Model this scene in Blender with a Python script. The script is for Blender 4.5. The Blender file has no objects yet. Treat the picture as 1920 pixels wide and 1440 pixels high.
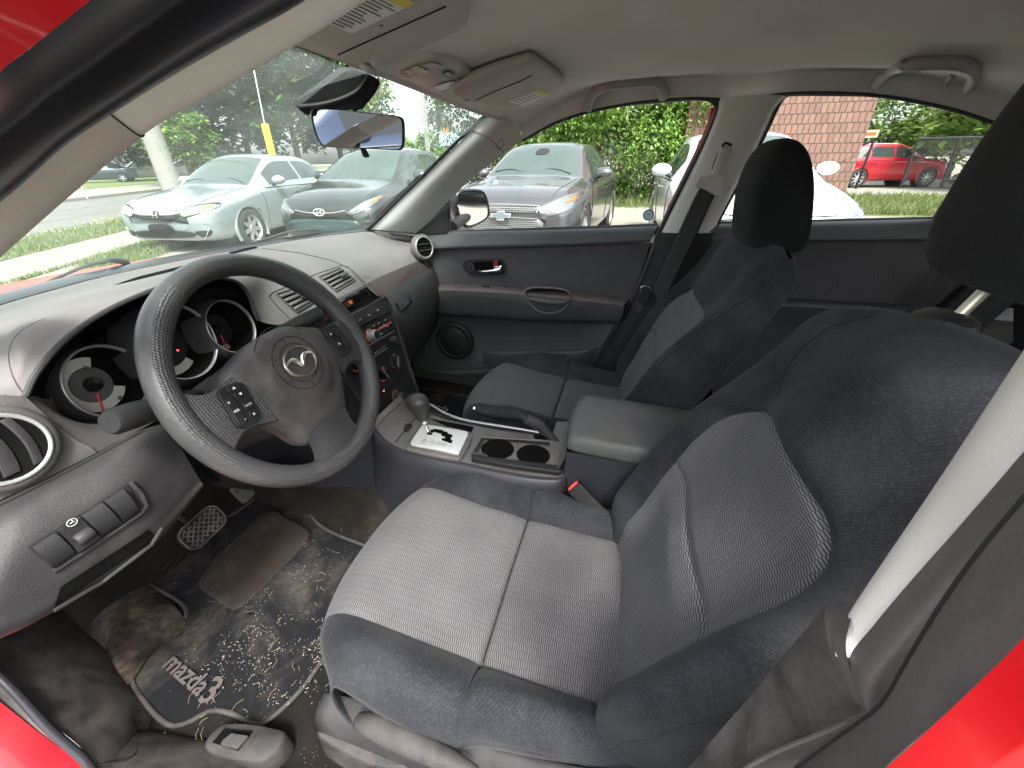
import bpy, bmesh, math, random
from mathutils import Vector, Matrix, noise
from mathutils.bvhtree import BVHTree
R = math.radians
PI = math.pi
rnd = random.Random(7)
scene = bpy.context.scene
COL = scene.collection

# ------------------------------------------------------------------ camera and frames
FPX = 756.0
def basis(yaw, pitch, roll):
    yaw, pitch, roll = R(yaw), R(pitch), R(roll)
    h = Vector((math.sin(yaw), math.cos(yaw), 0)); r = Vector((math.cos(yaw), -math.sin(yaw), 0)); z = Vector((0, 0, 1))
    F = h*math.cos(pitch) - z*math.sin(pitch); U = h*math.sin(pitch) + z*math.cos(pitch)
    return (r*math.cos(roll) + U*math.sin(roll), -r*math.sin(roll) + U*math.cos(roll), F)
CL = Vector((-.845, -.04, 1.175)); BL = basis(75.4, 27.9, 1.96)      # in the car's own frame
CW = Vector((-.845, -.04, 1.22)); BW = basis(75.4, 29.0, -.77)       # in the world (the car stands on a slope)
def m3(b): return Matrix((b[0], b[1], b[2])).transposed()
MC = Matrix.Translation(CW) @ (m3(BW) @ m3(BL).transposed()).to_4x4() @ Matrix.Translation(-CL)
def _un(u, v, ax, val, C, B):
    d = B[2]*FPX + B[0]*(u-960) + B[1]*(720-v)
    i = 'xyz'.index(ax)
    return C + d*((val-C[i])/d[i])
def V(u, v, ax, val): return _un(u, v, ax, val, CL, BL)
def W(u, v, ax, val): return _un(u, v, ax, val, CW, BW)
def VN(u, v, p0, n):
    d = BL[2]*FPX + BL[0]*(u-960) + BL[1]*(720-v)
    p0 = Vector(p0); n = Vector(n)
    return CL + d*((p0-CL).dot(n)/d.dot(n))
def VS(pts, ax, val): return [V(p[0], p[1], ax, val) for p in pts]
def VX(pts, ax): return [V(p[0], p[1], ax, p[2]) for p in pts]

# ------------------------------------------------------------------ curves and lofts
def cr(P, t, closed=False):
    n = len(P)
    if n == 1: return P[0].copy()
    if closed:
        t = t % n; i = int(math.floor(t)); f = t-i
        a, b, c, d = P[(i-1) % n], P[i % n], P[(i+1) % n], P[(i+2) % n]
    else:
        t = min(max(t, 0), n-1); i = min(int(t), n-2); f = t-i
        b, c = P[i], P[i+1]
        a = P[i-1] if i > 0 else b*2-c
        d = P[i+2] if i+2 < n else c*2-b
    return (b*2 + (c-a)*f + (a*2-b*5+c*4-d)*f*f + (b*3-a-c*3+d)*f*f*f)*.5
def resample(P, n, closed=False):
    P = [Vector(p) for p in P]
    k = (len(P) if closed else len(P)-1)
    N = max(k*12, 24)
    S = [cr(P, k*i/N, closed) for i in range(N+1)]
    L = [0]
    for i in range(N): L.append(L[-1] + (S[i+1]-S[i]).length)
    out = []; j = 0
    m = n if closed else n-1
    for i in range(n):
        l = L[-1]*i/max(m, 1)
        while j < N-1 and L[j+1] < l: j += 1
        f = (l-L[j])/max(L[j+1]-L[j], 1e-9)
        out.append(S[j].lerp(S[j+1], min(max(f, 0), 1)))
    return out
def loft(curves, n, k=4, linear=False):
    """curves: list of point lists; n samples along each, k steps between neighbours across"""
    G = [resample(c, n) for c in curves]
    out = []
    m = len(G)
    for a in range((m-1)*k+1):
        t = a/k
        row = []
        for j in range(n):
            colp = [G[i][j] for i in range(m)]
            if linear:
                i = min(int(t), m-2); row.append(colp[i].lerp(colp[i+1], t-i))
            else: row.append(cr(colp, t))
        out.append(row)
    return out

class MB:
    def __init__(s): s.v = []; s.f = []; s.uv = {}
    def add(s, vs, fs):
        o = len(s.v); s.v += [Vector(v) for v in vs]; s.f += [[i+o for i in f] for f in fs]; return o
    def grid(s, G, closed=False, flip=False):
        n, m = len(G), len(G[0]); o = len(s.v)
        for r in G: s.v += [Vector(p) for p in r]
        ul = [[0]*m for _ in range(n)]; vl = [[0]*m for _ in range(n)]
        for i in range(n):
            for j in range(1, m): ul[i][j] = ul[i][j-1] + (G[i][j]-G[i][j-1]).length
        for j in range(m):
            for i in range(1, n): vl[i][j] = vl[i-1][j] + (G[i][j]-G[i-1][j]).length
        for i in range(n):
            for j in range(m): s.uv[o+i*m+j] = (ul[i][j], vl[i][j])
        for i in range(n-1):
            for j in range(m if closed else m-1):
                j2 = (j+1) % m
                q = [o+i*m+j, o+i*m+j2, o+(i+1)*m+j2, o+(i+1)*m+j]
                s.f.append(q[::-1] if flip else q)
        return o
    def box(s, c, size, mat=None, rot=None):
        c = Vector(c); x, y, z = [a/2 for a in size]
        vs = [Vector((i*x, j*y, k*z)) for i in (-1, 1) for j in (-1, 1) for k in (-1, 1)]
        if rot: vs = [rot @ v for v in vs]
        vs = [c+v for v in vs]
        if mat: vs = [mat @ v for v in vs]
        return s.add(vs, [(0,1,3,2),(4,6,7,5),(0,4,5,1),(2,3,7,6),(0,2,6,4),(1,5,7,3)])
    def tube(s, P, r, seg=10, closed=False, n=None, caps=True, up=None, flat=1.0):
        P = [Vector(p) for p in P]
        if n: 
            rr = r
            if isinstance(r, (list, tuple)):
                rs = [Vector((a, 0, 0)) for a in r]
                kk = len(rs)-1
                r = [cr(rs, kk*i/(n-1)).x for i in range(n)]
            P = resample(P, n, closed)
        N = len(P); rr = r if isinstance(r, (list, tuple)) else [r]*N
        rings = []; pu = Vector(up) if up else None
        for i in range(N):
            a = P[(i-1) % N] if (closed or i > 0) else P[i]
            b = P[(i+1) % N] if (closed or i < N-1) else P[i]
            t = (b-a).normalized()
            if pu is None:
                pu = Vector((0, 0, 1)) if abs(t.z) < .9 else Vector((1, 0, 0))
            x = pu - t*pu.dot(t)
            if x.length < 1e-6: x = t.orthogonal()
            x.normalize()
            if not up: pu = x
            y = t.cross(x)
            rings.append([P[i] + (x*math.cos(2*PI*k/seg)*flat + y*math.sin(2*PI*k/seg))*rr[i] for k in range(seg)])
        if closed: rings.append(rings[0])
        o = s.grid(rings, closed=True)
        if not closed and caps:
            s.f.append([o+k for k in range(seg)][::-1]); s.f.append([o+(N-1)*seg+k for k in range(seg)])
        return o
    def prism(s, poly, n, cap=True):
        """poly: 3D outline; n: extrusion vector"""
        poly = [Vector(p) for p in poly]; n = Vector(n); k = len(poly); o = len(s.v)
        s.v += poly + [p+n for p in poly]
        s.f.append([o+i for i in range(k)][::-1]); s.f.append([o+k+i for i in range(k)])
        for i in range(k): s.f.append([o+i, o+(i+1) % k, o+k+(i+1) % k, o+k+i])
        return o
    def poly(s, poly): s.add(poly, [list(range(len(poly)))])
    def lathe(s, prof, M, seg=32, a0=0, a1=2*PI):
        """prof: (r, h) pairs round the local z axis of matrix M"""
        full = abs(a1-a0-2*PI) < 1e-6
        rings = []
        for r, h in prof:
            rings.append([M @ Vector((r*math.cos(a0+(a1-a0)*k/(seg if full else seg-1)), r*math.sin(a0+(a1-a0)*k/(seg if full else seg-1)), h)) for k in range(seg)])
        s.grid(rings, closed=full)
    def ball(s, c, r, seg=16, mat=None):
        c = Vector(c); r = Vector(r) if not isinstance(r, (int, float)) else Vector((r, r, r))
        rings = []
        for i in range(seg//2+1):
            a = PI*i/(seg//2); a = min(max(a, .02), PI-.02)
            ring = [Vector((r.x*math.sin(a)*math.cos(2*PI*k/seg), r.y*math.sin(a)*math.sin(2*PI*k/seg), r.z*math.cos(a))) for k in range(seg)]
            ring = [(mat @ p if mat else p)+c for p in ring]
            rings.append(ring)
        s.grid(rings, closed=True)
    def build(s, name, mat, parent=None, bevel=0, seg=2, sharp=40, solid=0, sub=0, M=None, smooth=True, recalc=True, offset=0, lim=35):
        me = bpy.data.meshes.new(name)
        vs = [(M @ v) if M else v for v in s.v]
        me.from_pydata([tuple(v) for v in vs], [], s.f)
        if recalc:
            bm = bmesh.new(); bm.from_mesh(me); bmesh.ops.recalc_face_normals(bm, faces=bm.faces); bm.to_mesh(me); bm.free()
        if s.uv:
            uvl = me.uv_layers.new(name='UVMap')
            for l in me.loops:
                uvl.data[l.index].uv = s.uv.get(l.vertex_index, (0, 0))
        me.validate()
        if smooth:
            me.shade_smooth()
            if sharp: me.set_sharp_from_angle(angle=R(sharp))
        o = bpy.data.objects.new(name, me); COL.objects.link(o)
        if isinstance(mat, (list, tuple)):
            for m_ in mat: me.materials.append(m_)
        elif mat: me.materials.append(mat)
        if parent: o.parent = parent
        if solid:
            md = o.modifiers.new('Solid', 'SOLIDIFY'); md.thickness = solid; md.offset = offset
        if bevel:
            md = o.modifiers.new('Bevel', 'BEVEL'); md.width = bevel; md.segments = seg; md.limit_method = 'ANGLE'; md.angle_limit = R(lim); md.harden_normals = False
        if sub:
            md = o.modifiers.new('Sub', 'SUBSURF'); md.levels = sub; md.render_levels = sub
        return o
def sheet(name, curves, n, k, mat, parent, thick=0, linear=False, offset=0, sharp=0, **kw):
    m = MB(); m.grid(loft(curves, n, k, linear)); return m.build(name, mat, parent, solid=thick, offset=offset, sharp=sharp, **kw)

def empty(name, label, cat, loc=(0, 0, 0), rz=0, group=None, M=None):
    o = bpy.data.objects.new(name, None); COL.objects.link(o); o.empty_display_size = .1
    if M is not None: o.matrix_world = M
    else: o.location = loc; o.rotation_euler = (0, 0, rz)
    o['label'] = label; o['category'] = cat
    if group: o['group'] = group
    return o
def part(name, parent, label=None, loc=(0, 0, 0)):
    o = bpy.data.objects.new(name, None); COL.objects.link(o); o.parent = parent; o.location = loc; o.empty_display_size = .05
    if label: o['label'] = label
    return o
def tag(o, label=None, cat=None, group=None, kind=None):
    if label: o['label'] = label
    if cat: o['category'] = cat
    if group: o['group'] = group
    if kind: o['kind'] = kind
    return o
def text_mesh(mb, s, M, size=1.0, depth=0.0, bold=0.0, align='CENTER'):
    c = bpy.data.curves.new('t', 'FONT'); c.body = s; c.size = size; c.align_x = align; c.align_y = 'CENTER'
    c.extrude = depth; c.offset = bold; c.resolution_u = 2
    o = bpy.data.objects.new('t', c); COL.objects.link(o)
    me = o.to_mesh()
    mb.add([M @ v.co for v in me.vertices], [list(p.vertices) for p in me.polygons])
    o.to_mesh_clear(); bpy.data.objects.remove(o); bpy.data.curves.remove(c)
def frame(o, ex, ey):
    """matrix with local x along ex, y in the plane of ey, z out"""
    ex = Vector(ex).normalized(); ez = ex.cross(Vector(ey)).normalized(); ey = ez.cross(ex)
    M = Matrix((ex, ey, ez)).transposed().to_4x4(); M.translation = Vector(o); return M
def rrect(w, h, r, n=5, cx=0, cy=0):
    out = []
    for (sx, sy, a) in ((1, 1, 0), (-1, 1, 90), (-1, -1, 180), (1, -1, 270)):
        for i in range(n+1):
            t = R(a+90*i/n)
            out.append(Vector((cx+sx*(w/2-r)+r*math.cos(t), cy+sy*(h/2-r)+r*math.sin(t), 0)))
    return out
def circ(r, n=24, cx=0, cy=0, ry=None):
    return [Vector((cx+r*math.cos(2*PI*k/n), cy+(ry or r)*math.sin(2*PI*k/n), 0)) for k in range(n)]

# ------------------------------------------------------------------ materials
class NT:
    def __init__(s, name):
        s.m = bpy.data.materials.new(name); s.m.use_nodes = True; s.t = s.m.node_tree; s.t.nodes.clear()
        s.out = s.n('ShaderNodeOutputMaterial'); s.b = s.n('ShaderNodeBsdfPrincipled'); s.l(s.b.outputs[0], s.out.inputs[0])
    def n(s, t, **k):
        x = s.t.nodes.new(t)
        for a, b in k.items():
            if a[0] == 'i' and a[1:].isdigit(): x.inputs[int(a[1:])].default_value = b
            else: setattr(x, a, b)
        return x
    def l(s, a, b): s.t.links.new(a, b)
    def set(s, inp, v):
        if hasattr(v, 'links') or hasattr(v, 'is_linked'): s.l(v, inp)
        else: inp.default_value = v
    def math(s, op, a, b=0.0, c=None, clamp=False):
        x = s.n('ShaderNodeMath', operation=op, use_clamp=clamp)
        s.set(x.inputs[0], a); s.set(x.inputs[1], b)
        if c is not None: s.set(x.inputs[2], c)
        return x.outputs[0]
    def mix(s, f, a, b):
        x = s.n('ShaderNodeMix', data_type='RGBA')
        s.set(x.inputs[0], f); s.set(x.inputs[6], a); s.set(x.inputs[7], b); return x.outputs[2]
    def coord(s, k='Object'): return s.n('ShaderNodeTexCoord').outputs[k]
    def noise(s, vec, scale, detail=3, rough=.55, dist=0):
        x = s.n('ShaderNodeTexNoise'); s.l(vec, x.inputs['Vector']); x.inputs['Scale'].default_value = scale
        x.inputs['Detail'].default_value = detail; x.inputs['Roughness'].default_value = rough; x.inputs['Distortion'].default_value = dist
        return x.outputs['Fac']
    def ramp(s, f, a, b, ca=(0, 0, 0, 1), cb=(1, 1, 1, 1)):
        x = s.n('ShaderNodeMapRange'); s.set(x.inputs[0], f); x.inputs[1].default_value = a; x.inputs[2].default_value = b; x.clamp = True
        return x.outputs[0]
    def bump(s, h, strength=.3, dist=.001, nrm=None):
        x = s.n('ShaderNodeBump'); s.l(h, x.inputs['Height']); x.inputs['Strength'].default_value = strength; x.inputs['Distance'].default_value = dist
        if nrm: s.l(nrm, x.inputs['Normal'])
        return x.outputs[0]
    def P(s, **k):
        for a, v in k.items():
            a = {'base': 'Base Color', 'rough': 'Roughness', 'metal': 'Metallic', 'nrm': 'Normal', 'spec': 'Specular IOR Level', 'coat': 'Coat Weight', 'croug': 'Coat Roughness', 'trans': 'Transmission Weight', 'ior': 'IOR', 'emit': 'Emission Color', 'es': 'Emission Strength', 'sheen': 'Sheen Weight', 'alpha': 'Alpha', 'sub': 'Subsurface Weight'}[a]
            s.set(s.b.inputs[a], v)
        return s.m
def rgb(r, g, b): return (r, g, b, 1)
def srgb(r, g, b):
    f = lambda c: (c/255/12.92 if c/255 <= .04045 else ((c/255+.055)/1.055)**2.4)
    return (f(r), f(g), f(b), 1)

def plastic(name, base, rough=.5, grain=1400, gs=.35, dust=0.0, dustcol=(.30, .27, .24, 1), ds=6, dlo=.45, dhi=.8, spec=.45):
    t = NT(name); c = t.coord()
    col = base
    n1 = t.noise(c, 3.0, 4)
    col = t.mix(t.ramp(n1, .3, .7), tuple([x*.9 for x in base[:3]]+[1]), tuple([x*1.1 for x in base[:3]]+[1]))
    if dust:
        n = t.noise(c, ds, 6, .62, .4)
        n2 = t.noise(c, 420, 2)
        f = t.math('MULTIPLY', t.ramp(n, dlo, dhi), dust)
        f = t.math('ADD', f, t.math('MULTIPLY', t.ramp(n2, .62, .80), dust*.6), clamp=True)
        col = t.mix(f, col, dustcol)
        t.P(rough=t.math('ADD', t.math('MULTIPLY', f, .3), rough, clamp=True))
    else: t.P(rough=t.math('ADD', t.math('MULTIPLY', n1, .12), rough-.05))
    if grain:
        v = t.n('ShaderNodeTexVoronoi'); t.l(c, v.inputs['Vector']); v.inputs['Scale'].default_value = grain/3
        t.P(nrm=t.bump(v.outputs['Distance'], gs, .0004))
    return t.P(base=col, spec=spec)
def simple(name, base, rough=.5, metal=0, **k):
    t = NT(name); return t.P(base=base, rough=rough, metal=metal, **k)
def emis(name, col, s):
    t = NT(name); return t.P(base=col, emit=col, es=s, rough=.5)

def insert_fabric(name, lo=.035, hi=.36, tint=(1.0, .97, 1.0), swap=False):
    t = NT(name); uv = t.coord('UV')
    if swap:
        mp_ = t.n('ShaderNodeMapping'); t.l(uv, mp_.inputs[0]); mp_.inputs['Rotation'].default_value = (0, 0, PI/2); uv = mp_.outputs[0]
    sp = t.n('ShaderNodeSeparateXYZ'); t.l(uv, sp.inputs[0])
    nz = t.noise(uv, 9, 1, .4)
    nz2 = t.noise(uv, 34, 1, .4)
    wob = t.math('ADD', t.math('MULTIPLY', t.math('SUBTRACT', nz, .5), 2.0), t.math('MULTIPLY', t.math('SUBTRACT', nz2, .5), .55))
    ru = t.math('ADD', t.math('DIVIDE', sp.outputs[0], .0115), wob)
    row = t.math('FLOOR', ru); fu = t.math('SUBTRACT', ru, row)
    ph = t.math('ADD', t.math('DIVIDE', sp.outputs[1], .0036), t.math('MULTIPLY', t.math('MODULO', row, 2.0), .5))
    fv = t.math('FRACT', ph)
    a = t.math('SMOOTH_MIN', t.ramp(t.math('ABSOLUTE', t.math('SUBTRACT', fv, .5)), .42, .22), t.math('ADD', t.math('MULTIPLY', t.ramp(t.math('ABSOLUTE', t.math('SUBTRACT', fu, .5)), .495, .455), .72), .28), .1)
    big = t.noise(uv, 14, 4)
    f = t.math('MULTIPLY', a, t.math('ADD', t.math('MULTIPLY', big, .6), .65), clamp=True)
    col = t.mix(f, rgb(lo, lo, lo*1.1), rgb(hi*tint[0], hi*tint[1], hi*tint[2]))
    st = t.ramp(t.noise(t.coord(), 11, 5, .6), .58, .80)
    col = t.mix(t.math('MULTIPLY', st, .2), col, rgb(.13, .11, .10))
    return t.P(base=col, rough=.9, spec=.1, sheen=.06, nrm=t.bump(a, .35, .0008))
def bolster_fabric(name, base=(.022, .024, .030), hi=(.075, .078, .09), dirt=.5):
    t = NT(name); c = t.coord(); uv = t.coord('UV')
    sp = t.n('ShaderNodeSeparateXYZ'); t.l(uv, sp.inputs[0])
    w = t.math('FRACT', t.math('DIVIDE', t.math('ADD', sp.outputs[0], t.math('MULTIPLY', sp.outputs[1], .8)), .0042))
    w = t.ramp(t.math('ABSOLUTE', t.math('SUBTRACT', w, .5)), .1, .45)
    n = t.noise(c, 7, 6, .6, .3); n2 = t.noise(c, 300, 2, .5); n3 = t.noise(c, 2.2, 2)
    f = t.math('ADD', t.math('MULTIPLY', t.ramp(n, .38, .74), dirt), t.math('MULTIPLY', t.ramp(n2, .45, .85), .35), clamp=True)
    f = t.math('ADD', f, t.math('MULTIPLY', w, .10), clamp=True)
    col = t.mix(f, rgb(*base), rgb(*hi))
    spk = t.ramp(t.noise(c, 650, 1, .4), .76, .84)
    col = t.mix(t.math('MULTIPLY', spk, .5), col, rgb(.3, .28, .27))
    b = t.math('ADD', t.math('MULTIPLY', w, .5), n2)
    return t.P(base=col, rough=.92, spec=.08, sheen=.06, nrm=t.bump(b, .35, .0006))
def carpet(name, base=(.02, .019, .018), dirt=(.20, .16, .12), amt=.6, ds=5, lo=.45, hi=.75, fib=700):
    t = NT(name); c = t.coord()
    n = t.noise(c, ds, 7, .62, .6); f2 = t.noise(c, fib, 3, .7); n3 = t.noise(c, ds*5, 6, .7, 1.5)
    f = t.math('MULTIPLY', t.ramp(n, lo, hi), amt)
    f = t.math('MULTIPLY', f, t.ramp(n3, .25, .75))
    f = t.math('ADD', f, t.math('MULTIPLY', t.ramp(n3, .6, .82), .12), clamp=True)
    f = t.math('ADD', f, t.math('MULTIPLY', t.ramp(f2, .5, .9), .14), clamp=True)
    return t.P(base=t.mix(f, rgb(*base), rgb(*dirt)), rough=.95, spec=.1, nrm=t.bump(f2, .9, .003))
def paint(name, base, metal=0.0, rough=.25, coat=1.0, flake=False):
    t = NT(name); c = t.coord()
    n = t.noise(c, 2.5, 4)
    col = t.mix(t.ramp(n, .35, .75), base, tuple([x*.92+.01 for x in base[:3]]+[1]))
    if flake:
        n2 = t.noise(c, 900, 1); col = t.mix(t.math('MULTIPLY', t.ramp(n2, .5, .8), .25), col, rgb(.8, .8, .85))
    return t.P(base=col, metal=metal, rough=rough, coat=coat, croug=.06)
def glass_mat(name, tint=(.86, .93, .90), refl=.05, haze=.0, haze_col=(.8, .85, .8), rough=0.0, fres=.2):
    t = NT(name); t.t.nodes.remove(t.b)
    tr = t.n('ShaderNodeBsdfTransparent'); tr.inputs[0].default_value = rgb(*tint)
    gl = t.n('ShaderNodeBsdfGlossy'); gl.inputs[0].default_value = rgb(1, 1, 1); gl.inputs['Roughness'].default_value = rough
    lw = t.n('ShaderNodeLayerWeight'); lw.inputs[0].default_value = .35
    f = t.math('ADD', t.math('MULTIPLY', lw.outputs['Fresnel'], fres), refl, clamp=True)
    mx = t.n('ShaderNodeMixShader'); t.l(f, mx.inputs[0]); t.l(tr.outputs[0], mx.inputs[1]); t.l(gl.outputs[0], mx.inputs[2])
    o = mx.outputs[0]
    if haze:  # pale diffuse layer, partly dust, imitates haze from the dash reflection
        df = t.n('ShaderNodeBsdfDiffuse'); df.inputs[0].default_value = rgb(*haze_col)
        tl = t.n('ShaderNodeBsdfTranslucent'); tl.inputs[0].default_value = rgb(*haze_col)
        m1 = t.n('ShaderNodeMixShader'); m1.inputs[0].default_value = .5; t.l(df.outputs[0], m1.inputs[1]); t.l(tl.outputs[0], m1.inputs[2])
        m2 = t.n('ShaderNodeMixShader'); t.l(o, m2.inputs[1]); t.l(m1.outputs[0], m2.inputs[2])
        nz = t.noise(t.coord(), 5, 5, .6)
        t.l(t.math('MULTIPLY', t.ramp(nz, .2, .8), haze*2), m2.inputs[0])
        o = m2.outputs[0]
    t.l(o, t.out.inputs[0]); return t.m
# ------------------------------------------------------------------ material set
M_HEAD = NT('headliner_felt'); _c = M_HEAD.coord(); _n = M_HEAD.noise(_c, 5, 5); _f = M_HEAD.noise(_c, 900, 2, .7)
M_HEAD = M_HEAD.P(base=M_HEAD.mix(M_HEAD.ramp(_n, .3, .75), rgb(.66, .64, .61), rgb(.58, .56, .53)), rough=.95, spec=.1, nrm=M_HEAD.bump(_f, .5, .0008))
M_TRIM = plastic('light_trim', rgb(.44, .41, .375), .55, 1800, .3, dust=.25, dustcol=(.33, .26, .21, 1), ds=9)
M_TRIMC = plastic('cool_trim', rgb(.40, .40, .39), .5, 1800, .25)
M_BPIL = plastic('pillar_cream', rgb(.60, .59, .55), .6, 2200, .25, dust=.15, dustcol=(.5, .46, .4, 1), ds=6)
M_VISOR = plastic('visor_vinyl', rgb(.36, .335, .30), .6, 1500, .4)
M_DASH = plastic('dash_top', rgb(.110, .104, .101), .62, 1500, .5, dust=.45, dustcol=(.24, .215, .20, 1), ds=4, dlo=.35, dhi=.85, spec=.3)
M_DASH2 = plastic('dash_grey', rgb(.060, .056, .055), .55, 1500, .5, dust=.35, dustcol=(.24, .21, .19, 1), ds=5)
M_PL = plastic('grey_plastic', rgb(.030, .029, .030), .52, 1500, .5, dust=.30, dustcol=(.135, .125, .12, 1), ds=9, spec=.25)
M_PLD = plastic('dark_plastic', rgb(.013, .013, .014), .55, 1500, .4, dust=.10, dustcol=(.10, .095, .09, 1), ds=7, spec=.25)
M_DIRTY = plastic('dirty_sill_plastic', rgb(.024, .022, .022), .6, 1200, .6, dust=.75, dustcol=(.16, .145, .135, 1), ds=17, dlo=.30, dhi=.72, spec=.25)
M_BLK = simple('black_gloss', rgb(.008, .008, .009), .25)
M_VOID = simple('shade_black', rgb(.004, .004, .004), .9, spec=.05)  # flat black that paints the shade inside slots, wells and gaps
M_RUB = plastic('seal_rubber', rgb(.020, .020, .025), .38, 0, 0, dust=.12, dustcol=(.09, .085, .09, 1), ds=3)
M_RUBD = plastic('dusty_seal_rubber', rgb(.058, .054, .054), .42, 900, .4, dust=.6, dustcol=(.20, .185, .175, 1), ds=6, dlo=.35, dhi=.7)
M_CONS = plastic('console_plastic', rgb(.095, .090, .086), .45, 1500, .4, dust=.4, dustcol=(.24, .21, .185, 1), ds=12)
M_ARM = plastic('armrest_vinyl', rgb(.070, .075, .074), .5, 700, .7, dust=.3, dustcol=(.25, .2, .17, 1), ds=7)
M_SILV = simple('silver_plastic', rgb(.36, .365, .36), .36, .6)
M_CHR = simple('chrome', rgb(.85, .85, .84), .12, 1.0)
M_CHRD = simple('worn_chrome', rgb(.75, .70, .62), .28, 1.0)
M_BRONZE = simple('plated_steel', rgb(.62, .58, .47), .3, 1.0)
M_LINE = simple('seam_shadow', rgb(.01, .01, .01), .9)
M_WHEEL = plastic('wheel_rubber', rgb(.036, .037, .037), .36, 500, .7, dust=.25, dustcol=(.14, .13, .12, 1), ds=10, dlo=.4, dhi=.8)
M_HUB = plastic('hub_plastic', rgb(.034, .032, .034), .5, 1500, .5, dust=.5, dustcol=(.17, .145, .13, 1), ds=13, dlo=.42, dhi=.8)
M_RED = paint('red_paint', rgb(.68, .004, .010), coat=.5)
M_REDI = simple('red_indicator', rgb(.22, .008, .012), .4)
M_WTXT = simple('white_print', rgb(.62, .62, .62), .6)
M_GTXT = simple('grey_print', rgb(.25, .25, .25), .6)
M_INS = insert_fabric('seat_insert_weave', lo=.018, hi=.145)
M_INSD = insert_fabric('door_insert_weave', lo=.026, hi=.10, swap=True)
M_BOL = bolster_fabric('seat_bolster_cloth', base=(.0115, .0125, .0160), hi=(.062, .064, .070))
M_HR = bolster_fabric('shaded_seat_cloth', base=(.008, .0085, .009), hi=(.028, .029, .031), dirt=.3)  # darker copy of the bolster cloth; the headrests' backlit shade is in its colour
M_CARPET = carpet('floor_carpet')
M_MAT = carpet('floor_mat_pile', base=(.012, .013, .015), dirt=(.17, .145, .12), amt=.85, ds=6.5, lo=.46, hi=.74)
M_DGREY = plastic('dusty_grey_plastic', rgb(.030, .028, .027), .6, 1300, .5, dust=.6, dustcol=(.11, .10, .092, 1), ds=16, dlo=.4, dhi=.75, spec=.3)
M_GRAB = plastic('grab_handle_plastic', rgb(.30, .28, .26), .5, 1500, .3)
M_BELT = simple('belt_webbing', rgb(.012, .012, .013), .7)
def seat_print(name): return simple(name, rgb(.5, .5, .5), .6)
# ================================================================== the red car we look into
CAR = empty('red_car', 'red hatchback car seen through its open driver door, dusty charcoal interior', 'car', M=MC @ Matrix.Translation((0, .3, 0)))
CARINV = Matrix.Translation((0, -.3, 0))
# every mesh of this car is written in the car's own frame; part empties undo the root's offset
def cpart(name, label=None): return part(name, CAR, label, loc=(0, -.3, 0))
def cmesh(o): o.location = (0, -.3, 0); return o

def smooth01(x): x = min(max(x, 0), 1); return x*x*(3-2*x)
def cushion_grids(seam=.155):
    prof = [(.345, .330), (.385, .375), (.402, .425), (.392, .472), (.362, .503), (.32, .517), (.25, .513), (.17, .503), (.115, .497), (.088, .491), (.081, .481), (.074, .490), (.04, .493), (-.03, .489), (-.10, .488), (-.16, .490), (-.22, .50)]
    P = [Vector((0, a, b)) for a, b in prof]
    N = 96
    base = []
    for i in range(N):
        base.append(cr(P, (len(P)-1)*i/(N-1)))
    prof2 = prof[:6]+[(.25, .519), (.19, .523), (.13, .519), (.067, .508), (0, .492), (-.08, .468), (-.16, .452), (-.22, .45)]; P2 = [Vector((0, a, b)) for a, b in prof2]
    base2 = []
    for b_ in base:
        if b_.y > .25: base2.append(b_); continue
        k2 = min(((abs(cr(P2, i*.05).y-b_.y), i) for i in range(100, (len(P2)-1)*20+1)))[1]; base2.append(Vector((0, b_.y, cr(P2, k2*.05).z)))
    lat_in = [0, .03, .06, .09, .12, .140, .150, seam]
    lat_out = [(seam, -.004), (seam+.006, .006), (.172, .024), (.188, .039), (.205, .047), (.222, .043), (.236, .026), (.244, .002), (.2465, -.018), (.243, -.028), (.2435, -.040), (.238, -.062), (.231, -.085), (.222, -.105)]
    def pos(x, dz, b, i):
        t = i/(N-1)
        sgn = 1 if x >= 0 else -1; ax = abs(x)
        rise = smooth01((t-.06)/.12)*smooth01((.375-b.y)/.19)*(1-.25*smooth01((t-.62)/.3))            # bolsters fade in over the front roll
        zz = b.z + dz*(rise if dz > 0 else (.35+.65*rise))
        front = max(0, 1-(t/.42))
        rnd_ = (.115*(ax/.24)**2.6 + .05*smooth01((ax-.17)/.08))*front**.8
        if ax > seam: b = b.lerp(base2[i], smooth01((ax-seam+.001)/.012))
        y = b.y - rnd_*1.0
        xs = ax*(1-.05*max(0, .30-t)/.30) if ax > .16 else ax
        # narrowing towards the back
        if ax > seam: xs = seam + (ax-seam)*(1-.35*smooth01((t-.62)/.38)+.16*math.exp(-((t-.5)/.16)**2))
        xs = xs*(1+.05*front)if ax<=seam else xs+.05*front*seam
        if dz <= 0 and ax > .2: zz -= 0
        crown = .006*math.cos(ax/seam*PI/2) if ax < seam else 0
        lump = .0025*noise.noise(Vector((x*9, y*9, 3.1)))
        return Vector((sgn*xs, y, zz+crown+lump))
    ins = []
    lats = [-a for a in lat_in[::-1]] + lat_in[1:]
    lats2 = resample([Vector((a, 0, 0)) for a in lats], 41)
    for i in range(N):
        row = []
        for a in lats2:
            x = a.x
            g = -.004*smooth01((abs(x)-seam+.010)/.010)
            row.append(pos(x, g, base[i], i))
        ins.append(row)
    outs = []
    for sgn in (-1, 1):
        lo = resample([Vector((a, b, 0)) for a, b in lat_out], 40)
        g = []
        for i in range(N):
            g.append([pos(sgn*p.x, p.y, base[i], i) for p in lo])
        outs.append(g)
    return ins, outs
BACK_O = Vector((0, -.118, .470)); BT = R(23.5)
BUP = Vector((0, -math.sin(BT), math.cos(BT))); BN = Vector((0, math.cos(BT), math.sin(BT)))
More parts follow.
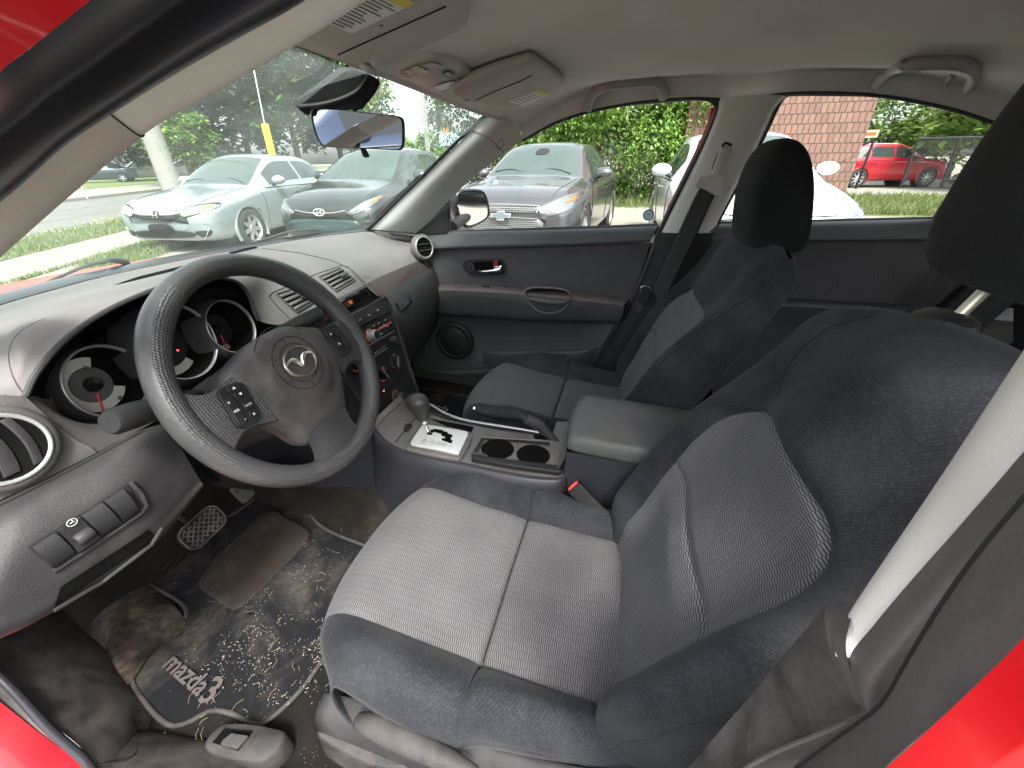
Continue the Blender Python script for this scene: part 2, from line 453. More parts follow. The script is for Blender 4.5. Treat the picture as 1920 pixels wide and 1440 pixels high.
def back_shape(w):
    """half width, bolster height, centre bulge at height w above the hinge"""
    hwP = [(-.04, .20), (.05, .218), (.15, .232), (.28, .242), (.38, .245), (.46, .244), (.53, .238), (.58, .226), (.63, .205)]
    for i in range(len(hwP)-1):
        if w <= hwP[i+1][0]:
            a, b = hwP[i], hwP[i+1]; t = smooth01((w-a[0])/(b[0]-a[0])); hw = a[1]+(b[1]-a[1])*t; break
    else: hw = .15
    bol = .062*smooth01((w+.06)/.16)*(1-.80*smooth01((w-.26)/.26))
    cen = .012*math.sin(max(0, min(1, (w+.02)/.40))*PI) + .028*smooth01((w-.34)/.12)
    return hw, bol, cen
def back_sdf(x, w):
    """negative inside the woven insert"""
    hx = .146 + .028*smooth01(w/.34)
    top = .430
    r = .085
    qx, qw = abs(x)-(hx-r), w-(top-r)
    if qx > 0 and qw > 0: return math.hypot(qx, qw)-r
    return max(abs(x)-hx, w-top) if w > 0 else abs(x)-hx
def back_grid(TOP_=.612):
    TOP = .612
    ws = [-.05+ (TOP+.05)*i/209 for i in range(210)]
    cross = []           # (u in -1..1 of half width, depth)
    prof = [(0, 0), (.25, .001), (.45, .003), (.60, .012), (.70, .030), (.80, .048), (.88, .055), (.94, .048), (.985, .022), (1.0, -.012), (.995, -.045), (.96, -.075), (.86, -.095), (.6, -.108), (.3, -.112), (0, -.113)]
    half = resample([Vector((a*.24, b, 0)) for a, b in prof], 111)
    full = [Vector((-p.x, p.y, 0)) for p in half[::-1]] + half[1:]
    G = []; S = []
    for w in ws:
        hw, bol, cen = back_shape(w)
        cap = smooth01((w-(TOP-.10))/.10); k = math.sqrt(max(0, 1-((w-(TOP-.065))/.065)**2)) if w > TOP-.065 else 1
        row = []; srow = []
        for p in full:
            x = p.x/.24*hw; d = p.y
            if d > 0: d = d/.055*bol
            fr = smooth01(1-abs(p.x)/.2)
            if p.y > -.02: d += cen*fr
            # groove at the insert outline and at the cross seam
            s = back_sdf(x, w)
            if p.y > -.02:
                d -= .005*math.exp(-(s/.006)**2)
                xs = .228 + .012*(x/.15)**2
                if s < 0: d -= .0055*math.exp(-((w-xs)/.006)**2); d += .006*smooth01(-s/.04)*math.exp(-((w-xs+.040)/.03)**2)
                # shoulder piping seam above the insert
                s2 = abs(x)-(.105+.06*smooth01((w-.40)/.14)) if w > .36 else 9
                d += .0015*noise.noise(Vector((x*8, w*8, 1.7)))
            d0 = -.055
            d = d0+(d-d0)*(.12+.88*k)
            x = x*(1-.13*(1-k))
            ww = w + .028*math.cos(min(1, abs(x)/.2)*PI/2)*cap
            row.append(Vector((x, 0, 0)) + BACK_O + BUP*ww + BN*d)
            srow.append((s if p.y > -.02 else 1.0))
        G.append(row); S.append(srow)
    return G, S, ws
def split_grid(G, S, uvf):
    """cut a grid along S = 0; returns two builders (inside, outside)"""
    ins, out = MB(), MB()
    n, m = len(G), len(G[0])
    maps = ({}, {})
    def vid(mb, mp, key, p, uv):
        if key not in mp:
            mp[key] = len(mb.v); mb.v.append(p); mb.uv[mp[key]] = uv
        return mp[key]
    for i in range(n-1):
        for j in range(m-1):
            q = [(i, j), (i, j+1), (i+1, j+1), (i+1, j)]
            s = [S[a][b] for a, b in q]
            for side, mb, mp in ((-1, ins, maps[0]), (1, out, maps[1])):
                if all(x*side < 0 for x in s): continue
                f = []
                for k in range(4):
                    a, b = q[k], q[(k+1) % 4]; sa, sb = s[k]*side, s[(k+1) % 4]*side
                    if sa >= 0: f.append(vid(mb, mp, a, G[a[0]][a[1]], uvf(*a)))
                    if (sa >= 0) != (sb >= 0):
                        t = sa/(sa-sb); key = (min(a, b), max(a, b))
                        p = G[a[0]][a[1]].lerp(G[b[0]][b[1]], t)
                        ua, ub = uvf(*a), uvf(*b)
                        f.append(vid(mb, mp, key, p, (ua[0]+(ub[0]-ua[0])*t, ua[1]+(ub[1]-ua[1])*t)))
                if len(set(f)) > 2: mb.f.append(f)
    return ins, out
def headrest_mesh(mb):
    # side profile (y, z) about its middle, arch shaped, leaning forward
    prof = [(.068, -.118), (.083, -.09), (.086, -.03), (.076, .04), (.052, .095), (.015, .126), (-.022, .122), (-.052, .085), (-.070, .02), (-.078, -.06), (-.074, -.112), (-.055, -.128), (.0, -.131), (.045, -.130)]
    P = resample([Vector((0, a, b)) for a, b in prof], 48, True)
    xs = [-.1305, -.1300, -.127, -.120, -.108, -.08, -.04, 0, .04, .08, .108, .120, .127, .1300, .1305]
    sc = [.02, .82, .90, .955, .985, 1, 1, 1, 1, 1, .985, .955, .90, .82, .02]
    rings = []
    for x, s in zip(xs, sc):
        bow = -.016*(x/.13)**2
        rings.append([Vector((x, p.y*s+bow, p.z*(s*.5+.5*s)+(0)-.012*s*abs(x/.13)**3*smooth01(p.z/.12))) for p in P])
    mb.grid(rings, closed=True)
BV_SEAT = {}
def make_seat(side):
    label = 'driver seat with dusty grey cushion' if side < 0 else 'front passenger seat'
    seat = cpart('front_seat', label)
    X = -.357 if side < 0 else .362; DY = 0 if side < 0 else .022
    T = Matrix.Translation((X, DY, 0))
    ins, outs = cushion_grids()
    m = MB(); m.grid(ins)
    m.build('cushion_insert', M_INS, seat, M=T, sharp=0)
    m = MB(); ri = min(range(20, 80), key=lambda i: abs(ins[i][20].y-.081)); m.tube([p+Vector((0, 0, .0002)) for p in ins[ri][1:-1]], .0014, 5); m.build('cushion_seam', M_LINE, seat, M=T)  # dark tube laid in the groove paints its shading
    m = MB(); m.grid(outs[0], flip=True); m.grid(outs[1])
    # front apron below the roll
    m.build('seat_cushion', M_BOL, seat, M=T, sharp=0)
    for g in outs:
        pm = MB(); pm.tube([r[int(len(r)*.66)] + Vector((0, 0, -.001)) for r in g[4:]], .0024, 6, n=120); pm.build('cushion_piping', M_BOL, seat, M=T)
    G, S, ws = back_grid(); TS = T
    if side > 0:
        HO = Vector((0, -.118, .47)); T = T @ Matrix.Translation(HO) @ Matrix.Rotation(R(-1), 4, 'X') @ Matrix.Diagonal((1.06, 1, 1.015, 1)) @ Matrix.Translation(-HO)
    rowlen = [[0]*len(G[0]) for _ in G]
    mid = len(G[0])//2
    for i, r in enumerate(G):
        for j in range(mid+1, len(r)): rowlen[i][j] = rowlen[i][j-1] + (r[j]-r[j-1]).length
        for j in range(mid-1, -1, -1): rowlen[i][j] = rowlen[i][j+1] - (r[j]-r[j+1]).length
    uvf = lambda i, j: (rowlen[i][j], ws[i])
    a, b = split_grid(G, [[-x for x in r] for r in S], uvf)
    b.build('backrest_insert', M_INS, seat, M=T, sharp=0)
    a.build('backrest', M_BOL, seat, M=T, sharp=0)
    BV_SEAT[side] = (seat, BVHTree.FromPolygons([tuple(T @ v) for v in a.v], a.f))
    # piping along both outer corners of the backrest
    for sgn in (0, 1):
        jj = int(len(G[0])*(.5+.5*(.455 if sgn else -.455)))
        pm = MB(); pm.tube([G[i][jj] for i in range(8, 194)], .0020, 6, n=90); pm.build('backrest_piping', M_BOL, seat, M=T)
        jj = int(len(G[0])*(.5+.5*(.24 if sgn else -.24)))

    # headrest
    hm = MB(); headrest_mesh(hm)
    hz = 1.222 if side < 0 else 1.136; hy = -.436 if side < 0 else -.350
    RM = Matrix.Translation((X, hy, hz)) @ Matrix.Rotation(R(-11), 4, 'X') @ Matrix.Diagonal((.98, .72, .95, 1))
    if side < 0: RM = Matrix.Translation((X, hy, hz)) @ Matrix.Rotation(R(6), 4, 'X') @ Matrix.Diagonal((1.0, .80, 1.10, 1))
    hm.build('headrest', M_HR, seat, M=RM, sharp=0)
    gy = -.405 if side < 0 else -.362
    for sx in (-.075, .075):
        pm = MB(); pm.tube([Vector((X+sx, gy+.008, .99)), Vector((X+sx, hy, 1.10))], .0065, 14); pm.build('headrest_post', M_BRONZE, seat)
    for sx in (-.075, .075):
        pm = MB(); p = Vector((X+sx, gy, 1.036 if side < 0 else 1.02)); A = frame(p, (1, 0, 0), BN*1.0)
        A = Matrix.Translation(p) @ Matrix.Rotation(R(-6), 4, 'X')
        pm.lathe([(.001, .011), (.012, .011), (.020, .009), (.026, .004), (.027, -.004), (.02, -.012)], A @ Matrix.Scale(1.35, 4, (1, 0, 0)), 24); pm.build('post_guide', M_PL, seat)
    # base: rails, side shield, recline lever
    m = MB()
    sg = side
    m.box((X, .06, .345), (.38, .44, .05)); m.box((X-.17, .05, .30), (.04, .56, .04)); m.box((X+.17, .05, .30), (.04, .56, .04))
    m.build('seat_frame', M_PLD, seat, bevel=.006)
    ox = X + sg*.236
    m = MB()
    c1 = [Vector((ox-sg*.01, y, z)) for y, z in ((.33, .40), (.24, .425), (.10, .428), (-.02, .44), (-.10, .47), (-.16, .50))]
    c2 = [Vector((ox+sg*.014, y, z)) for y, z in ((.335, .375), (.24, .405), (.10, .408), (-.02, .420), (-.11, .45), (-.18, .48))]
    c3 = [Vector((ox+sg*.020, y, z)) for y, z in ((.33, .33), (.24, .345), (.10, .34), (-.02, .34), (-.11, .36), (-.2, .40))]
    c4 = [Vector((ox+sg*.006, y, z)) for y, z in ((.33, .29), (.24, .29), (.10, .285), (-.02, .28), (-.11, .29), (-.2, .31))]
    m.grid(loft([c1, c2, c3, c4], 24, 4)); m.build('side_shield', M_PL, seat, solid=.004, offset=0, sharp=0)
    return seat
SEAT_D = make_seat(-1); SEAT_P = make_seat(1)
# ------------------------------------------------------------------ roof, headliner, pillars
def L3(*pts): return [Vector(p) for p in pts]
RAIL = VX([(980, 264, .618), (1020, 241, .616), (1060, 223, .614), (1120, 206, .612), (1200, 192, .612), (1290, 185, .614), (1345, 186, .616), (1400, 186, .616), (1475, 176, .616), (1560, 174, .614), (1640, 179, .612), (1700, 187, .610), (1780, 204, .606), (1860, 229, .60)], 'x')
RAIL = RAIL + [Vector((.59, -1.15, 1.22)), Vector((.575, -1.35, 1.14))]
hl = cpart('headliner')
c6 = RAIL
def hcurve(x, z): return L3((x, .455-.10*abs(x)**2*1.5, z[0]), (x, .30, z[1]), (x, .05, z[2]), (x, -.35, z[3]), (x, -.8, z[4]), (x, -1.3, z[5]), (x, -1.45, z[6]))
cs = [hcurve(-.56, (1.285, 1.30, 1.335, 1.345, 1.33, 1.22, 1.15)),
      hcurve(-.50, (1.31, 1.335, 1.37, 1.38, 1.36, 1.28, 1.2)),
      hcurve(-.28, (1.327, 1.36, 1.395, 1.415, 1.395, 1.32, 1.25)),
      hcurve(0, (1.332, 1.368, 1.405, 1.425, 1.405, 1.33, 1.26)),
      hcurve(.28, (1.328, 1.362, 1.40, 1.42, 1.40, 1.32, 1.25)),
      hcurve(.46, (1.322, 1.355, 1.392, 1.41, 1.385, 1.30, 1.22)),
      hcurve(.535, (1.315, 1.348, 1.388, 1.402, 1.375, 1.28, 1.2))]
inner = [p+Vector((-.014, 0, .028)) for p in c6]; inner2 = [p+Vector((-.036, 0, .046)) for p in c6]
G = loft(cs[:-1] + [inner2, inner, c6], 90, 5)
m = MB(); m.grid(G); H_ = m.build('roof_lining', M_HEAD, hl, sharp=0)
bvh_head = BVHTree.FromPolygons([tuple(v) for v in m.v], m.f)
# roof rail return over the door glass, the lip of the lining
m = MB(); m.tube(RAIL, .0045, 6, n=120); m.build('door_seal', M_RUB, CAR); cmesh(bpy.context.scene.objects['door_seal'])
# header lip above the windscreen
m = MB(); hd = [r[0] for r in G]
a = [Vector(p) for p in hd[:36]]
m.grid([a, [p+Vector((0, .012, -.006)) for p in a], [p+Vector((0, .03, .004)) for p in a]]); m.build('windscreen_header', M_TRIM, hl, sharp=0)
# outer roof skin (red)
cs2 = []
for c in cs + [c6]:
    cs2.append([p+Vector((.10*(1 if p.x > .5 else (-1 if p.x < -.5 else 0))*.9, 0, .035)) for p in c])
cs2[-1] = [p+Vector((.032, -.01, .022)) for p in c6]
m = MB(); m.grid([c6, [p+Vector((.03, 0, .004)) for p in c6]]); cmesh(m.build('roof_gutter', M_RUB, CAR, sharp=0))
m = MB(); m.grid(loft(cs2, 40, 3)); roof = cmesh(m.build('roof', M_RED, CAR, sharp=0))
# A pillar trim, passenger side
E1 = VX([(672, 440, .605), (692, 432, .600), (722, 404, .594), (752, 374, .588), (802, 326, .572), (852, 276, .556), (905, 226, .540), (930, 208, .532)], 'x')
E2 = VX([(768, 452, .700), (786, 436, .695), (806, 415, .688), (850, 367, .672), (900, 322, .656), (938, 294, .642), (972, 268, .625), (984, 262, .620)], 'x')
Em = [a.lerp(b, .45)+Vector((-.030, -.012, .010)) for a, b in zip(resample(E1, 8), resample(E2, 8))]
ap = cpart('front_pillar', 'pale grey front pillar trim on the passenger side')
E1r, E2r = resample(E1, 30), resample(E2, 30); Emr = resample(Em, 30)
def cut(c, a, b): return c[int(a):int(b)]
m = MB(); m.grid(loft([E1r[:26], Emr[:26], E2r[:26]], 40, 8)); m.build('pillar_trim', M_TRIMC, ap, sharp=0)
m = MB(); m.grid(loft([[p+Vector((-.001, 0, 0.001)) for p in E1r[25:]], [p+Vector((-.002, 0, 0.0)) for p in Emr[25:]], E2r[25:]], 10, 8)); m.build('upper_trim', M_TRIM, ap, sharp=0)
m = MB(); m.tube([E1r[25], Emr[25]+Vector((-.001, 0, 0)), E2r[25]], .0011, 5, n=16); m.build('trim_seam', M_LINE, ap)
bvp = MB(); bvp.grid(loft([E1r, Emr, E2r], 40, 8)); BV_AP = BVHTree.FromPolygons([tuple(v) for v in bvp.v], bvp.f)
def HIT(bv, u, v, off=0.0):
    d = (BL[2]*FPX + BL[0]*(u-960) + BL[1]*(720-v)).normalized()
    h = bv.ray_cast(CL, d)
    if h[0] is None: return None
    n = h[1] if h[1].dot(d) < 0 else -h[1]
    return h[0]+n*off, n
def patch(bv, poly, off=.001, n=10, fallback=None):
    """project a pixel outline on a surface; quads via bilinear grid when 4 corners"""
    m = MB(); 
    if len(poly) == 4:
        G_ = []
        for i in range(n+1):
            row = []
            for j in range(n+1):
                s, t = i/n, j/n
                u = (poly[0][0]*(1-s)+poly[1][0]*s)*(1-t) + (poly[3][0]*(1-s)+poly[2][0]*s)*t
                v = (poly[0][1]*(1-s)+poly[1][1]*s)*(1-t) + (poly[3][1]*(1-s)+poly[2][1]*s)*t
                h = HIT(bv, u, v, off)
                row.append(h[0] if h else fallback(u, v))
            G_.append(row)
        m.grid(G_)
    else:
        c = (sum(p[0] for p in poly)/len(poly), sum(p[1] for p in poly)/len(poly))
        rings = []
        for k in range(5):
            t = (k+.02)/4.02; ring = []
            for p in poly:
                h = HIT(bv, c[0]+(p[0]-c[0])*t, c[1]+(p[1]-c[1])*t, off); ring.append(h[0] if h else (fallback(p[0], p[1]) if fallback else None))
            rings.append(ring)
        if any(p is None for r_ in rings for p in r_): return m
        m.grid(rings, closed=True)
    return m
def pline(bv, pts, off=.001):
    out = []
    for i in range(len(pts)-1):
        for k in range(8):
            t = k/8; h = HIT(bv, pts[i][0]+(pts[i+1][0]-pts[i][0])*t, pts[i][1]+(pts[i+1][1]-pts[i][1])*t, off)
            if h: out.append(h[0])
    h = HIT(bv, pts[-1][0], pts[-1][1], off)
    if h: out.append(h[0])
    return out
# airbag badge on the pillar
lp = pline(BV_AP, [(931, 272), (938, 261), (945, 262), (944, 272), (937, 279), (931, 278), (931, 272)], .0006)
if len(lp) > 4:
    m = MB(); m.tube(lp, .0007, 5); m.build('airbag_badge', M_CONS, ap)
m = MB(); m.tube([p+Vector((-.004, .004, .004)) for p in E1], .0055, 8, n=60); m.build('windscreen_seal', M_BLK, ap)

# A pillar and door frame on the driver side (top left of the picture)
def LP(pts): return VX(pts, 'x')
dp = cpart('front_pillar', 'beige front pillar trim beside the steering wheel')
Lw = LP([(-190, 640, -.612), (-90, 555, -.606), (0, 467, -.600), (135, 345, -.585), (265, 236, -.57), (385, 170, -.555), (515, 92, -.535), (605, 31, -.52), (660, -4, -.505), (760, -70, -.49)])
Ls = LP([(-190, 505, -.655), (-90, 435, -.650), (0, 360, -.645), (110, 262, -.635), (215, 190, -.625), (330, 118, -.612), (440, 55, -.600), (545, -4, -.588), (600, -38, -.58), (700, -110, -.565)])
Lm = [a.lerp(b, .5)+Vector((.006, -.012, -.006)) for a, b in zip(Lw, Ls)]
Lwr, Lmr, Lsr = resample(Lw, 60), resample(Lm, 60), resample(Ls, 60)
def near_idx(c, u, v):
    best = min(range(len(c)), key=lambda i: (pix(c[i])[0]-u)**2+(pix(c[i])[1]-v)**2); return best
def pix(p):
    d = p-CL; return (960+FPX*d.dot(BL[0])/d.dot(BL[2]), 720-FPX*d.dot(BL[1])/d.dot(BL[2]))
ka = near_idx(Lwr, 265, 236); kb = near_idx(Lsr, 200, 205)
lo = [Lwr[:ka+1], Lmr[:(ka+kb)//2+1], Lsr[:kb+1]]; hi = [Lwr[ka:], Lmr[(ka+kb)//2:], Lsr[kb:]]
Lw2 = [p+Vector((.015, .02, .012)) for p in Lw]
m = MB(); m.grid(loft([[p+Vector((.02, .03, .02)) for p in lo[0]]]+lo, 40, 6)); m.build('pillar_trim', M_TRIM, dp, sharp=0)
m = MB(); m.grid(loft([[p+Vector((.02, .03, .02)) for p in hi[0]]]+[[p+Vector((0, .001, .0005)) for p in c] for c in hi], 40, 6)); m.build('upper_trim', M_HEAD, dp, sharp=0)
m = MB(); m.tube([Lwr[ka], Lmr[(ka+kb)//2], Lsr[kb]], .0006, 5, n=14); m.build('trim_seam', M_LINE, dp)
# rubber weatherstrip: two rolls, then the red door opening
Lr1 = LP([(-190, 505, -.655), (0, 362, -.645), (110, 264, -.635), (215, 192, -.625), (330, 120, -.612), (440, 57, -.600), (545, -2, -.588), (700, -108, -.565)])
Lr2 = LP([(-190, 400, -.67), (0, 262, -.66), (110, 178, -.65), (215, 104, -.64), (330, 22, -.628), (440, -50, -.615), (560, -130, -.60), (700, -230, -.58)])
Lr3 = LP([(-190, 300, -.70), (-60, 205, -.69), (0, 135, -.69), (60, 88, -.685), (170, 0, -.675), (300, -100, -.66), (420, -190, -.65), (560, -300, -.63)])
Lr12 = [a.lerp(b, .5)+Vector((-.006, -.016, -.006)) for a, b in zip(Lr1, Lr2)]
Lr23 = [a.lerp(b, .5)+Vector((-.004, -.014, -.004)) for a, b in zip(Lr2, Lr3)]
m = MB(); m.grid(loft([Lr1, [p+Vector((-.005, -.009, -.004)) for p in Lr1], Lr12, Lr2], 60, 5)); m.grid(loft([Lr2, Lr23, Lr3], 60, 6)); cmesh(m.build('weatherstrip', M_RUB, CAR, sharp=0))
Lr4 = LP([(-190, 180, -.71), (-60, 60, -.705), (0, -20, -.705), (60, -80, -.70), (170, -180, -.69), (300, -300, -.675), (420, -400, -.665), (560, -520, -.65)])
Lr34 = [a.lerp(b, .45)+Vector((-.008, -.003, .0)) for a, b in zip(Lr3, Lr4)]
m = MB(); m.grid(loft([Lr3, Lr34, Lr4], 50, 6, linear=True)); cmesh(m.build('door_frame', M_RED, CAR, sharp=0))

# passenger B pillar
bp = cpart('centre_pillar', 'grey centre pillar trim behind the passenger door')
Bl = VX([(1350, 184, .612), (1344, 215, .625), (1322, 270, .642), (1296, 325, .660), (1268, 380, .678), (1246, 425, .690), (1240, 437, .694)], 'x')
Br = VX([(1475, 180, .612), (1452, 205, .622), (1431, 250, .638), (1408, 300, .655), (1380, 350, .672), (1352, 405, .690), (1338, 437, .696)], 'x')
Bm = [a.lerp(b, .5)+Vector((-.028, 0, .002)) for a, b in zip(Bl, Br)]
m = MB(); m.grid(loft([Bl, [a.lerp(b, .12)+Vector((-.015, 0, 0)) for a, b in zip(Bl, Br)], Bm, [a.lerp(b, .88)+Vector((-.015, 0, 0)) for a, b in zip(Bl, Br)], Br], 40, 5)); m.build('pillar_trim', M_BPIL, bp, sharp=0)
bvp = m; BV_BP = BVHTree.FromPolygons([tuple(v) for v in bvp.v], bvp.f)
Dl = VX([(1238, 435, .690), (1222, 475, .690), (1205, 520, .690), (1180, 570, .690), (1150, 625, .690), (1112, 690, .690), (1080, 745, .690)], 'x')
Dr = VX([(1345, 435, .694), (1340, 475, .694), (1335, 520, .694), (1330, 570, .694), (1325, 630, .694), (1315, 690, .694), (1310, 745, .694)], 'x')
Dm = [a.lerp(b, .5)+Vector((-.035, 0, 0)) for a, b in zip(Dl, Dr)]
m = MB(); m.grid(loft([Dl, [a.lerp(b, .1)+Vector((-.022, 0, 0)) for a, b in zip(Dl, Dr)], Dm, [a.lerp(b, .9)+Vector((-.022, 0, 0)) for a, b in zip(Dl, Dr)], Dr], 30, 5))
m.build('lower_trim', M_PLD, bp, sharp=0)
# red outer frame seen through the rear edge of the front window and the seal beside it
Rl = VX([(1338, 200, .66), (1332, 228, .675), (1312, 275, .695), (1280, 340, .72), (1255, 392, .735), (1238, 436, .75)], 'x')
m = MB(); m.tube(Rl, .0075, 8, n=40, flat=.5); m.build('outer_frame', M_RED, bp)
Sl = VX([(1180, 192, .625), (1290, 183, .630), (1326, 184, .632), (1341, 192, .635), (1343, 212, .640), (1320, 268, .655), (1292, 322, .668), (1263, 380, .684), (1240, 428, .698), (1226, 462, .70), (1208, 510, .70), (1180, 570, .70), (1150, 620, .70), (1108, 695, .70)], 'x')
m = MB(); m.tube(Sl, .0085, 10, n=100); m.build('door_seal', M_RUB, bp)
Sr = VX([(1335, 440, .70), (1352, 405, .695), (1384, 345, .68), (1412, 294, .662), (1437, 245, .645), (1456, 203, .63), (1472, 180, .622), (1500, 175, .620), (1640, 176, .616)], 'x')
m = MB(); m.tube(Sr, .0065, 10, n=80); m.build('rear_door_seal', M_RUB, bp)
# belt anchor, strap, tongue
bt = cpart('seat_belt', 'black passenger seat belt hanging from its pillar anchor')
def hitp(bv, u, v, off): 
    h = HIT(bv, u, v, off); return h[0] if h else V(u, v, 'x', .64)
m = MB()
tr_ = [hitp(BV_BP, *p, .010) for p in ((1363, 275), (1357, 292), (1349, 315), (1343, 333))]
m.tube(tr_, .0185, 12, n=14, up=(-1, 0, 0), flat=.45); m.build('height_adjuster', M_TRIMC, bt, sharp=0)
m = MB(); m.tube([hitp(BV_BP, *p, .002) for p in ((1372, 272), (1360, 268), (1352, 278), (1342, 300), (1336, 318))], .003, 8, n=20); m.build('adjuster_slot', M_LINE, bt)
P0 = hitp(BV_BP, 1330, 345, .022); ex = (hitp(BV_BP, 1356, 352, .022)-hitp(BV_BP, 1303, 338, .022)).normalized()
Ma = frame(P0, ex, Vector((0, -.25, 1)))
dring = [(-.040, .004), (-.036, .018), (-.022, .020), (-.010, .030), (.012, .034), (.026, .030), (.030, .014), (.040, .004), (.042, -.012), (.034, -.022), (.020, -.020), (-.02, -.012), (-.034, -.016), (-.041, -.008)]
m = MB(); pl_ = resample([Vector((a, b, 0)) for a, b in dring], 44, True); m.prism([Ma @ p for p in pl_], (Ma.to_3x3() @ Vector((0, 0, .009)))); m.build('belt_guide', M_TRIM, bt, bevel=.003)
sl_ = [V(1317, 344, 'x', .625), V(1300, 375, 'x', .630), V(1270, 440, 'x', .628), V(1238, 510, 'x', .62), V(1222, 548, 'x', .615)]
sr_ = [V(1348, 352, 'x', .620), V(1330, 388, 'x', .625), V(1300, 455, 'x', .62), V(1268, 520, 'x', .612), V(1240, 580, 'x', .60)]
m = MB(); m.grid(loft([sl_, sr_], 40, 6, linear=True)); m.build('webbing', M_BELT, bt, solid=.0022)
m = MB(); c_ = V(1207, 556, 'x', .605)
Mt = frame(c_, V(1235, 545, 'x', .605)-V(1205, 535, 'x', .605), V(1215, 530, 'x', .605)-V(1200, 568, 'x', .605))
m.prism([Mt @ p for p in rrect(.034, .050, .010)], Mt.to_3x3() @ Vector((0, 0, .008))); m.build('tongue_cover', M_PLD, bt, bevel=.002)
m = MB(); m.prism([Mt @ (p+Vector((-.002, -.038, .002))) for p in rrect(.022, .034, .004)], Mt.to_3x3() @ Vector((0, 0, .003)))
m.tube([Mt @ Vector(p) for p in ((-.017, .012, .004), (-.020, .030, .004), (.0, .036, .004), (.016, .028, .004))], .0022, 8, n=20)
m.build('tongue', M_CHR, bt, bevel=.0008)

# B pillar, driver side (bottom right)
db = cpart('centre_pillar', 'cream and dusty black centre pillar close beside the driver seat')
b0 = LP([(2040, 480, -.60), (1925, 655, -.612), (1800, 850, -.632), (1700, 1000, -.652), (1622, 1118, -.668), (1580, 1193, -.680), (1588, 1229, -.690)])
b1 = LP([(2040, 700, -.665), (1925, 838, -.672), (1840, 932, -.678), (1760, 1030, -.683), (1690, 1110, -.687), (1640, 1168, -.690), (1592, 1232, -.692)])
b0r, b1r = resample(b0, 40), resample(b1, 40)
m = MB(); m.grid(loft([[p+Vector((.012, -.03, 0)) for p in b0r], b0r, [a.lerp(b, .45)+Vector((-.002, .006, 0)) for a, b in zip(b0r, b1r)], b1r, [p+(q-p)*.14*max(0, 1-i_/34) for i_, (p, q) in enumerate(zip(b1r, resample(LP([(2040, 800, -.700), (1925, 925, -.705), (1830, 1040, -.708), (1760, 1140, -.710), (1710, 1215, -.712), (1680, 1265, -.713), (1648, 1332, -.715)]), 40)))]], 40, 6)); m.build('pillar_trim', M_BPIL, db, sharp=0)
m = MB(); m.poly([V(u, v, 'x', -.655) for u, v in ((2040, 760), (1925, 890), (1700, 1150), (1606, 1260), (1600, 1300), (1420, 1460), (1500, 1560), (1640, 1440), (1750, 1320), (1925, 1150), (2040, 1040))]); m.build('pillar_backing', M_VOID, db, smooth=False)  # black sheet added behind the trim so its gaps show dark
# outer black trim bands
c1 = LP([(2040, 700, -.670), (1925, 840, -.675), (1800, 985, -.684), (1700, 1098, -.690), (1640, 1170, -.694), (1592, 1234, -.696), (1600, 1290, -.698), (1640, 1335, -.700)])
c2 = LP([(2040, 800, -.700), (1925, 925, -.705), (1830, 1040, -.708), (1760, 1140, -.710), (1710, 1215, -.712), (1680, 1265, -.713), (1660, 1305, -.714), (1648, 1332, -.715)])
m = MB(); cmid = [a.lerp(b, .5)+Vector((-.006, .004, 0)) for a, b in zip(c1, c2)]; m.grid(loft([c1, cmid, c2], 40, 6)); m.build('inner_band', M_RUBD, db, sharp=0)
d1 = LP([(2040, 805, -.705), (1925, 932, -.708), (1830, 1046, -.711), (1760, 1146, -.713), (1700, 1245, -.715), (1650, 1325, -.717), (1570, 1385, -.718), (1490, 1445, -.718), (1380, 1530, -.718)])
d2 = LP([(2040, 1050, -.745), (1925, 1185, -.748), (1850, 1262, -.750), (1790, 1322, -.752), (1730, 1375, -.753), (1690, 1410, -.754), (1650, 1446, -.755), (1600, 1490, -.755), (1520, 1560, -.755)])
dmid = [a.lerp(b, .35)+Vector((-.010, .006, 0)) for a, b in zip(d1, d2)]; dm2 = [a.lerp(b, .8)+Vector((-.008, .003, 0)) for a, b in zip(d1, d2)]
m = MB(); m.grid(loft([[p+Vector((.006, -.004, 0)) for p in d1], d1, dmid, dm2, d2], 50, 6)); m.build('door_seal', M_RUBD, db, sharp=0)
m = MB(); m.tube(d1, .0011, 6, n=60); m.build('seal_groove', M_LINE, db)
# lower trim: face towards the seat and the face towards the door opening
A0_ = LP([(1548, 1139, -.655), (1480, 1216, -.660), (1420, 1290, -.665), (1350, 1370, -.67), (1285, 1446, -.675), (1180, 1560, -.68)])
rg = LP([(1548, 1139, -.656), (1546, 1150, -.664), (1547, 1165, -.672), (1554, 1210, -.684), (1570, 1262, -.690), (1596, 1308, -.694), (1628, 1340, -.698)])
lo_ = LP([(1628, 1340, -.698), (1540, 1378, -.700), (1430, 1425, -.702), (1310, 1500, -.704)])
cap_ = LP([(1575, 1128, -.650), (1604, 1130, -.668), (1594, 1164, -.684), (1586, 1207, -.694), (1593, 1252, -.699), (1610, 1300, -.704), (1640, 1338, -.708)])
A1_ = resample(rg, 16)+resample(lo_, 16)[1:]
m = MB(); m.grid(loft([A0_, [a.lerp(b, .5)+Vector((.001, .001, 0)) for a, b in zip(resample(A0_, 20), resample(A1_, 20))], A1_], 60, 7, linear=True)); m.build('lower_trim', M_DIRTY, db, sharp=0)
M_RIDGE = plastic('worn_edge_highlight', rgb(.085, .08, .078), .4, 900, .4, dust=.6, dustcol=(.25, .23, .21, 1), ds=14)  # worn, dusty edge; its paler base also paints the edge's highlight
m = MB(); m.grid(loft([rg, [a.lerp(b, .5)+Vector((-.0012, .001, 0)) for a, b in zip(rg, cap_)], cap_], 40, 5)); m.build('trim_cap', M_RIDGE, db, sharp=0)
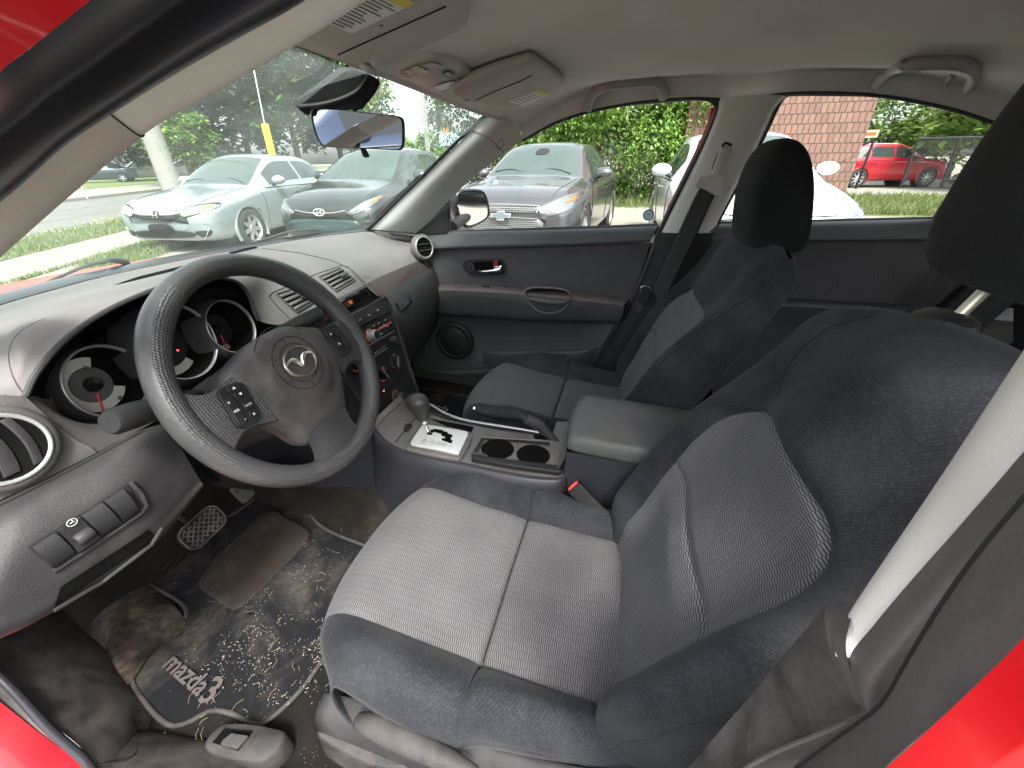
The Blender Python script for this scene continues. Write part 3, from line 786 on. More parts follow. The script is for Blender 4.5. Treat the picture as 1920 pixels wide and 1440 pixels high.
lo2 = LP([(1640, 1338, -.708), (1590, 1376, -.712), (1480, 1450, -.716), (1360, 1540, -.718)])
m = MB(); m.grid(loft([lo_, [a.lerp(b, .3)+Vector((-.004, .003, 0)) for a, b in zip(lo_, lo2)], lo2], 40, 5)); m.build('trim_foot', M_RIDGE, db, sharp=0)
m = MB(); m.tube(resample(lo_, 20), .0016, 6); m.build('trim_ridge', M_RIDGE, db)
# red body side below
f1 = LP([(2040, 1055, -.750), (1925, 1190, -.752), (1850, 1266, -.754), (1730, 1379, -.757), (1650, 1450, -.758), (1520, 1565, -.758)])
f2 = LP([(2300, 1300, -.775), (2100, 1450, -.775), (2000, 1550, -.775), (1900, 1600, -.775), (1800, 1650, -.775), (1700, 1700, -.775)])
m = MB(); m.grid(loft([f1, [a.lerp(b, .4)+Vector((-.006, .002, 0)) for a, b in zip(f1, f2)], f2], 40, 6, linear=True)); m.build('red_frame', M_RED, db, sharp=0)
# ------------------------------------------------------------------ passenger door and rear door
M_PANEL = plastic('door_panel_plastic', rgb(.050, .053, .055), .5, 1500, .5, dust=.25, dustcol=(.12, .115, .11, 1), ds=4)
M_PANELR = plastic('door_armrest_plastic', rgb(.078, .064, .062), .5, 1500, .5, dust=.6, dustcol=(.20, .155, .145, 1), ds=8, dlo=.35, dhi=.75)
pd = cpart('passenger_door', 'front passenger door with dark panel, speaker and chrome handle')
rows = [
 [(770, 437, .725), (843, 432, .725), (1000, 427, .725), (1130, 423, .725), (1234, 419, .725)],
 [(770, 440, .705), (843, 435, .705), (1000, 431, .705), (1130, 427, .705), (1234, 423, .705)],
 [(772, 447, .685), (845, 442, .685), (1000, 438, .685), (1130, 433, .685), (1230, 430, .685)],
 [(778, 465, .668), (845, 461, .668), (1000, 456, .668), (1130, 451, .668), (1222, 447, .668)],
 [(780, 472, .672), (845, 467, .672), (1000, 463, .672), (1130, 458, .672), (1219, 454, .672)]]
R_ = [VX(r, 'x') for r in rows]
m = MB(); m.grid(loft(R_, 40, 4)); m.build('belt_pad', M_PANEL, pd, sharp=50)
rows = [
 [(782, 472, .69), (845, 468, .69), (1000, 464, .69), (1130, 459, .69), (1219, 455, .69)],
 [(786, 476, .693), (845, 473, .693), (1000, 469, .693), (1130, 463, .693), (1218, 459, .693)],
 [(795, 500, .700), (845, 500, .700), (1000, 498, .700), (1130, 498, .700), (1206, 500, .700)],
 [(800, 535, .700), (845, 535, .700), (1000, 540, .700), (1100, 548, .700), (1184, 556, .700)],
 [(802, 545, .698), (845, 545, .698), (1000, 550, .698), (1100, 556, .698), (1180, 566, .698)]]
R_ = [VX(r, 'x') for r in rows]
m = MB(); m.grid(loft(R_, 40, 5)); m.build('fabric_panel', M_INSD, pd, sharp=0)
BV_DF = BVHTree.FromPolygons([tuple(v) for v in m.v], m.f)
at = [[(812, 535, .697), (850, 533, .697), (930, 534, .697), (985, 539, .697), (1070, 545, .697), (1120, 551, .697), (1178, 561, .697)],
      [(812, 537, .672), (850, 536, .670), (930, 538, .662), (985, 544, .655), (1070, 550, .655), (1120, 556, .662), (1176, 565, .675)],
      [(812, 542, .655), (850, 541, .648), (930, 544, .638), (985, 549, .630), (1070, 556, .630), (1120, 562, .640), (1172, 570, .660)],
      [(812, 546, .650), (850, 545, .642), (930, 549, .633), (985, 554, .626), (1070, 562, .626), (1120, 567, .635), (1170, 574, .655)]]
m = MB(); m.grid(loft([VX(r, 'x') for r in at], 50, 5)); m.build('armrest_top', M_PANELR, pd, sharp=0)
BV_AT = BVHTree.FromPolygons([tuple(v) for v in m.v], m.f)
af = [at[3],
      [(812, 560, .648), (850, 560, .642), (930, 563, .634), (985, 572, .628), (1070, 576, .628), (1120, 580, .640), (1168, 586, .655)],
      [(812, 585, .662), (850, 588, .660), (930, 592, .655), (985, 597, .650), (1070, 599, .650), (1120, 600, .655), (1163, 602, .668)],
      [(812, 590, .690), (850, 593, .690), (930, 597, .688), (985, 602, .688), (1070, 604, .688), (1120, 605, .688), (1161, 607, .692)]]
m = MB(); m.grid(loft([VX(r, 'x') for r in af], 50, 5)); m.build('armrest', M_PANEL, pd, sharp=0)
BV_AF = BVHTree.FromPolygons([tuple(v) for v in m.v], m.f)
# pull cup
cup = [(984, 548), (992, 541), (1010, 539), (1045, 541), (1064, 546), (1070, 556), (1066, 570), (1052, 583), (1034, 587), (1012, 584), (998, 573), (988, 560)]
cp_ = [V(u, v, 'x', .620) for u, v in cup]
m = MB(); m.tube(cp_, .0045, 8, closed=True, n=80); m.build('pull_cup_rim', M_PANELR, pd)
cc = V(1030, 565, 'x', .628)
m = MB(); r0 = resample(cp_, 40, True); rr = []
for k, (s, dx) in enumerate(((1, 0), (.93, .012), (.84, .03), (.5, .04), (.05, .042))):
    rr.append([cc+(p-cc)*s*Vector((1, 1, 1)).length/1.7320508+Vector((dx-.0, 0, 0)) for p in r0])
m.grid(rr, closed=True); m.build('pull_cup', M_PLD, pd, sharp=0)
hr = [V(990, 560, 'x', .612), V(1005, 563, 'x', .602), V(1030, 566, 'x', .600), V(1055, 567, 'x', .602), V(1068, 562, 'x', .612)]
m = MB(); m.tube(hr, [.006, .010, .011, .010, .006], 12, n=24, up=(0, 0, 1), flat=1.0); m.build('pull_handle', M_PANEL, pd)
# window switch blank marks on the armrest
m = patch(BV_AT, [(903, 535), (917, 536), (920, 540), (905, 539)], .0012, 4); m.build('switch_blank', M_LINE, pd)
m = patch(BV_AT, [(946, 537), (950, 537), (951, 540), (947, 540)], .0012, 3); m.build('screw_hole', M_LINE, pd)
# inner handle
hb = [(867, 497), (872, 489), (890, 486), (935, 485), (944, 489), (945, 508), (940, 514), (890, 516), (874, 508)]
P_ = [V(u, v, 'x', .690) for u, v in hb]
Hn = Vector((-1, 0, 0))
m = MB(); m.prism(resample(P_, 40, True), (-.004, 0, 0)); m.build('handle_bezel', M_PLD, pd, bevel=.002)
m = MB(); m.prism([V(u, v, 'x', .6858) for u, v in ((888, 491), (936, 489), (941, 493), (941, 508), (935, 511), (898, 512), (890, 504))], (-.0006, 0, 0)); m.build('handle_recess', M_VOID, pd)
m = MB(); m.tube([V(897, 508, 'x', .680), V(905, 509, 'x', .668), V(920, 508, 'x', .663), V(936, 505, 'x', .668), V(940, 498, 'x', .676)], [.004, .006, .0065, .007, .006], 10, n=20, up=(0, 0, 1), flat=.9)
m.prism([V(u, v, 'x', .678) for u, v in ((927, 499), (940, 498), (941, 509), (928, 511))], (-.008, 0, 0)); m.build('door_handle', M_CHR, pd, bevel=.0012)
m = MB(); m.prism([V(u, v, 'x', .680) for u, v in ((926, 489), (934, 488), (934, 498), (926, 499))], (-.006, 0, 0)); m.build('lock_tab', M_REDI, pd, bevel=.0008)
m = MB(); m.tube([V(u, v, 'x', .6855) for u, v in ((880, 495), (885, 495), (886, 501), (885, 508), (880, 508), (878, 501))], .0012, 6, closed=True, n=24); m.build('lock_button', M_PANEL, pd)
# lower panel with map pocket, speaker
rows = [
 [(775, 588, .70), (850, 592, .698), (930, 597, .698), (1070, 604, .698), (1161, 606, .698)],
 [(775, 600, .712), (850, 603, .712), (930, 607, .712), (1060, 612, .712), (1158, 612, .700)],
 [(775, 625, .716), (850, 625, .716), (930, 630, .722), (1050, 635, .722), (1145, 634, .700)],
 [(775, 655, .712), (850, 655, .712), (930, 655, .722), (1045, 655, .722), (1132, 657, .700)],
 [(775, 690, .705), (850, 690, .705), (930, 690, .706), (1040, 695, .706), (1108, 697, .700)],
 [(775, 735, .70), (850, 735, .70), (930, 735, .70), (1030, 740, .70), (1085, 740, .700)]]
m = MB(); m.grid(loft([VX(r, 'x') for r in rows], 50, 6)); m.build('lower_panel', M_PANEL, pd, sharp=0)
pk = [[(905, 660, .70), (930, 659, .680), (980, 658, .672), (1040, 658, .672), (1090, 657, .680), (1118, 650, .695)],
      [(905, 664, .70), (930, 664, .672), (980, 664, .664), (1040, 664, .664), (1090, 662, .672), (1120, 655, .695)],
      [(905, 680, .70), (930, 690, .675), (980, 698, .668), (1040, 700, .668), (1085, 697, .675), (1105, 690, .695)]]
m = MB(); m.grid(loft([VX(r, 'x') for r in pk], 40, 5)); m.build('map_pocket', M_PANEL, pd, sharp=50)
m = MB(); m.tube([V(u, v, 'x', .703) for u, v in ((948, 635), (990, 634), (1050, 635), (1075, 637), (1088, 626))], .0015, 6, n=30); m.build('pocket_edge', M_PANELR, pd)
sc = V(852, 640, 'x', .690); Ms = frame(sc, (0, -1, 0), (0, 0, 1))
m = MB(); m.lathe([(.001, .012), (.045, .011), (.060, .006), (.067, .002), (.070, .006), (.076, .007), (.084, .002), (.086, -.012)], Ms, 48); m.build('speaker_grille', M_PLD, pd, sharp=0)
# lower sill ledge of the door
m = MB(); m.tube([V(u, v, 'x', .675) for u, v in ((790, 690), (822, 697), (860, 700), (910, 698), (960, 690))], .011, 8, n=30, flat=1.2); m.build('lower_ledge', M_PANEL, pd)
# mirror sail and window line
m = MB(); m.prism([V(u, v, 'x', .700) for u, v in ((772, 441), (800, 415), (820, 393), (843, 364), (843, 433), (838, 438))], (-.012, 0, 0)); m.build('mirror_sail', M_PLD, pd, bevel=.003)
wl = [(843, 434), (1000, 429), (1130, 425), (1234, 421)]
m = MB(); m.tube([V(u, v, 'x', .712) for u, v in wl], .004, 6, n=40); m.build('glass_seal', M_RUB, pd)
G_DOOR = glass_mat('door_glass', tint=(.93, .97, .95), refl=.02)
WC = [(843, 434), (843, 372), (880, 338), (915, 308), (960, 276), (1010, 244), (1060, 224), (1120, 204), (1200, 190), (1290, 184), (1340, 184), (1345, 200), (1332, 245), (1300, 320), (1262, 395), (1238, 436)]
m = MB(); m.poly([V(u, v, 'x', .715-(434-v)/250*.085) for u, v in WC]); m.build('window', G_DOOR, pd, smooth=False)
pil = [V(843, 432, 'x', .704), V(843, 400, 'x', .696), V(843, 368, 'x', .690)]
m = MB(); m.tube(pil, .0045, 6); m.build('sail_seal', M_RUB, pd)
M_STK = simple('sticker_teal', rgb(.03, .28, .42), .5); M_STW = simple('sticker_white', rgb(.65, .72, .75), .5)
def gl(u, v, o=0): return V(u, v, 'x', .715-(434-v)/250*.085-o)
Mk = frame(gl(1216, 403, .002), gl(1226, 403)-gl(1206, 403), gl(1216, 395)-gl(1216, 411))
m = MB(); ci = [Mk @ p for p in circ(.0185, 32)]; cj = [Mk @ p for p in circ(.0135, 32)]; m.grid([ci, cj], closed=True); m.build('sticker', M_STK, pd, smooth=False)
m = MB(); m.poly([Mk @ p for p in circ(.0134, 32)]); stw = m.build('sticker_centre', M_STW, pd, smooth=False)
m = MB(); m.box((0, .001, .0006), (.018, .003, .0004), Mk); m.box((0, -.005, .0006), (.012, .002, .0004), Mk); m.build('sticker_print', M_STK, pd)
# outside mirror
om = MB(); oc = V(886, 392, 'x', .90)
mg = [(860, 371), (867, 362), (885, 360), (903, 362), (911, 375), (914, 392), (912, 406), (896, 417), (877, 422), (866, 408), (860, 390)]
nrm = Vector((-.50, -.866, .0)).normalized()
gp = [VN(u, v, oc, nrm) for u, v in mg]
gpr = resample(gp, 40, True)
def grow(pts, c, s, d): return [c+(p-c)*s+d for p in pts]
gc = sum(gpr, Vector())/40
om.grid([grow(gpr, gc, 1.02, nrm*-.002), grow(gpr, gc, 1.10, nrm*.004), grow(gpr, gc, 1.18, nrm*-.004), grow(gpr, gc, 1.20, nrm*-.03), grow(gpr, gc, 1.0, nrm*-.075), grow(gpr, gc, .5, nrm*-.10), grow(gpr, gc, .05, nrm*-.105)], closed=True)
om_o = om.build('door_mirror', M_BLK, pd, sharp=0)
m = MB(); m.tube([oc-nrm*.03+Vector((-.02, 0, -.03)), V(848, 425, 'x', .76)], .022, 12); 
mm = m.build('mirror_arm', M_PLD, pd)
M_MIR = simple('mirror_silvering', rgb(.92, .93, .93), .01, 1.0)
m = MB(); m.poly(gpr); m.build('mirror_glass', M_MIR, pd, smooth=False)
# outer skin of the passenger side, red, keeps light out below the windows
m = MB(); m.grid([L3((.745, 1.0, .90), (.750, .4, .93), (.750, -.1, .96), (.745, -1.2, .99)), L3((.80, 1.0, .6), (.82, .4, .6), (.82, -.1, .6), (.80, -1.2, .6)), L3((.78, 1.0, .2), (.80, .4, .2), (.8, -.1, .2), (.78, -1.2, .2))]); m.build('outer_skin', M_RED, pd, sharp=0)

m = MB(); m.grid([L3((.731, 1.2, .90), (.731, .5, .925), (.731, -.2, .955), (.731, -1.75, .99)), L3((.735, 1.2, .2), (.735, .5, .2), (.735, -.2, .2), (.735, -1.75, .2))]); m.build('door_backing', M_VOID, pd, sharp=0)  # black sheet added behind the door panels so their gaps show dark

rd = cpart('rear_door', 'rear passenger-side door with plain dark panel')
rows = [
 [(1330, 417, .722), (1500, 413, .722), (1640, 410, .722), (1760, 407, .722), (1900, 402, .722)],
 [(1330, 421, .700), (1500, 417, .700), (1640, 414, .700), (1760, 411, .700), (1900, 407, .700)],
 [(1330, 428, .685), (1500, 425, .685), (1640, 422, .685), (1760, 420, .685), (1900, 416, .685)],
 [(1335, 448, .672), (1500, 447, .672), (1640, 446, .672), (1760, 445, .672), (1900, 443, .672)],
 [(1335, 454, .676), (1500, 453, .676), (1640, 452, .676), (1760, 451, .676), (1900, 449, .676)]]
m = MB(); m.grid(loft([VX(r, 'x') for r in rows], 40, 4)); m.build('belt_pad', M_PANEL, rd, sharp=50)
rows = [[(1335, 454, .695), (1500, 453, .695), (1700, 451, .695), (1900, 449, .695)], [(1335, 460, .70), (1500, 459, .70), (1700, 458, .70), (1900, 455, .70)],
        [(1335, 560, .70), (1500, 560, .70), (1700, 570, .70), (1900, 570, .70)]]
m = MB(); m.grid(loft([VX(r, 'x') for r in rows], 40, 4)); m.build('fabric_panel', M_INSD, rd, sharp=0)
rows = [[(1335, 560, .70), (1500, 560, .70), (1700, 571, .70), (1900, 578, .70)], [(1335, 568, .65), (1480, 570, .65), (1640, 580, .65), (1900, 600, .65)],
        [(1335, 582, .655), (1480, 586, .655), (1640, 596, .655), (1900, 610, .655)], [(1335, 640, .69), (1480, 640, .69), (1640, 640, .69), (1900, 650, .69)], [(1335, 760, .69), (1480, 760, .69), (1640, 760, .69), (1900, 760, .69)]]
m = MB(); m.grid(loft([VX(r, 'x') for r in rows], 40, 4)); m.build('armrest', M_PANEL, rd, sharp=50)
m = MB(); m.tube([V(u, v, 'x', .712) for u, v in ((1335, 418), (1500, 414), (1640, 411), (1770, 408))], .004, 6, n=30); m.build('glass_seal', M_RUB, rd)
WR = [(1338, 437), (1410, 290), (1468, 180), (1480, 174), (1560, 172), (1640, 177), (1700, 186), (1780, 202), (1865, 228), (1900, 300), (1900, 404), (1340, 418)]
m = MB(); m.poly([V(u, v, 'x', .715-(434-v)/250*.085) for u, v in WR]); m.build('window', G_DOOR, rd, smooth=False)
# rear quarter line of the window
Cp = VX([(1752, 407, .70), (1790, 350, .69), (1830, 290, .67), (1865, 235, .64), (1880, 200, .62)], 'x'); Cq = VX([(1900, 420, .69), (1930, 350, .68), (1960, 290, .66), (1990, 235, .63), (2000, 200, .62)], 'x')
m = MB(); m.grid(loft([Cp, Cq], 20, 3, linear=True)); cq_ = m.build('rear_pillar', M_PLD, CAR, solid=.02); cmesh(cq_)

# rear seat and dark tub behind, closes the cabin
rs = cpart('rear_seat', 'dark rear bench seat')
m = MB(); m.grid(loft([L3((-.62, -1.02, .50), (0, -1.0, .52), (.62, -1.02, .50)), L3((-.62, -1.10, .62), (0, -1.08, .64), (.62, -1.10, .62)), L3((-.62, -1.22, .86), (0, -1.2, .88), (.62, -1.22, .86)), L3((-.60, -1.30, 1.06), (0, -1.28, 1.08), (.60, -1.30, 1.04)), L3((-.58, -1.40, 1.08), (0, -1.40, 1.10), (.58, -1.40, 1.05))], 30, 5)); m.build('backrest', M_HR, rs, sharp=0)
m = MB(); m.grid(loft([L3((-.62, -1.10, .52), (0, -1.1, .53), (.62, -1.10, .52)), L3((-.62, -.75, .52), (0, -.74, .53), (.62, -.75, .52)), L3((-.60, -.66, .46), (0, -.64, .47), (.60, -.66, .46)), L3((-.60, -.66, .28), (0, -.64, .28), (.60, -.66, .28))], 30, 5)); m.build('cushion', M_HR, rs, sharp=0)
# far bolster stripes and belt by the rear seat
m = MB(); m.grid(loft([L3((.60, -1.0, .5), (.62, -1.06, .70), (.62, -1.14, .92), (.60, -1.2, 1.02)), L3((.66, -.92, .5), (.68, -.96, .72), (.68, -1.05, .95), (.66, -1.15, 1.05)), L3((.70, -.98, .5), (.70, -1.02, .72), (.70, -1.12, .95), (.68, -1.2, 1.05))], 16, 4)); m.build('side_bolster', M_PLD, rs, sharp=0)
m = MB(); m.grid([[V(u, v, 'x', .60) for u, v in ((1770, 500), (1735, 545), (1690, 590))], [V(u, v, 'x', .60) for u, v in ((1800, 505), (1772, 548), (1735, 590))]]); m.build('belt', M_BELT, rs)
# windows and panels of the driver side rear, back window: light openings with glass
m = MB(); m.grid([L3((-.72, -.18, .22), (-.72, -.7, .22), (-.72, -1.5, .3)), L3((-.72, -.18, .96), (-.72, -.7, .99), (-.70, -1.5, 1.03))]); cmesh(m.build('rear_side_panel', M_PLD, CAR, solid=.02))
m = MB(); m.grid([L3((-.70, -1.5, .3), (.70, -1.5, .3)), L3((-.66, -1.5, 1.10), (.66, -1.5, 1.10))]); cmesh(m.build('rear_bulkhead', M_PLD, CAR, solid=.02))
# grab handles
def grab(px, lab, hook=None):
    g = cpart('grab_handle', lab)
    P_ = []
    for u, v, o in px:
        h = HIT(bvh_head, u, v)[0]; P_.append(h+(CL-h).normalized()*(.002+o*1.15))
    m = MB(); n_ = HIT(bvh_head, px[len(px)//2][0], px[len(px)//2][1])[1]
    m.tube(P_, [.0150]+[.0130]*(len(P_)-2)+[.0150], 12, n=60, up=(-1, 0, 0), flat=.75); m.build('grip', M_GRAB, g, sharp=0)
    if hook:
        a = [HIT(bvh_head, u, v)[0]+(CL-HIT(bvh_head, u, v)[0]).normalized()*o for u, v, o in hook]; m = MB(); m.tube(a, [.004, .006, .004], 8, n=14); m.build('coat_hook', M_GRAB, g)
grab([(1101, 203, .004), (1106, 186, .022), (1118, 170, .036), (1140, 160, .042), (1185, 154, .044), (1220, 152, .042), (1237, 158, .034), (1243, 170, .02), (1245, 181, .004)], 'grab handle above the front passenger window')
grab([(1642, 158, .004), (1655, 144, .022), (1672, 130, .036), (1700, 122, .042), (1750, 118, .044), (1795, 119, .044), (1820, 128, .036), (1826, 145, .022), (1818, 162, .004)], 'grab handle with coat hook above the rear window', [(1785, 140, .002), (1778, 152, .018), (1772, 164, .024)])
# ------------------------------------------------------------------ dashboard
da = cpart('dashboard')
NC = 14
rowA = [(-200, 650), (-120, 615), (-60, 594), (0, 572), (80, 549), (180, 522), (280, 500), (380, 480), (470, 464), (540, 452), (600, 443), (650, 437), (700, 434), (790, 441)]
A_ = [V(u, v, 'z', .952) for u, v in rowA]; A_[-1] = V(790, 441, 'x', .665)
A0 = [p+Vector((0, .05, -.012)) for p in A_]
rowM = [(-100, 665, .78), (-50, 632, .78), (0, 605, .79), (50, 583, .80), (125, 555, .81), (225, 527, .83), (325, 503, .85), (415, 487, .86), (490, 474, .87), (555, 464, .87), (612, 458, .87), (662, 452, .87), (715, 450, .87), (793, 447, .80)]
M_ = [V(u, v, 'y', y) for u, v, y in rowM]
rowB = [(-90, 740, .66), (-30, 700, .65), (18, 668, .632), (33, 632, .635), (88, 598, .645), (190, 560, .655), (320, 520, .665), (410, 506, .675), (470, 512, .69), (510, 535, .71), (572, 520, .735), (648, 500, .755), (720, 478, .765), (792, 460, .75)]
B_ = [V(u, v, 'y', y) for u, v, y in rowB]
rowL = [(-80, 800, .615), (-10, 745, .605), (47, 743, .600), (74, 691, .602), (134, 627, .605), (225, 570, .608), (340, 527, .612), (412, 520, .620), (458, 540, .632), (484, 600, .645), (552, 606, .655), (625, 575, .665), (688, 537, .696), (800, 483, .725)]
L_ = [V(u, v, 'y', y) for u, v, y in rowL]
def rowgrid(rows, kx=6, ky=5):
    out = []
    for a in range((len(rows)-1)*ky+1):
        t = a/ky; line = [cr([r[j] for r in rows], t) for j in range(len(rows[0]))]
        out.append([cr(line, b/kx) for b in range((len(line)-1)*kx+1)])
    return out
G = rowgrid([A0, A_, M_, B_, L_])
m = MB(); m.grid(G); m.build('dash_top', M_DASH, da, sharp=0)
BV_DT = BVHTree.FromPolygons([tuple(v) for v in m.v], m.f)
def seam(name, bv, pts, r=.0011, off=.0002, mat=None, par=None):
    l = pline(bv, pts, off)
    if len(l) > 3:
        m = MB(); m.tube(l, r, 6); return m.build(name, mat or M_LINE, par or da)
for sd_, pts_ in ((-1, [(1460, 740), (1472, 695), (1505, 650), (1560, 612), (1640, 592)]), (1, [(1230, 690), (1300, 625), (1400, 560), (1490, 515)]), (1, [(1290, 545), (1296, 510), (1318, 478)])):
    l_ = pline(BV_SEAT[sd_][1], pts_, .0003)
    if len(l_) > 6: m = MB(); m.tube(l_, .0011 if sd_ < 0 else .0016, 5); m.build('shoulder_seam', M_LINE, BV_SEAT[sd_][0])
# windscreen base: black band and rubber
m = MB(); bd = resample([V(u, v, 'z', .953) for u, v in rowA], 80)
m.grid([[p+Vector((0, .00, .001)) for p in bd], [p+Vector((0, .030, .006)) for p in bd], [p+Vector((0, .06, .002)) for p in bd]]); m.build('windscreen_band', M_BLK, da, sharp=0)
# defroster slots
for q in ([(212, 536), (262, 519), (372, 492), (352, 502)], [(428, 474), (478, 463), (484, 465), (434, 477)]):
    m = patch(BV_DT, q, .0012, 10); m.build('defroster_slot', M_VOID, da, smooth=False)
# the soft seams on the pad
seam('pad_seam', BV_DT, [(492, 466), (560, 474), (620, 488), (655, 503), (684, 535)])
seam('hood_crease', BV_DT, [(47, 741), (33, 724), (24, 706), (18, 685), (16, 668), (19, 650), (27, 634), (42, 619), (62, 607), (86, 597)], .0006, .0, M_PL)
# hood lip: a rolled edge, then the dark cave
lip = [L_[2], L_[3], L_[4], L_[5], L_[6], L_[7], L_[8], L_[9]]
lipr = resample(lip, 70)
m = MB(); m.tube(lipr, .0035, 8); m.build('hood_lip', M_PL, da)
back = [V(u, v, 'y', .735) for u, v in ((95, 790), (110, 715), (160, 650), (240, 605), (330, 560), (400, 540), (450, 550), (478, 610))]
backr = resample(back, 70)
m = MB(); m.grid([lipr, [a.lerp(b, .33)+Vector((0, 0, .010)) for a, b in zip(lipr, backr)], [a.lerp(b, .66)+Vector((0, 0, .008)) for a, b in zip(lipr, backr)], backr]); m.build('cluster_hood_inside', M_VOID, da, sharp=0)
m = MB(); m.poly([V(u, v, 'y', .738) for u, v in ((40, 850), (60, 640), (200, 560), (420, 500), (560, 560), (540, 700), (400, 850), (200, 900))]); m.build('cluster_back', M_PLD, da, smooth=False)
# lower cluster trim: from the hood corner to the column
ct = [[V(47, 744, 'y', .600), V(100, 790, 'y', .592), V(150, 828, 'y', .585), V(182, 849, 'y', .580)],
      [V(66, 743, 'y', .615), V(120, 782, 'y', .607), V(185, 808, 'y', .598), V(245, 815, 'y', .590)],
      [V(92, 748, 'y', .650), V(118, 785, 'y', .650), V(170, 795, 'y', .640), V(290, 790, 'y', .62)],
      [V(96, 720, 'y', .70), V(112, 768, 'y', .70), V(165, 790, 'y', .70), V(300, 785, 'y', .70)]]
m = MB(); m.grid(loft(ct, 24, 5)); m.build('cluster_trim', M_DASH2, da, sharp=0)
# gauges
DIALW = simple('dial_cream', rgb(.46, .47, .42), .6); DIALG = simple('dial_grey', rgb(.085, .082, .080), .6)
M_NEED = simple('needle_red', rgb(.75, .05, .08), .5)
def gauge(u, v, r, kind):
    """a chrome ringed tube with the dial at its bottom"""
    c = V(u, v, 'y', .668); ex = Vector((1, .10, 0)); Mg = frame(c, ex, Vector((0, .30, 1)))
    g = part('gauge', cl_)
    m = MB(); m.lathe([(r+.012, -.045), (r+.010, -.02), (r+.004, -.004), (r+.002, 0)], Mg, 56); m.build('gauge_shroud', M_PL, cl_, sharp=0); 
    m = MB(); e_ = .0 if kind == 0 else .0012; m.lathe([(r+.0030-e_, -.006), (r+.0030-e_, -.001), (r+.001, .0012), (r-.0005, -.001), (r-.001, -.006)], Mg, 56); m.build('gauge_ring', M_SILV, cl_, sharp=0)
    m = MB(); m.lathe([(r-.0015, -.005), (r-.006, -.030), (r-.010, -.0395)], Mg, 56); m.build('gauge_wall', M_VOID, cl_, sharp=0)
    bpy.data.objects.remove(g)
    D = Mg @ Matrix.Translation((0, 0, -.040))
    m = MB(); m.poly([D @ p for p in circ(r-.004, 56)]); m.build('dial', M_VOID, cl_, smooth=False)  # black dial: hood shade and glass reflection are in its colour
    def arc(a0, a1, r0, r1, n=30): 
        return [[D @ Vector((rr*math.cos(R(a0+(a1-a0)*k/n)), rr*math.sin(R(a0+(a1-a0)*k/n)), .0006)) for k in range(n+1)] for rr in (r0, r1)]
    m = MB(); m.grid(arc(*((235, 305) if kind == 1 else (205, 280)), r*.55, r*.88) if kind != 0 else arc(60, 330, r*.52, r*.84)); m.build('dial_scale', DIALW, cl_, smooth=False)  # cream arc cut short where the dial is painted as shaded
    m = MB(); m.poly([D @ (p+Vector((0, 0, .0012))) for p in circ(r*(.51 if kind == 0 else .61), 40)]); m.build('dial_face', DIALG if kind == 0 else M_PLD, cl_, smooth=False)
    m = MB(); m.lathe([(.001, .008), (r*.20, .007), (r*.22, .004), (r*.22, .001)], D, 28); m.build('needle_hub', M_BLK, cl_, sharp=30)
    return D
cl_ = cpart('instrument_cluster')
D0 = gauge(206, 714, .0520, 0)
def dial_text(D, s, x, y, size, mat=M_LINE, ang=0):
    m = MB(); text_mesh(m, s, D @ Matrix.Translation((x, y, .0016)) @ Matrix.Rotation(R(ang), 4, 'Z'), size); m.build('dial_number', mat, cl_, smooth=False)
rg = .052
def Dloc(D, u, v):
    n = D.to_3x3() @ Vector((0, 0, 1)); p = VN(u, v, D.translation+n*.0016, n); return D.inverted() @ p
def dial_at(D, s, u, v, size, ang=0, mat=M_LINE):
    q = Dloc(D, u, v); dial_text(D, s, q.x, q.y, size, mat, ang)
dial_at(D0, '8', 162, 690, .012, 40); dial_at(D0, '0', 203, 772, .012)
dial_at(D0, 'x1000 r/min', 228, 760, .0045, 55)
q = Dloc(D0, 225, 746); m = MB(); m.poly([D0 @ (Vector((q.x, q.y, .002))+p) for p in circ(.0035, 16)]); m.build('dial_dot', DIALG, cl_, smooth=False)
n0 = Dloc(D0, 178, 738); n1 = Dloc(D0, 192, 778)
m = MB(); m.tube([D0 @ Vector((n0.x, n0.y, .006)), D0 @ Vector((n1.x, n1.y, .006))], [.0016, .0010], 6); m.build('needle', M_NEED, cl_)
D1 = gauge(338, 640, .0640, 1)
D2 = gauge(436, 612, .0500, 2)
dial_at(D1, '20', 335, 672, .010)
q = Dloc(D1, 333, 657); m = MB(); m.poly([D1 @ (Vector((q.x, q.y, .002))+p) for p in circ(.0028, 3)]); m.build('warning_lamp', emis('warning_red', rgb(.9, .04, .05), 1.2), cl_, smooth=False)
for k in range(10):
    q = Dloc(D2, 425+k*.4, 634+k*3.2); m = MB(); m.box((q.x, q.y, .0012), (.006 if k % 5 == 0 else .004, .0008, .0004), D2); m.build('tick_mark', M_LINE, cl_)
q = Dloc(D2, 426, 662); m = MB(); m.tube([D2 @ Vector((0, 0, .005)), D2 @ Vector((q.x, q.y, .005))], .0011, 6); m.build('needle', M_NEED, cl_)
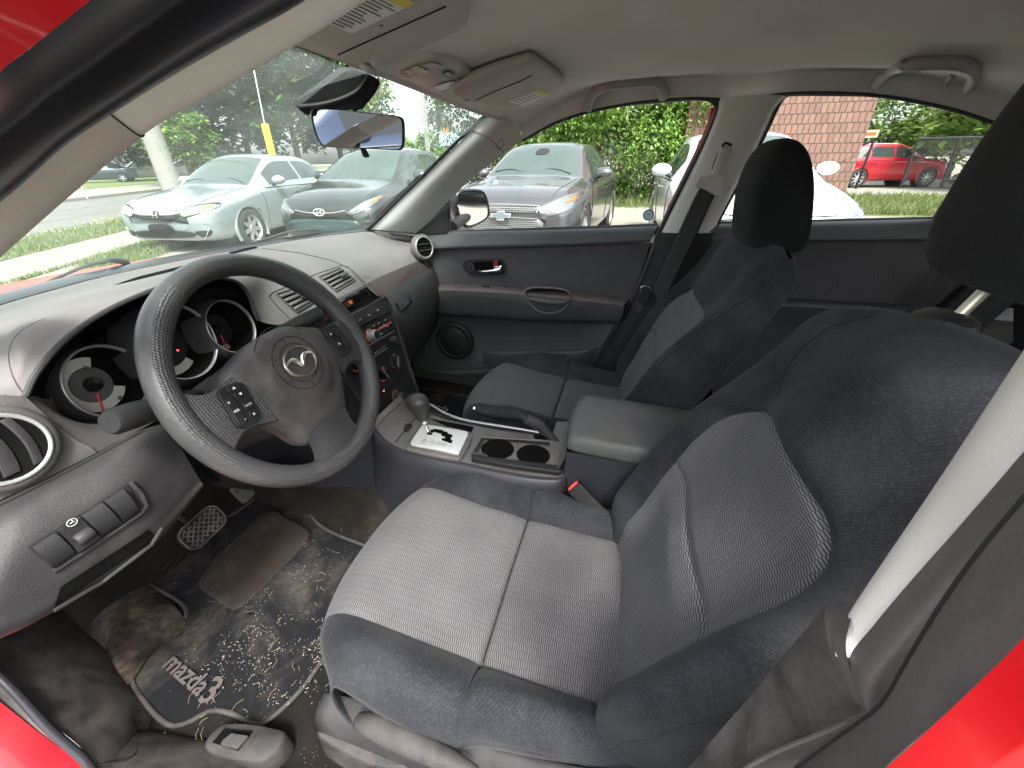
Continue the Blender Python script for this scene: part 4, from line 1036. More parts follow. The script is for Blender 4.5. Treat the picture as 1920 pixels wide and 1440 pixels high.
# side panel left of the cluster with the round vent
sp = [[V(u, v, 'y', y) for u, v, y in r] for r in (
  [(-80, 800, .615), (-10, 745, .605), (20, 742, .602), (47, 743, .600)],
  [(-80, 830, .610), (-10, 785, .603), (50, 775, .597), (100, 791, .591)],
  [(-80, 880, .605), (0, 850, .598), (75, 830, .592), (145, 826, .585)],
  [(-80, 960, .598), (0, 920, .590), (80, 878, .584), (172, 840, .579)],
  [(-80, 985, .595), (0, 938, .588), (98, 890, .581), (181, 849, .577)])]
m = MB(); m.grid(loft(sp, 30, 6)); m.build('side_panel', M_DASH2, da, sharp=0); BV_SP = BVHTree.FromPolygons([tuple(v) for v in m.v], m.f)
tr2 = [[V(u, v, 'y', y) for u, v, y in r] for r in (
  [(182, 849, .580), (245, 815, .590), (268, 797, .590)], [(184, 852, .577), (235, 822, .575), (272, 799, .575)])]
# vent
vc = V(-2, 843, 'y', .588); nV = Vector((-.10, -.93, .30)).normalized(); Mv = frame(vc, Vector((1, -.1, 0)), Vector((0, .3, 1)))
def vent(Mv, r, par, nfin=2, tilt=20):
    m = MB(); m.lathe([(r+.010, -.012), (r+.009, .001), (r+.004, .005), (r+.001, .006)], Mv, 56); m.build('vent_bezel', M_DASH2, par, sharp=0)
    m = MB(); m.lathe([(r+.001, .004), (r, .0075), (r-.002, .0085), (r-.0045, .007), (r-.006, .002)], Mv, 56); m.build('vent_ring', M_SILV, par, sharp=0)
    Mv = Mv @ Matrix.Translation((0, 0, .004)); m = MB(); m.lathe([(r-.005, .003), (r-.006, .0012), (.001, .0012)], Mv, 48); m.build('vent_shade_disc', M_VOID, par, sharp=0)  # flat black disc; the vent's inner shade is only its colour
    for k in range(nfin):
        x = (k-(nfin-1)/2)*(r*.62)
        hh = math.sqrt(max((r-.008)**2-x*x, 1e-6))
        m = MB(); pts = [Vector((x+.004*math.sin(PI*(i/10)), -hh+2*hh*i/10, 0)) for i in range(11)]
        g0 = [Mv @ (p+Vector((0, 0, .0055-.003*(abs(p.y)/hh)**2))) for p in pts]; g1 = [Mv @ (p+Vector((.014*(1 if x <= 0 else .6), 0, .0016))) for p in pts]
        m.grid([g0, g1]); m.build('vent_vane', M_PL, par, solid=.003, bevel=.0008)
vt = cpart('air_vent', 'round chrome ringed vent at the driver door end')
vent(Mv, .0395, vt, 2)
vt2 = cpart('air_vent', 'round chrome ringed vent at the passenger door end')
vc2 = V(794, 464, 'x', .612)
Mv2 = frame(vc2, Vector((.90, -.42, 0)), Vector((0, .25, 1)))
m = MB(); r = .040
vent(Mv2, r, vt2, 0)
for zz in (-.011, .011):
    m = MB(); m.box((0, zz, .008), (2*math.sqrt(r*r-zz*zz)-.016, .0035, .006), Mv2); m.build('vent_vane', M_PL, vt2, bevel=.001)

# switch panel beside the driver knee
VY = lambda r: [V(u, v, 'y', y) for u, v, y in r]
rows = [VY([(-80, 1020, .585), (0, 944, .583), (100, 896, .580), (182, 853, .577), (250, 812, .575), (302, 795, .572)]),
        VY([(-80, 1030, .575), (0, 955, .572), (105, 903, .568), (190, 859, .564), (255, 820, .560), (308, 800, .560)]),
        VY([(-80, 1060, .555), (0, 985, .552), (60, 950, .548), (160, 900, .545), (235, 862, .543), (318, 815, .552)]),
        VY([(-80, 1140, .535), (0, 1060, .532), (60, 1015, .530), (150, 960, .528), (250, 900, .526), (340, 842, .548)]),
        VY([(-80, 1190, .525), (0, 1110, .523), (90, 1072, .522), (180, 1020, .520), (275, 962, .520), (362, 880, .546)]),
        VY([(-80, 1215, .522), (0, 1150, .520), (98, 1108, .519), (200, 1045, .519), (292, 985, .520), (375, 900, .546)]),
        VY([(-80, 1245, .525), (0, 1196, .525), (60, 1168, .525), (170, 1105, .528), (290, 1020, .530), (382, 912, .55)]),
        VY([(-80, 1235, .60), (0, 1190, .60), (60, 1162, .60), (170, 1095, .61), (280, 1010, .62), (380, 905, .65)])]
m = MB(); m.grid(rowgrid(rows, 8, 5)); m.build('switch_panel', M_PL, da, sharp=0); BV_SW = BVHTree.FromPolygons([tuple(v) for v in m.v], m.f)
m = MB(); m.grid(rowgrid([VY([(302, 795, .572), (312, 812, .60), (330, 840, .66)]), VY([(340, 842, .548), (352, 850, .59), (370, 860, .66)]), VY([(382, 912, .55), (396, 905, .59), (420, 900, .66)])], 6, 6)); m.build('panel_flank', M_PLD, da, sharp=0)
# recess and its ledge
fb = lambda u, v: V(u, v, 'y', .53)
m = patch(BV_SW, [(50, 1026), (238, 908), (262, 952), (100, 1068)], .0018, 8, fb); m.build('switch_recess', M_PLD, da, smooth=False)
lw = cpart('switch_bank', 'row of dashboard switch blanks by the driver door')
cells = [[(55, 1025), (98, 998), (135, 1036), (94, 1064)], [(103, 994), (143, 968), (180, 1007), (139, 1034)], [(147, 966), (186, 941), (222, 980), (184, 1004)], [(190, 939), (225, 916), (253, 957), (226, 977)]]
for k, c in enumerate(cells):
    p = [HIT(BV_SW, u, v, .002)[0] for u, v in c]; n = (p[1]-p[0]).cross(p[3]-p[0]).normalized()
    if n.dot(CL-p[0]) < 0: n = -n
    m = MB()
    g = []
    for i in range(9):
        t = i/8; h = .005+.005*math.sin(PI*t)**.7
        if k == 1: h = .006 + .002*t
        g.append([p[0].lerp(p[3], t)+n*h, p[1].lerp(p[2], t)+n*h])
    g = [[q-n*.009 for q in g[0]]]+g+[[q-n*.009 for q in g[-1]]]
    m.grid(g); b = len(g)
    m.add([r_[0] for r_ in g], [list(range(b))]); m.add([r_[1] for r_ in g], [list(range(b))])
    m.build('switch_blank' if k != 1 else 'dimmer_switch', M_PLD, lw, sharp=50, bevel=.0006)
    if k == 1:
        q = [a.lerp(b_, .5) for a, b_ in ((p[0], p[1]),)][0]
        Mw = frame(p[0]*.17+p[1]*.23+p[2]*.35+p[3]*.25+n*.008, p[1]-p[0], p[0]-p[3])
        m = MB(); m.lathe([(.001, .008), (.006, .008), (.0072, .0065), (.0072, -.0065), (.006, -.008), (.001, -.008)], Mw @ Matrix.Rotation(PI/2, 4, 'Y'), 20); m.build('dimmer_wheel', M_PL, lw)
        m = MB(); m.tube([Mw @ Vector((.0045*math.cos(a*PI/12), .022+.0040*math.sin(a*PI/12), .0015)) for a in range(24)], .0003, 5, closed=True); m.box((0, .022, .0015), (.004, .0006, .0006), Mw); m.box((.001, .023, .0015), (.0006, .003, .0006), Mw); m.build('dimmer_symbol', M_WTXT, lw)
lg = pline(BV_SW, [(98, 1071), (180, 1018), (262, 962), (272, 948), (262, 925), (243, 905)], .002)
m = MB(); m.tube(lg, .0030, 8); m.build('recess_ledge', M_PL, lw)
# coin slot under the switches
m = patch(BV_SW, [(112, 1100), (278, 992), (292, 1010), (100, 1138)], .0015, 8, fb); m.build('coin_pocket', M_VOID, da, smooth=False)
m = MB(); m.tube(pline(BV_SW, [(98, 1142), (190, 1088), (280, 1020), (300, 990)], .003), .0024, 8); m.build('pocket_lip', M_PL, da)
m = MB(); m.tube(pline(BV_SW, [(0, 948), (100, 899), (182, 856), (262, 812)], .001), .0028, 6); m.build('panel_gap', M_LINE, da)
# kick area behind the panel: black sheet stands in for shade
m = MB(); m.grid(loft([L3((-.80, .52, .72), (-.66, .60, .70), (-.5, .66, .70), (-.2, .66, .68)), L3((-.80, .70, .60), (-.66, .75, .60), (-.5, .8, .62), (-.2, .8, .6)), L3((-.8, 1.1, .60), (-.6, 1.1, .62), (-.5, 1.1, .64), (-.2, 1.1, .6))], 20, 4)); m.build('under_dash_shade', M_VOID, da, sharp=0)

# passenger fascia
rows = [VY([(684, 537, .700), (700, 550, .692), (720, 538, .705), (760, 518, .720), (786, 500, .735), (803, 492, .745)])]
tp = [VY([(684, 534, .694), (712, 519, .700), (740, 507, .706), (764, 497, .712), (788, 488, .718), (803, 488, .722)]),
      VY([(696, 546, .680), (724, 532, .686), (750, 519, .692), (772, 508, .700), (792, 497, .708), (805, 493, .718)]),
      VY([(710, 557, .666), (735, 543, .672), (758, 530, .680), (778, 517, .690), (796, 505, .700), (808, 496, .715)])]
M_GLT = plastic('trim_piano', rgb(.050, .040, .037), .16, 0, 0, dust=.3, dustcol=(.15, .11, .095, 1), ds=14, spec=.5)
m = MB(); m.grid(loft(tp, 40, 5)); m.build('gloss_trim', M_GLT, da, sharp=0)
pr = [VY([(710, 557, .665), (735, 543, .671), (758, 530, .679), (778, 517, .689), (796, 505, .699), (812, 492, .715)]),
      VY([(722, 565, .640), (745, 553, .645), (768, 541, .650), (790, 527, .662), (808, 513, .684), (822, 500, .735)]),
      VY([(733, 585, .615), (756, 574, .615), (778, 563, .622), (800, 550, .636), (818, 537, .668), (831, 520, .73)]),
      VY([(742, 615, .600), (764, 603, .600), (786, 590, .608), (806, 577, .625), (823, 562, .665), (834, 547, .73)]),
      VY([(751, 650, .615), (770, 636, .612), (790, 620, .620), (807, 605, .640), (821, 588, .68), (830, 572, .735)]),
      VY([(760, 690, .68), (776, 675, .68), (792, 655, .69), (806, 635, .70), (818, 612, .72), (826, 592, .74)])]
m = MB(); m.grid(loft(pr, 40, 6)); m.build('glovebox', M_PL, da, sharp=0); BV_GB = BVHTree.FromPolygons([tuple(v) for v in m.v], m.f)
seam('glovebox_seam', BV_GB, [(806, 503), (812, 520), (818, 545), (814, 570), (804, 600)], .0010)
m = patch(BV_GB, [(740, 571), (760, 552), (774, 566), (752, 588)], .0008, 5, fb); m.build('latch_recess', M_VOID, da, smooth=False)
gl_ = [HIT(BV_GB, u, v, .002) for u, v in ((742, 570), (757, 556), (766, 570), (751, 586))]
n = gl_[0][1]; m = MB(); m.prism([g[0] for g in gl_], n*.010); m.build('glovebox_latch', M_PL, da, bevel=.002)
h = HIT(BV_GB, 749, 575, .0125); m = MB(); m.lathe([(.001, .0), (.0035, .0), (.0045, -.001)], frame(h[0]+Vector((0, 0, 0)), Vector((1, 0, 0)), n.cross(Vector((1, 0, 0)))), 18); m.build('keyhole', M_LINE, da)
m = MB(); m.tube(pline(BV_GB, [(740, 571), (752, 588), (774, 567), (772, 558), (764, 552)], .001), .0013, 6); m.build('latch_rim', M_PL, da)
# airbag mark on the pad
m = MB(); h = HIT(BV_DT, 684, 519, .0008)
if h: m.tube([h[0]+Vector((a*.001, b*.001, 0)) for a, b in ((-6, 0), (-2, 5), (4, 5), (7, 0), (2, -5), (-4, -4))], .0006, 5, closed=True); m.build('airbag_mark', M_PL, da)

# centre stack
st = cpart('centre_stack')
S0 = V(725, 570, 'x', .13); S1 = V(775, 725, 'x', .13); ns = Vector((1, 0, 0)).cross(S1-S0).normalized()
if ns.y > 0: ns = -ns
def SP(u, v, o=0.0): return VN(u, v, S0+ns*o, ns)
def sprism(name, px, depth, mat, o=0.0, bevel=.001, rs=0, par=None):
    p = [SP(u, v, o) for u, v in px]
    if rs: p = resample(p, rs, True)
    m = MB(); m.prism(p, ns*depth); return m.build(name, mat, par or st, bevel=bevel)
M_STK1 = plastic('stack_black', rgb(.016, .016, .017), .35, 1500, .3, dust=.2, dustcol=(.10, .09, .085, 1), ds=15)
sprism('radio_face', [(600, 618), (655, 590), (720, 556), (730, 575), (742, 612), (768, 695), (782, 745), (700, 800), (640, 780), (612, 680)], .002, M_STK1, -.004)
sprism('cd_panel', [(612, 612), (658, 589), (716, 557), (722, 563), (729, 583), (665, 622), (622, 640)], .004, M_PL, -.001, .0015)
for q in ([(666, 600), (679, 593), (684, 600), (671, 608)], [(682, 591), (697, 583), (702, 591), (686, 599)], [(699, 582), (713, 574), (717, 582), (703, 590)]):
    sprism('preset_button', q, .0025, M_PL, .003, .0008)
    cx, cy_ = sum(p[0] for p in q)/4, sum(p[1] for p in q)/4
    sprism('button_mark', [(cx-2, cy_), (cx+2, cy_-2), (cx+2.4, cy_-1), (cx-1.6, cy_+1)], .0004, M_WTXT, .0056, 0)
sprism('disc_slot', [(676, 612), (706, 595), (707, 597), (677, 614.5)], .0006, M_VOID, .0032, 0)
sprism('eject_button', [(709, 591), (720, 584), (721, 587), (711, 594)], .003, M_PL, .003, .0006)
sprism('radio_step', [(634, 640), (668, 624), (731, 588), (738, 600), (741, 613), (700, 636), (640, 664)], .0015, M_STK1, -.0005, .0008)
M_REDL = simple('red_line', rgb(.55, .12, .09), .4)
sprism('red_line', [(704, 620), (733, 602.5), (734.5, 604.5), (705.5, 622)], .0006, M_REDL, .0012, 0)
sprism('red_line', [(634, 668), (658, 655), (659, 657.5), (635, 671)], .0006, M_REDL, .0012, 0)
for (u, v) in ((700, 611), (709, 606), (706, 630), (713, 614), (719, 610), (715, 626), (722, 600), (726, 612), (652, 664)):
    sprism('button_mark', [(u-1.2, v), (u+1.8, v-1.8), (u+2.3, v-.6), (u-.7, v+1.2)], .0004, M_WTXT, .0012, 0)
sprism('seam_line', [(641, 676), (662, 664), (702, 641), (740, 619), (740.4, 620), (702, 642.2), (662, 665.2), (641, 677.2)], .0004, M_GTXT, .0004, 0)
def knob(u, v, r, h, mat_side, mat_cap, name, ring=None):
    c = SP(u, v, .001); Mk_ = frame(c, Vector((1, 0, 0)), ns.cross(Vector((1, 0, 0))))
    if ring:
        m = MB(); m.lathe([(r*1.05, .0012), (r*1.25, .0012), (r*1.28, 0)], Mk_, 32); m.build(name+'_ring', ring, st)
    m = MB(); m.lathe([(r*1.02, 0), (r, h*.75), (r*.92, h), (r*.80, h*1.02)], Mk_, 32); m.build(name, mat_side, st, sharp=50)
    m = MB(); m.lathe([(r*.81, h*1.0), (.0005, h*1.0)], Mk_, 32); m.build(name+'_cap', mat_cap, st, smooth=False)
    return Mk_
knob(695, 629, .0145, .020, M_SILV, M_PLD, 'volume_knob', M_REDL)
knob(735, 637, .0095, .016, M_PL, M_PL, 'tuning_knob', M_PLD)
M_REDD = simple('dial_red_marks', rgb(.45, .07, .05), .5)
def climate(u, v, ang):
    c = SP(u, v, .0008); Mk_ = frame(c, Vector((1, 0, 0)), ns.cross(Vector((1, 0, 0))))
    m = MB(); m.lathe([(.0235, 0), (.0235, .002), (.022, .003), (.021, .001), (.0005, .001)], Mk_, 40); m.build('climate_dial', M_BLK, st, sharp=40)
    m = MB(); m.lathe([(.0237, .0005), (.0232, .0032), (.0226, .0032)], Mk_, 40); m.build('dial_ring', M_PL, st)
    for a0, a1 in ((20, 85), (200, 300)):
        m = MB(); m.grid([[Mk_ @ Vector((rr*math.cos(R(a0+(a1-a0)*k/12)), rr*math.sin(R(a0+(a1-a0)*k/12)), .0016)) for k in range(13)] for rr in (.0145, .0185)]); m.build('dial_band', M_REDD, st, smooth=False)
    for k in range(7):
        a = R(30+k*20); m = MB(); m.box(Vector((.0208*math.cos(a), .0208*math.sin(a), .0016)), (.0014, .0014, .0004), Mk_); m.build('dial_tick', M_WTXT, st)
    m = MB(); Mr = Mk_ @ Matrix.Rotation(R(ang), 4, 'Z')
    m.prism([Mr @ (p+Vector((0, 0, .002))) for p in rrect(.0075, .036, .0035)], Mr.to_3x3() @ Vector((0, 0, .011))); m.build('dial_grip', M_BLK, st, bevel=.0015)
    m = MB(); m.prism([Mr @ (p+Vector((0, 0, .013))) for p in rrect(.0030, .032, .0012)], Mr.to_3x3() @ Vector((0, 0, .001))); m.build('dial_pointer', M_SILV, st)
climate(740, 679, -25); climate(717, 703, 25); climate(667, 684, 0)
sprism('hazard_strip', [(708, 740), (741, 712), (744, 716), (712, 745)], .002, M_BLK, .0005, .0006)
sprism('hazard_lamp', [(718, 733), (720, 731), (721, 732.5), (719, 734.5)], .0005, emis('lamp_red', rgb(.9, .08, .03), 1.5), .0026, 0)
# label line under the radio
sprism('label_line', [(701, 669), (726, 651), (726.6, 652), (701.6, 670.2)], .0004, M_GTXT, .0005, 0)
pA, pB = SP(700, 665, .0007), SP(724, 646, .0007)
m = MB(); text_mesh(m, 'Passenger  Audio  System', frame(pA.lerp(pB, .5), pB-pA, ns.cross(pB-pA)), .0050); m.build('radio_text', M_WTXT, st, smooth=False)
# cigarette lighter
c = SP(741, 742, -.002); Mk_ = frame(c, Vector((1, 0, 0)), ns.cross(Vector((1, 0, 0))))
m = MB(); m.lathe([(.0165, .0), (.0165, .004), (.0125, .005), (.0115, .001)], Mk_, 28); m.build('lighter_socket', simple('lighter_ring', rgb(.22, .06, .035), .4), st)
m = MB(); m.lathe([(.0095, 0), (.0095, .026), (.0075, .0285), (.0005, .0285)], Mk_, 24); m.build('lighter', M_PL, st, sharp=50)
# stack side strip
edge = [(716, 557), (724, 566), (735, 592), (751, 640), (767, 692), (780, 732), (786, 750)]
m = MB(); m.tube([SP(u, v, -.001)+Vector((.004, 0, 0)) for u, v in edge], .0068, 10, n=50, flat=.9); m.build('side_strip', M_PL, st)
edgeL = [(598, 625), (612, 650), (640, 700), (668, 740), (690, 775)]
m = MB(); m.tube([SP(u, v, -.001) for u, v in edgeL], .007, 10, n=40); m.build('side_strip', M_PL, st)
m = MB(); e_ = [SP(u, v, -.002)+Vector((.012, 0, 0)) for u, v in edge]; m.grid([e_, [p+Vector((0, .25, -.02)) for p in e_]]); m.build('stack_side', M_PLD, st)
m = MB(); e_ = [SP(u, v, -.002) for u, v in edgeL]; m.grid([e_, [p+Vector((-.004, .25, -.02)) for p in e_]]); m.build('stack_side', M_PLD, st)
m = MB(); m.poly([SP(u, v, -.012) for u, v in ((590, 618), (720, 553), (790, 745), (700, 830), (640, 800))]); m.build('stack_back', M_PLD, st, smooth=False)
# display
for q, mt, o, nm in (([(632, 566), (686, 539), (700, 557), (652, 586)], M_PLD, .002, 'display_frame'), ([(638, 567), (684, 544), (694, 554), (652, 579)], M_BLK, .0032, 'display_glass')):
    m = patch(BV_DT, q, o, 6, lambda u, v: V(u, v, 'y', .68)); m.build(nm, mt, st, smooth=False)
m = patch(BV_DT, [(642, 569), (660, 560), (664, 570), (652, 577)], .0045, 4, lambda u, v: V(u, v, 'y', .675)); m.build('display_amber', emis('amber_dim', rgb(.05, .018, .008), .06), st, smooth=False)
h = HIT(BV_DT, 657, 567, .0055) or (V(657, 567, 'y', .67), Vector((0, -.8, .6)))
h2 = HIT(BV_DT, 665, 562.5, .0055) or (V(665, 562.5, 'y', .67), Vector((0, -.8, .6)))
ex_ = (h2[0]-h[0]).normalized(); m = MB(); text_mesh(m, '28', frame(h[0], ex_, h[1].cross(ex_)), .013, bold=.0002); m.build('display_digits', emis('digits', rgb(.35, .07, .02), .22), st, smooth=False)
m = MB(); l = pline(BV_DT, [(632, 562), (683, 537), (700, 556)], .004); m.tube(l, .0012, 6); m.build('display_rim', M_PL, st)
m = patch(BV_DT, [(600, 580), (616, 572), (626, 594), (606, 604)], .003, 4, lambda u, v: V(u, v, 'y', .68)); m.build('display_amber', emis('amber_dim2', rgb(.07, .035, .018), .05), st, smooth=False)
# centre vents
def cvent(q, kn):
    g = part('centre_vent', da)
    bpy.data.objects.remove(g)
    fbk = lambda u, v: V(u, v, 'y', .70)
    m = patch(BV_DT, q, .0015, 6, fbk); m.build('vent_opening', M_VOID, da, smooth=False)
    P4 = [(HIT(BV_DT, u, v, .0) or (fbk(u, v), Vector((0, -.7, .7)))) for u, v in q]
    p = [a[0] for a in P4]; n = P4[0][1]
    rr_ = resample(p+[p[0]], 40)
    m = MB(); m.tube([a+n*.0016 for a in (p[0], p[1], p[2], p[3])], .0032, 6, closed=True); m.build('vent_rim', M_DASH2, da)
    for k in range(4):
        t = (k+.6)/4.3
        a, b = p[0].lerp(p[3], t), p[1].lerp(p[2], t); d = (p[3]-p[0]).normalized()
        m = MB(); m.grid([[a+n*.005+d*.004, b+n*.005+d*.004], [a+n*.001-d*.004, b+n*.001-d*.004]]); m.build('vent_slat', M_DASH2, da, solid=.0018)
    a = p[0].lerp(p[1], .60).lerp(p[3].lerp(p[2], .60), .55); b = p[0].lerp(p[1], .88).lerp(p[3].lerp(p[2], .88), .50)
    m = MB(); m.tube([a+n*.008, a.lerp(b, .3)+n*.010, a.lerp(b, .75)+n*.011, b+n*.009], [.003, .005, .0055, .004], 8, n=16, flat=.7); m.build('vent_tab', M_PL, da)
cvent([(517, 552), (556, 539), (588, 567), (555, 586)], 0)
cvent([(598, 520), (637, 503), (665, 526), (629, 547)], 1)
seam('vent_panel_seam', BV_DT, [(504, 555), (513, 548), (590, 515), (640, 498), (652, 500), (686, 531)], .0010)
seam('vent_panel_seam', BV_DT, [(504, 555), (520, 575), (545, 600), (556, 608)], .0010)
# black sheet stands in for shade under the dash, passenger footwell
m = MB(); m.grid(loft([L3((.10, .64, .66), (.35, .68, .62), (.72, .72, .62)), L3((.10, .95, .50), (.35, .95, .50), (.72, .95, .5)), L3((.10, 1.15, .30), (.35, 1.15, .30), (.72, 1.15, .3))], 10, 3)); m.build('under_dash_shade', M_VOID, da, sharp=0)

# ------------------------------------------------------------------ steering wheel
sw = cpart('steering_wheel', 'black three spoke steering wheel with chrome emblem')
WCN = Vector((-.3626, .4711, .8749)); MW = frame(WCN, Vector((1, .003, 0)), Vector((0, .471, .882)))
RW = .1778
def WP(x, y, z=0): return MW @ Vector((x, y, z))
def WU(u, v, off):  # wheel plane coordinates of a pixel
    n = MW.to_3x3() @ Vector((0, 0, 1)); p = VN(u, v, WCN+n*off, n); return MW.inverted() @ p
m = MB(); N = 120; rings = []
grips = lambda a: 1.0
for k in range(N):
    a = 2*PI*k/N
    dg = math.degrees(a)
    bulge = 1+.10*math.exp(-((dg-45)/16)**2)+.10*math.exp(-((dg-135)/16)**2)
    rr = .0168*bulge
    c = Vector((RW*math.cos(a), RW*math.sin(a), 0)); e = Vector((math.cos(a), math.sin(a), 0))
    rings.append([MW @ (c + e*(math.cos(t)*rr) + Vector((0, 0, math.sin(t)*rr*1.15))) for t in [2*PI*j/20 for j in range(20)]])
rings.append(rings[0]); m.grid(rings, closed=True); m.build('rim', M_WHEEL, sw, sharp=0)
# grained grip sections, standing a hair proud of the smooth rim
t_ = NT('grip_rubber'); c_ = t_.coord('UV'); vv = t_.n('ShaderNodeTexVoronoi'); vv.inputs['Scale'].default_value = 260; t_.l(c_, vv.inputs['Vector']); vv.inputs['Randomness'].default_value = .25
M_GRIP = t_.P(base=t_.mix(t_.ramp(vv.outputs['Distance'], .1, .5), rgb(.016, .016, .017), rgb(.052, .052, .054)), rough=.34, nrm=t_.bump(vv.outputs['Distance'], .9, .0015))
def grip(a0, a1, j0, j1, name='grip'):
    m = MB(); g = []
    for k in range(41):
        a = R(a0+(a1-a0)*k/40); dg = a0+(a1-a0)*k/40
        bulge = 1+.10*math.exp(-((dg-45)/16)**2)+.10*math.exp(-((dg-135)/16)**2)
        edge = min(1, min(k, 40-k)/3)
        rr = .0168*bulge+.0006*edge
        c = Vector((RW*math.cos(a), RW*math.sin(a), 0)); e = Vector((math.cos(a), math.sin(a), 0))
        g.append([MW @ (c + e*(math.cos(t)*rr) + Vector((0, 0, math.sin(t)*rr*1.15))) for t in [R(j0+(j1-j0)*j/14) for j in range(15)]])
    m.grid(g); m.build(name, M_GRIP, sw, sharp=0)
grip(-62, 62, 60, 250); grip(118, 242, 60, 250); grip(255, 285, 70, 200)
grip(244, 296, 75, 215)
# hub with its dome
def dome(outline, hfun, M, rings_=14, back=-.03):
    P_ = resample([Vector((a, b, 0)) for a, b in outline], 96, True)
    m = MB(); c = Vector((0, -.012, 0)); R_ = []
    for k in range(rings_+1):
        t = max(k/rings_, .004)
        R_.append([M @ (c+(p-c)*t+Vector((0, 0, hfun(t, c+(p-c)*t)))) for p in P_])
    R_.append([M @ (p*1.005+Vector((0, 0, hfun(1, p)-.006))) for p in P_]); R_.append([M @ (p*.97+Vector((0, 0, back))) for p in P_])
    m.grid(R_, closed=True); return m
hub = [(0, .062), (.030, .060), (.055, .052), (.080, .043), (.100, .036), (.110, .020), (.104, -.005), (.095, -.040), (.083, -.062), (.068, -.088), (.058, -.112), (.045, -.122), (.0, -.126)]
hub = hub + [(-a, b) for a, b in hub[1:-1][::-1]]
def hh(t, p):
    r = math.hypot(p.x, p.y); z = .030-.014*(r/.1)**2
    z -= .010*max(0, t-.86)/.14*max(0, t-.86)/.14
    z += .0025*smooth01((.069-r)/.005)          # raised centre disc
    return z
dome(hub, hh, MW).build('hub', M_HUB, sw, sharp=0)
for rr, w_ in ((.0668, .0007), (.0445, .0007), (.0325, .0006)):
    m = MB(); m.tube([WP(rr*math.cos(2*PI*k/72), rr*math.sin(2*PI*k/72), hh(.5, Vector((rr, 0, 0)))+(.0006 if rr < .06 else -.001)) for k in range(72)], w_, 5, closed=True); m.build('hub_groove', M_LINE, sw)
for k in range(6):
    a = R(30+60*k); m = MB(); z = hh(.4, Vector((.045, 0, 0)))+.0006
    m.tube([WP(.036*math.cos(a), .036*math.sin(a), z), WP(.042*math.cos(a), .042*math.sin(a), z)], .0008, 5); m.build('hub_notch', M_LINE, sw)
# emblem: oval ring with a winged V
zE = hh(.2, Vector((.0, 0, 0)))+.0032
m = MB(); m.tube([WP(.0300*math.cos(2*PI*k/64), -.006*0+.0245*math.sin(2*PI*k/64), zE) for k in range(64)], .0022, 8, closed=True)
wing = [(-.0290, .0035, .0014), (-.021, .0075, .0026), (-.0135, .0085, .0036), (-.006, .0030, .0038), (0, -.0075, .0026), (.006, .0030, .0038), (.0135, .0085, .0036), (.021, .0075, .0026), (.0290, .0035, .0014)]
m.tube([WP(a, b, zE) for a, b, r in wing], [w_[2]*.95 for w_ in wing], 8, n=50)
m.build('emblem', M_CHRD, sw)
# airbag letters pressed into the lower hub
m = MB(); text_mesh(m, 'SRS', frame(WP(.040, -.088, hh(.8, Vector((.04, -.088, 0)))+.0009), MW.to_3x3() @ Vector((1, 0, 0)), MW.to_3x3() @ Vector((0, 1, 0))), .009); m.build('airbag_mark', M_PL, sw, smooth=False)
# spokes
def spoke(name, A, B, za, zb, mat, th=.018):
    a = resample([Vector((x, y, 0)) for x, y in A], 16); b = resample([Vector((x, y, 0)) for x, y in B], 16)
    g = []
    for k in range(9):
        t = k/8; prof_ = .005*math.sin(PI*t)
        g.append([MW @ (p.lerp(q, t)+Vector((0, 0, za+(zb-za)*(i/15)+prof_))) for i, (p, q) in enumerate(zip(a, b))])
    top = g; bot = [[MW @ (MW.inverted() @ p - Vector((0, 0, th))) for p in r] for r in g]
    m = MB(); m.grid(top+[bot[-1]]); m.grid(bot[::-1]+[top[0]]); m.build(name, mat, sw, sharp=60, bevel=.002, seg=3)
for sg in (-1, 1):
    up = [(sg*.085, .030), (sg*.115, .022), (sg*.140, .022), (sg*.160, .036), (sg*.172, .050)]
    dn = [(sg*.080, -.060), (sg*.105, -.050), (sg*.128, -.048), (sg*.150, -.060), (sg*.166, -.075)]
    spoke('spoke', up, dn, .016, .006, M_GRIP)
spoke('spoke', [(-.048, -.105), (-.045, -.130), (-.052, -.150), (-.075, -.166)], [(.048, -.105), (.045, -.130), (.052, -.150), (.075, -.166)], .012, .005, M_GRIP)
# buttons
def wbtn(pts, z, h, name, mark=None, par=sw, msz=.0055):
    P_ = [MW @ Vector((a, b, z)) for a, b in pts]
    m = MB(); m.prism(resample(P_, 24, True), MW.to_3x3() @ Vector((0, 0, h))); m.build(name, M_PLD, sw, bevel=.0010)
    if mark:
        cx = sum(a for a, b in pts)/len(pts); cy__ = sum(b for a, b in pts)/len(pts)
        if mark[0] in '^v':
            s = 1 if mark[0] == '^' else -1
            m = MB(); m.poly([WP(cx-.0025, cy__-s*.0015, z+h+.0004), WP(cx+.0025, cy__-s*.0015, z+h+.0004), WP(cx, cy__+s*.0025, z+h+.0004)])
        else:
            m = MB(); text_mesh(m, mark, MW @ Matrix.Translation((cx, cy__, z+h+.0004)), msz)
        m.build('button_mark', M_WTXT, sw, smooth=False)
def rr2(cx, cy, w, h, r, a=0):
    ca, sa = math.cos(R(a)), math.sin(R(a)); return [(cx+p.x*ca-p.y*sa, cy+p.x*sa+p.y*ca) for p in rrect(w, h, r)]
wbtn(rr2(-.1145, -.012, .040, .062, .010, -8), .016, .006, 'button_pad')
wbtn(rr2(-.1105, .0120, .018, .010, .004, -12), .0215, .003, 'button', '^'); wbtn(rr2(-.1075, .0010, .018, .010, .004, -12), .0215, .003, 'button', 'v')
wbtn(rr2(-.1265, -.016, .013, .044, .006, -8), .0215, .0025, 'volume_button')
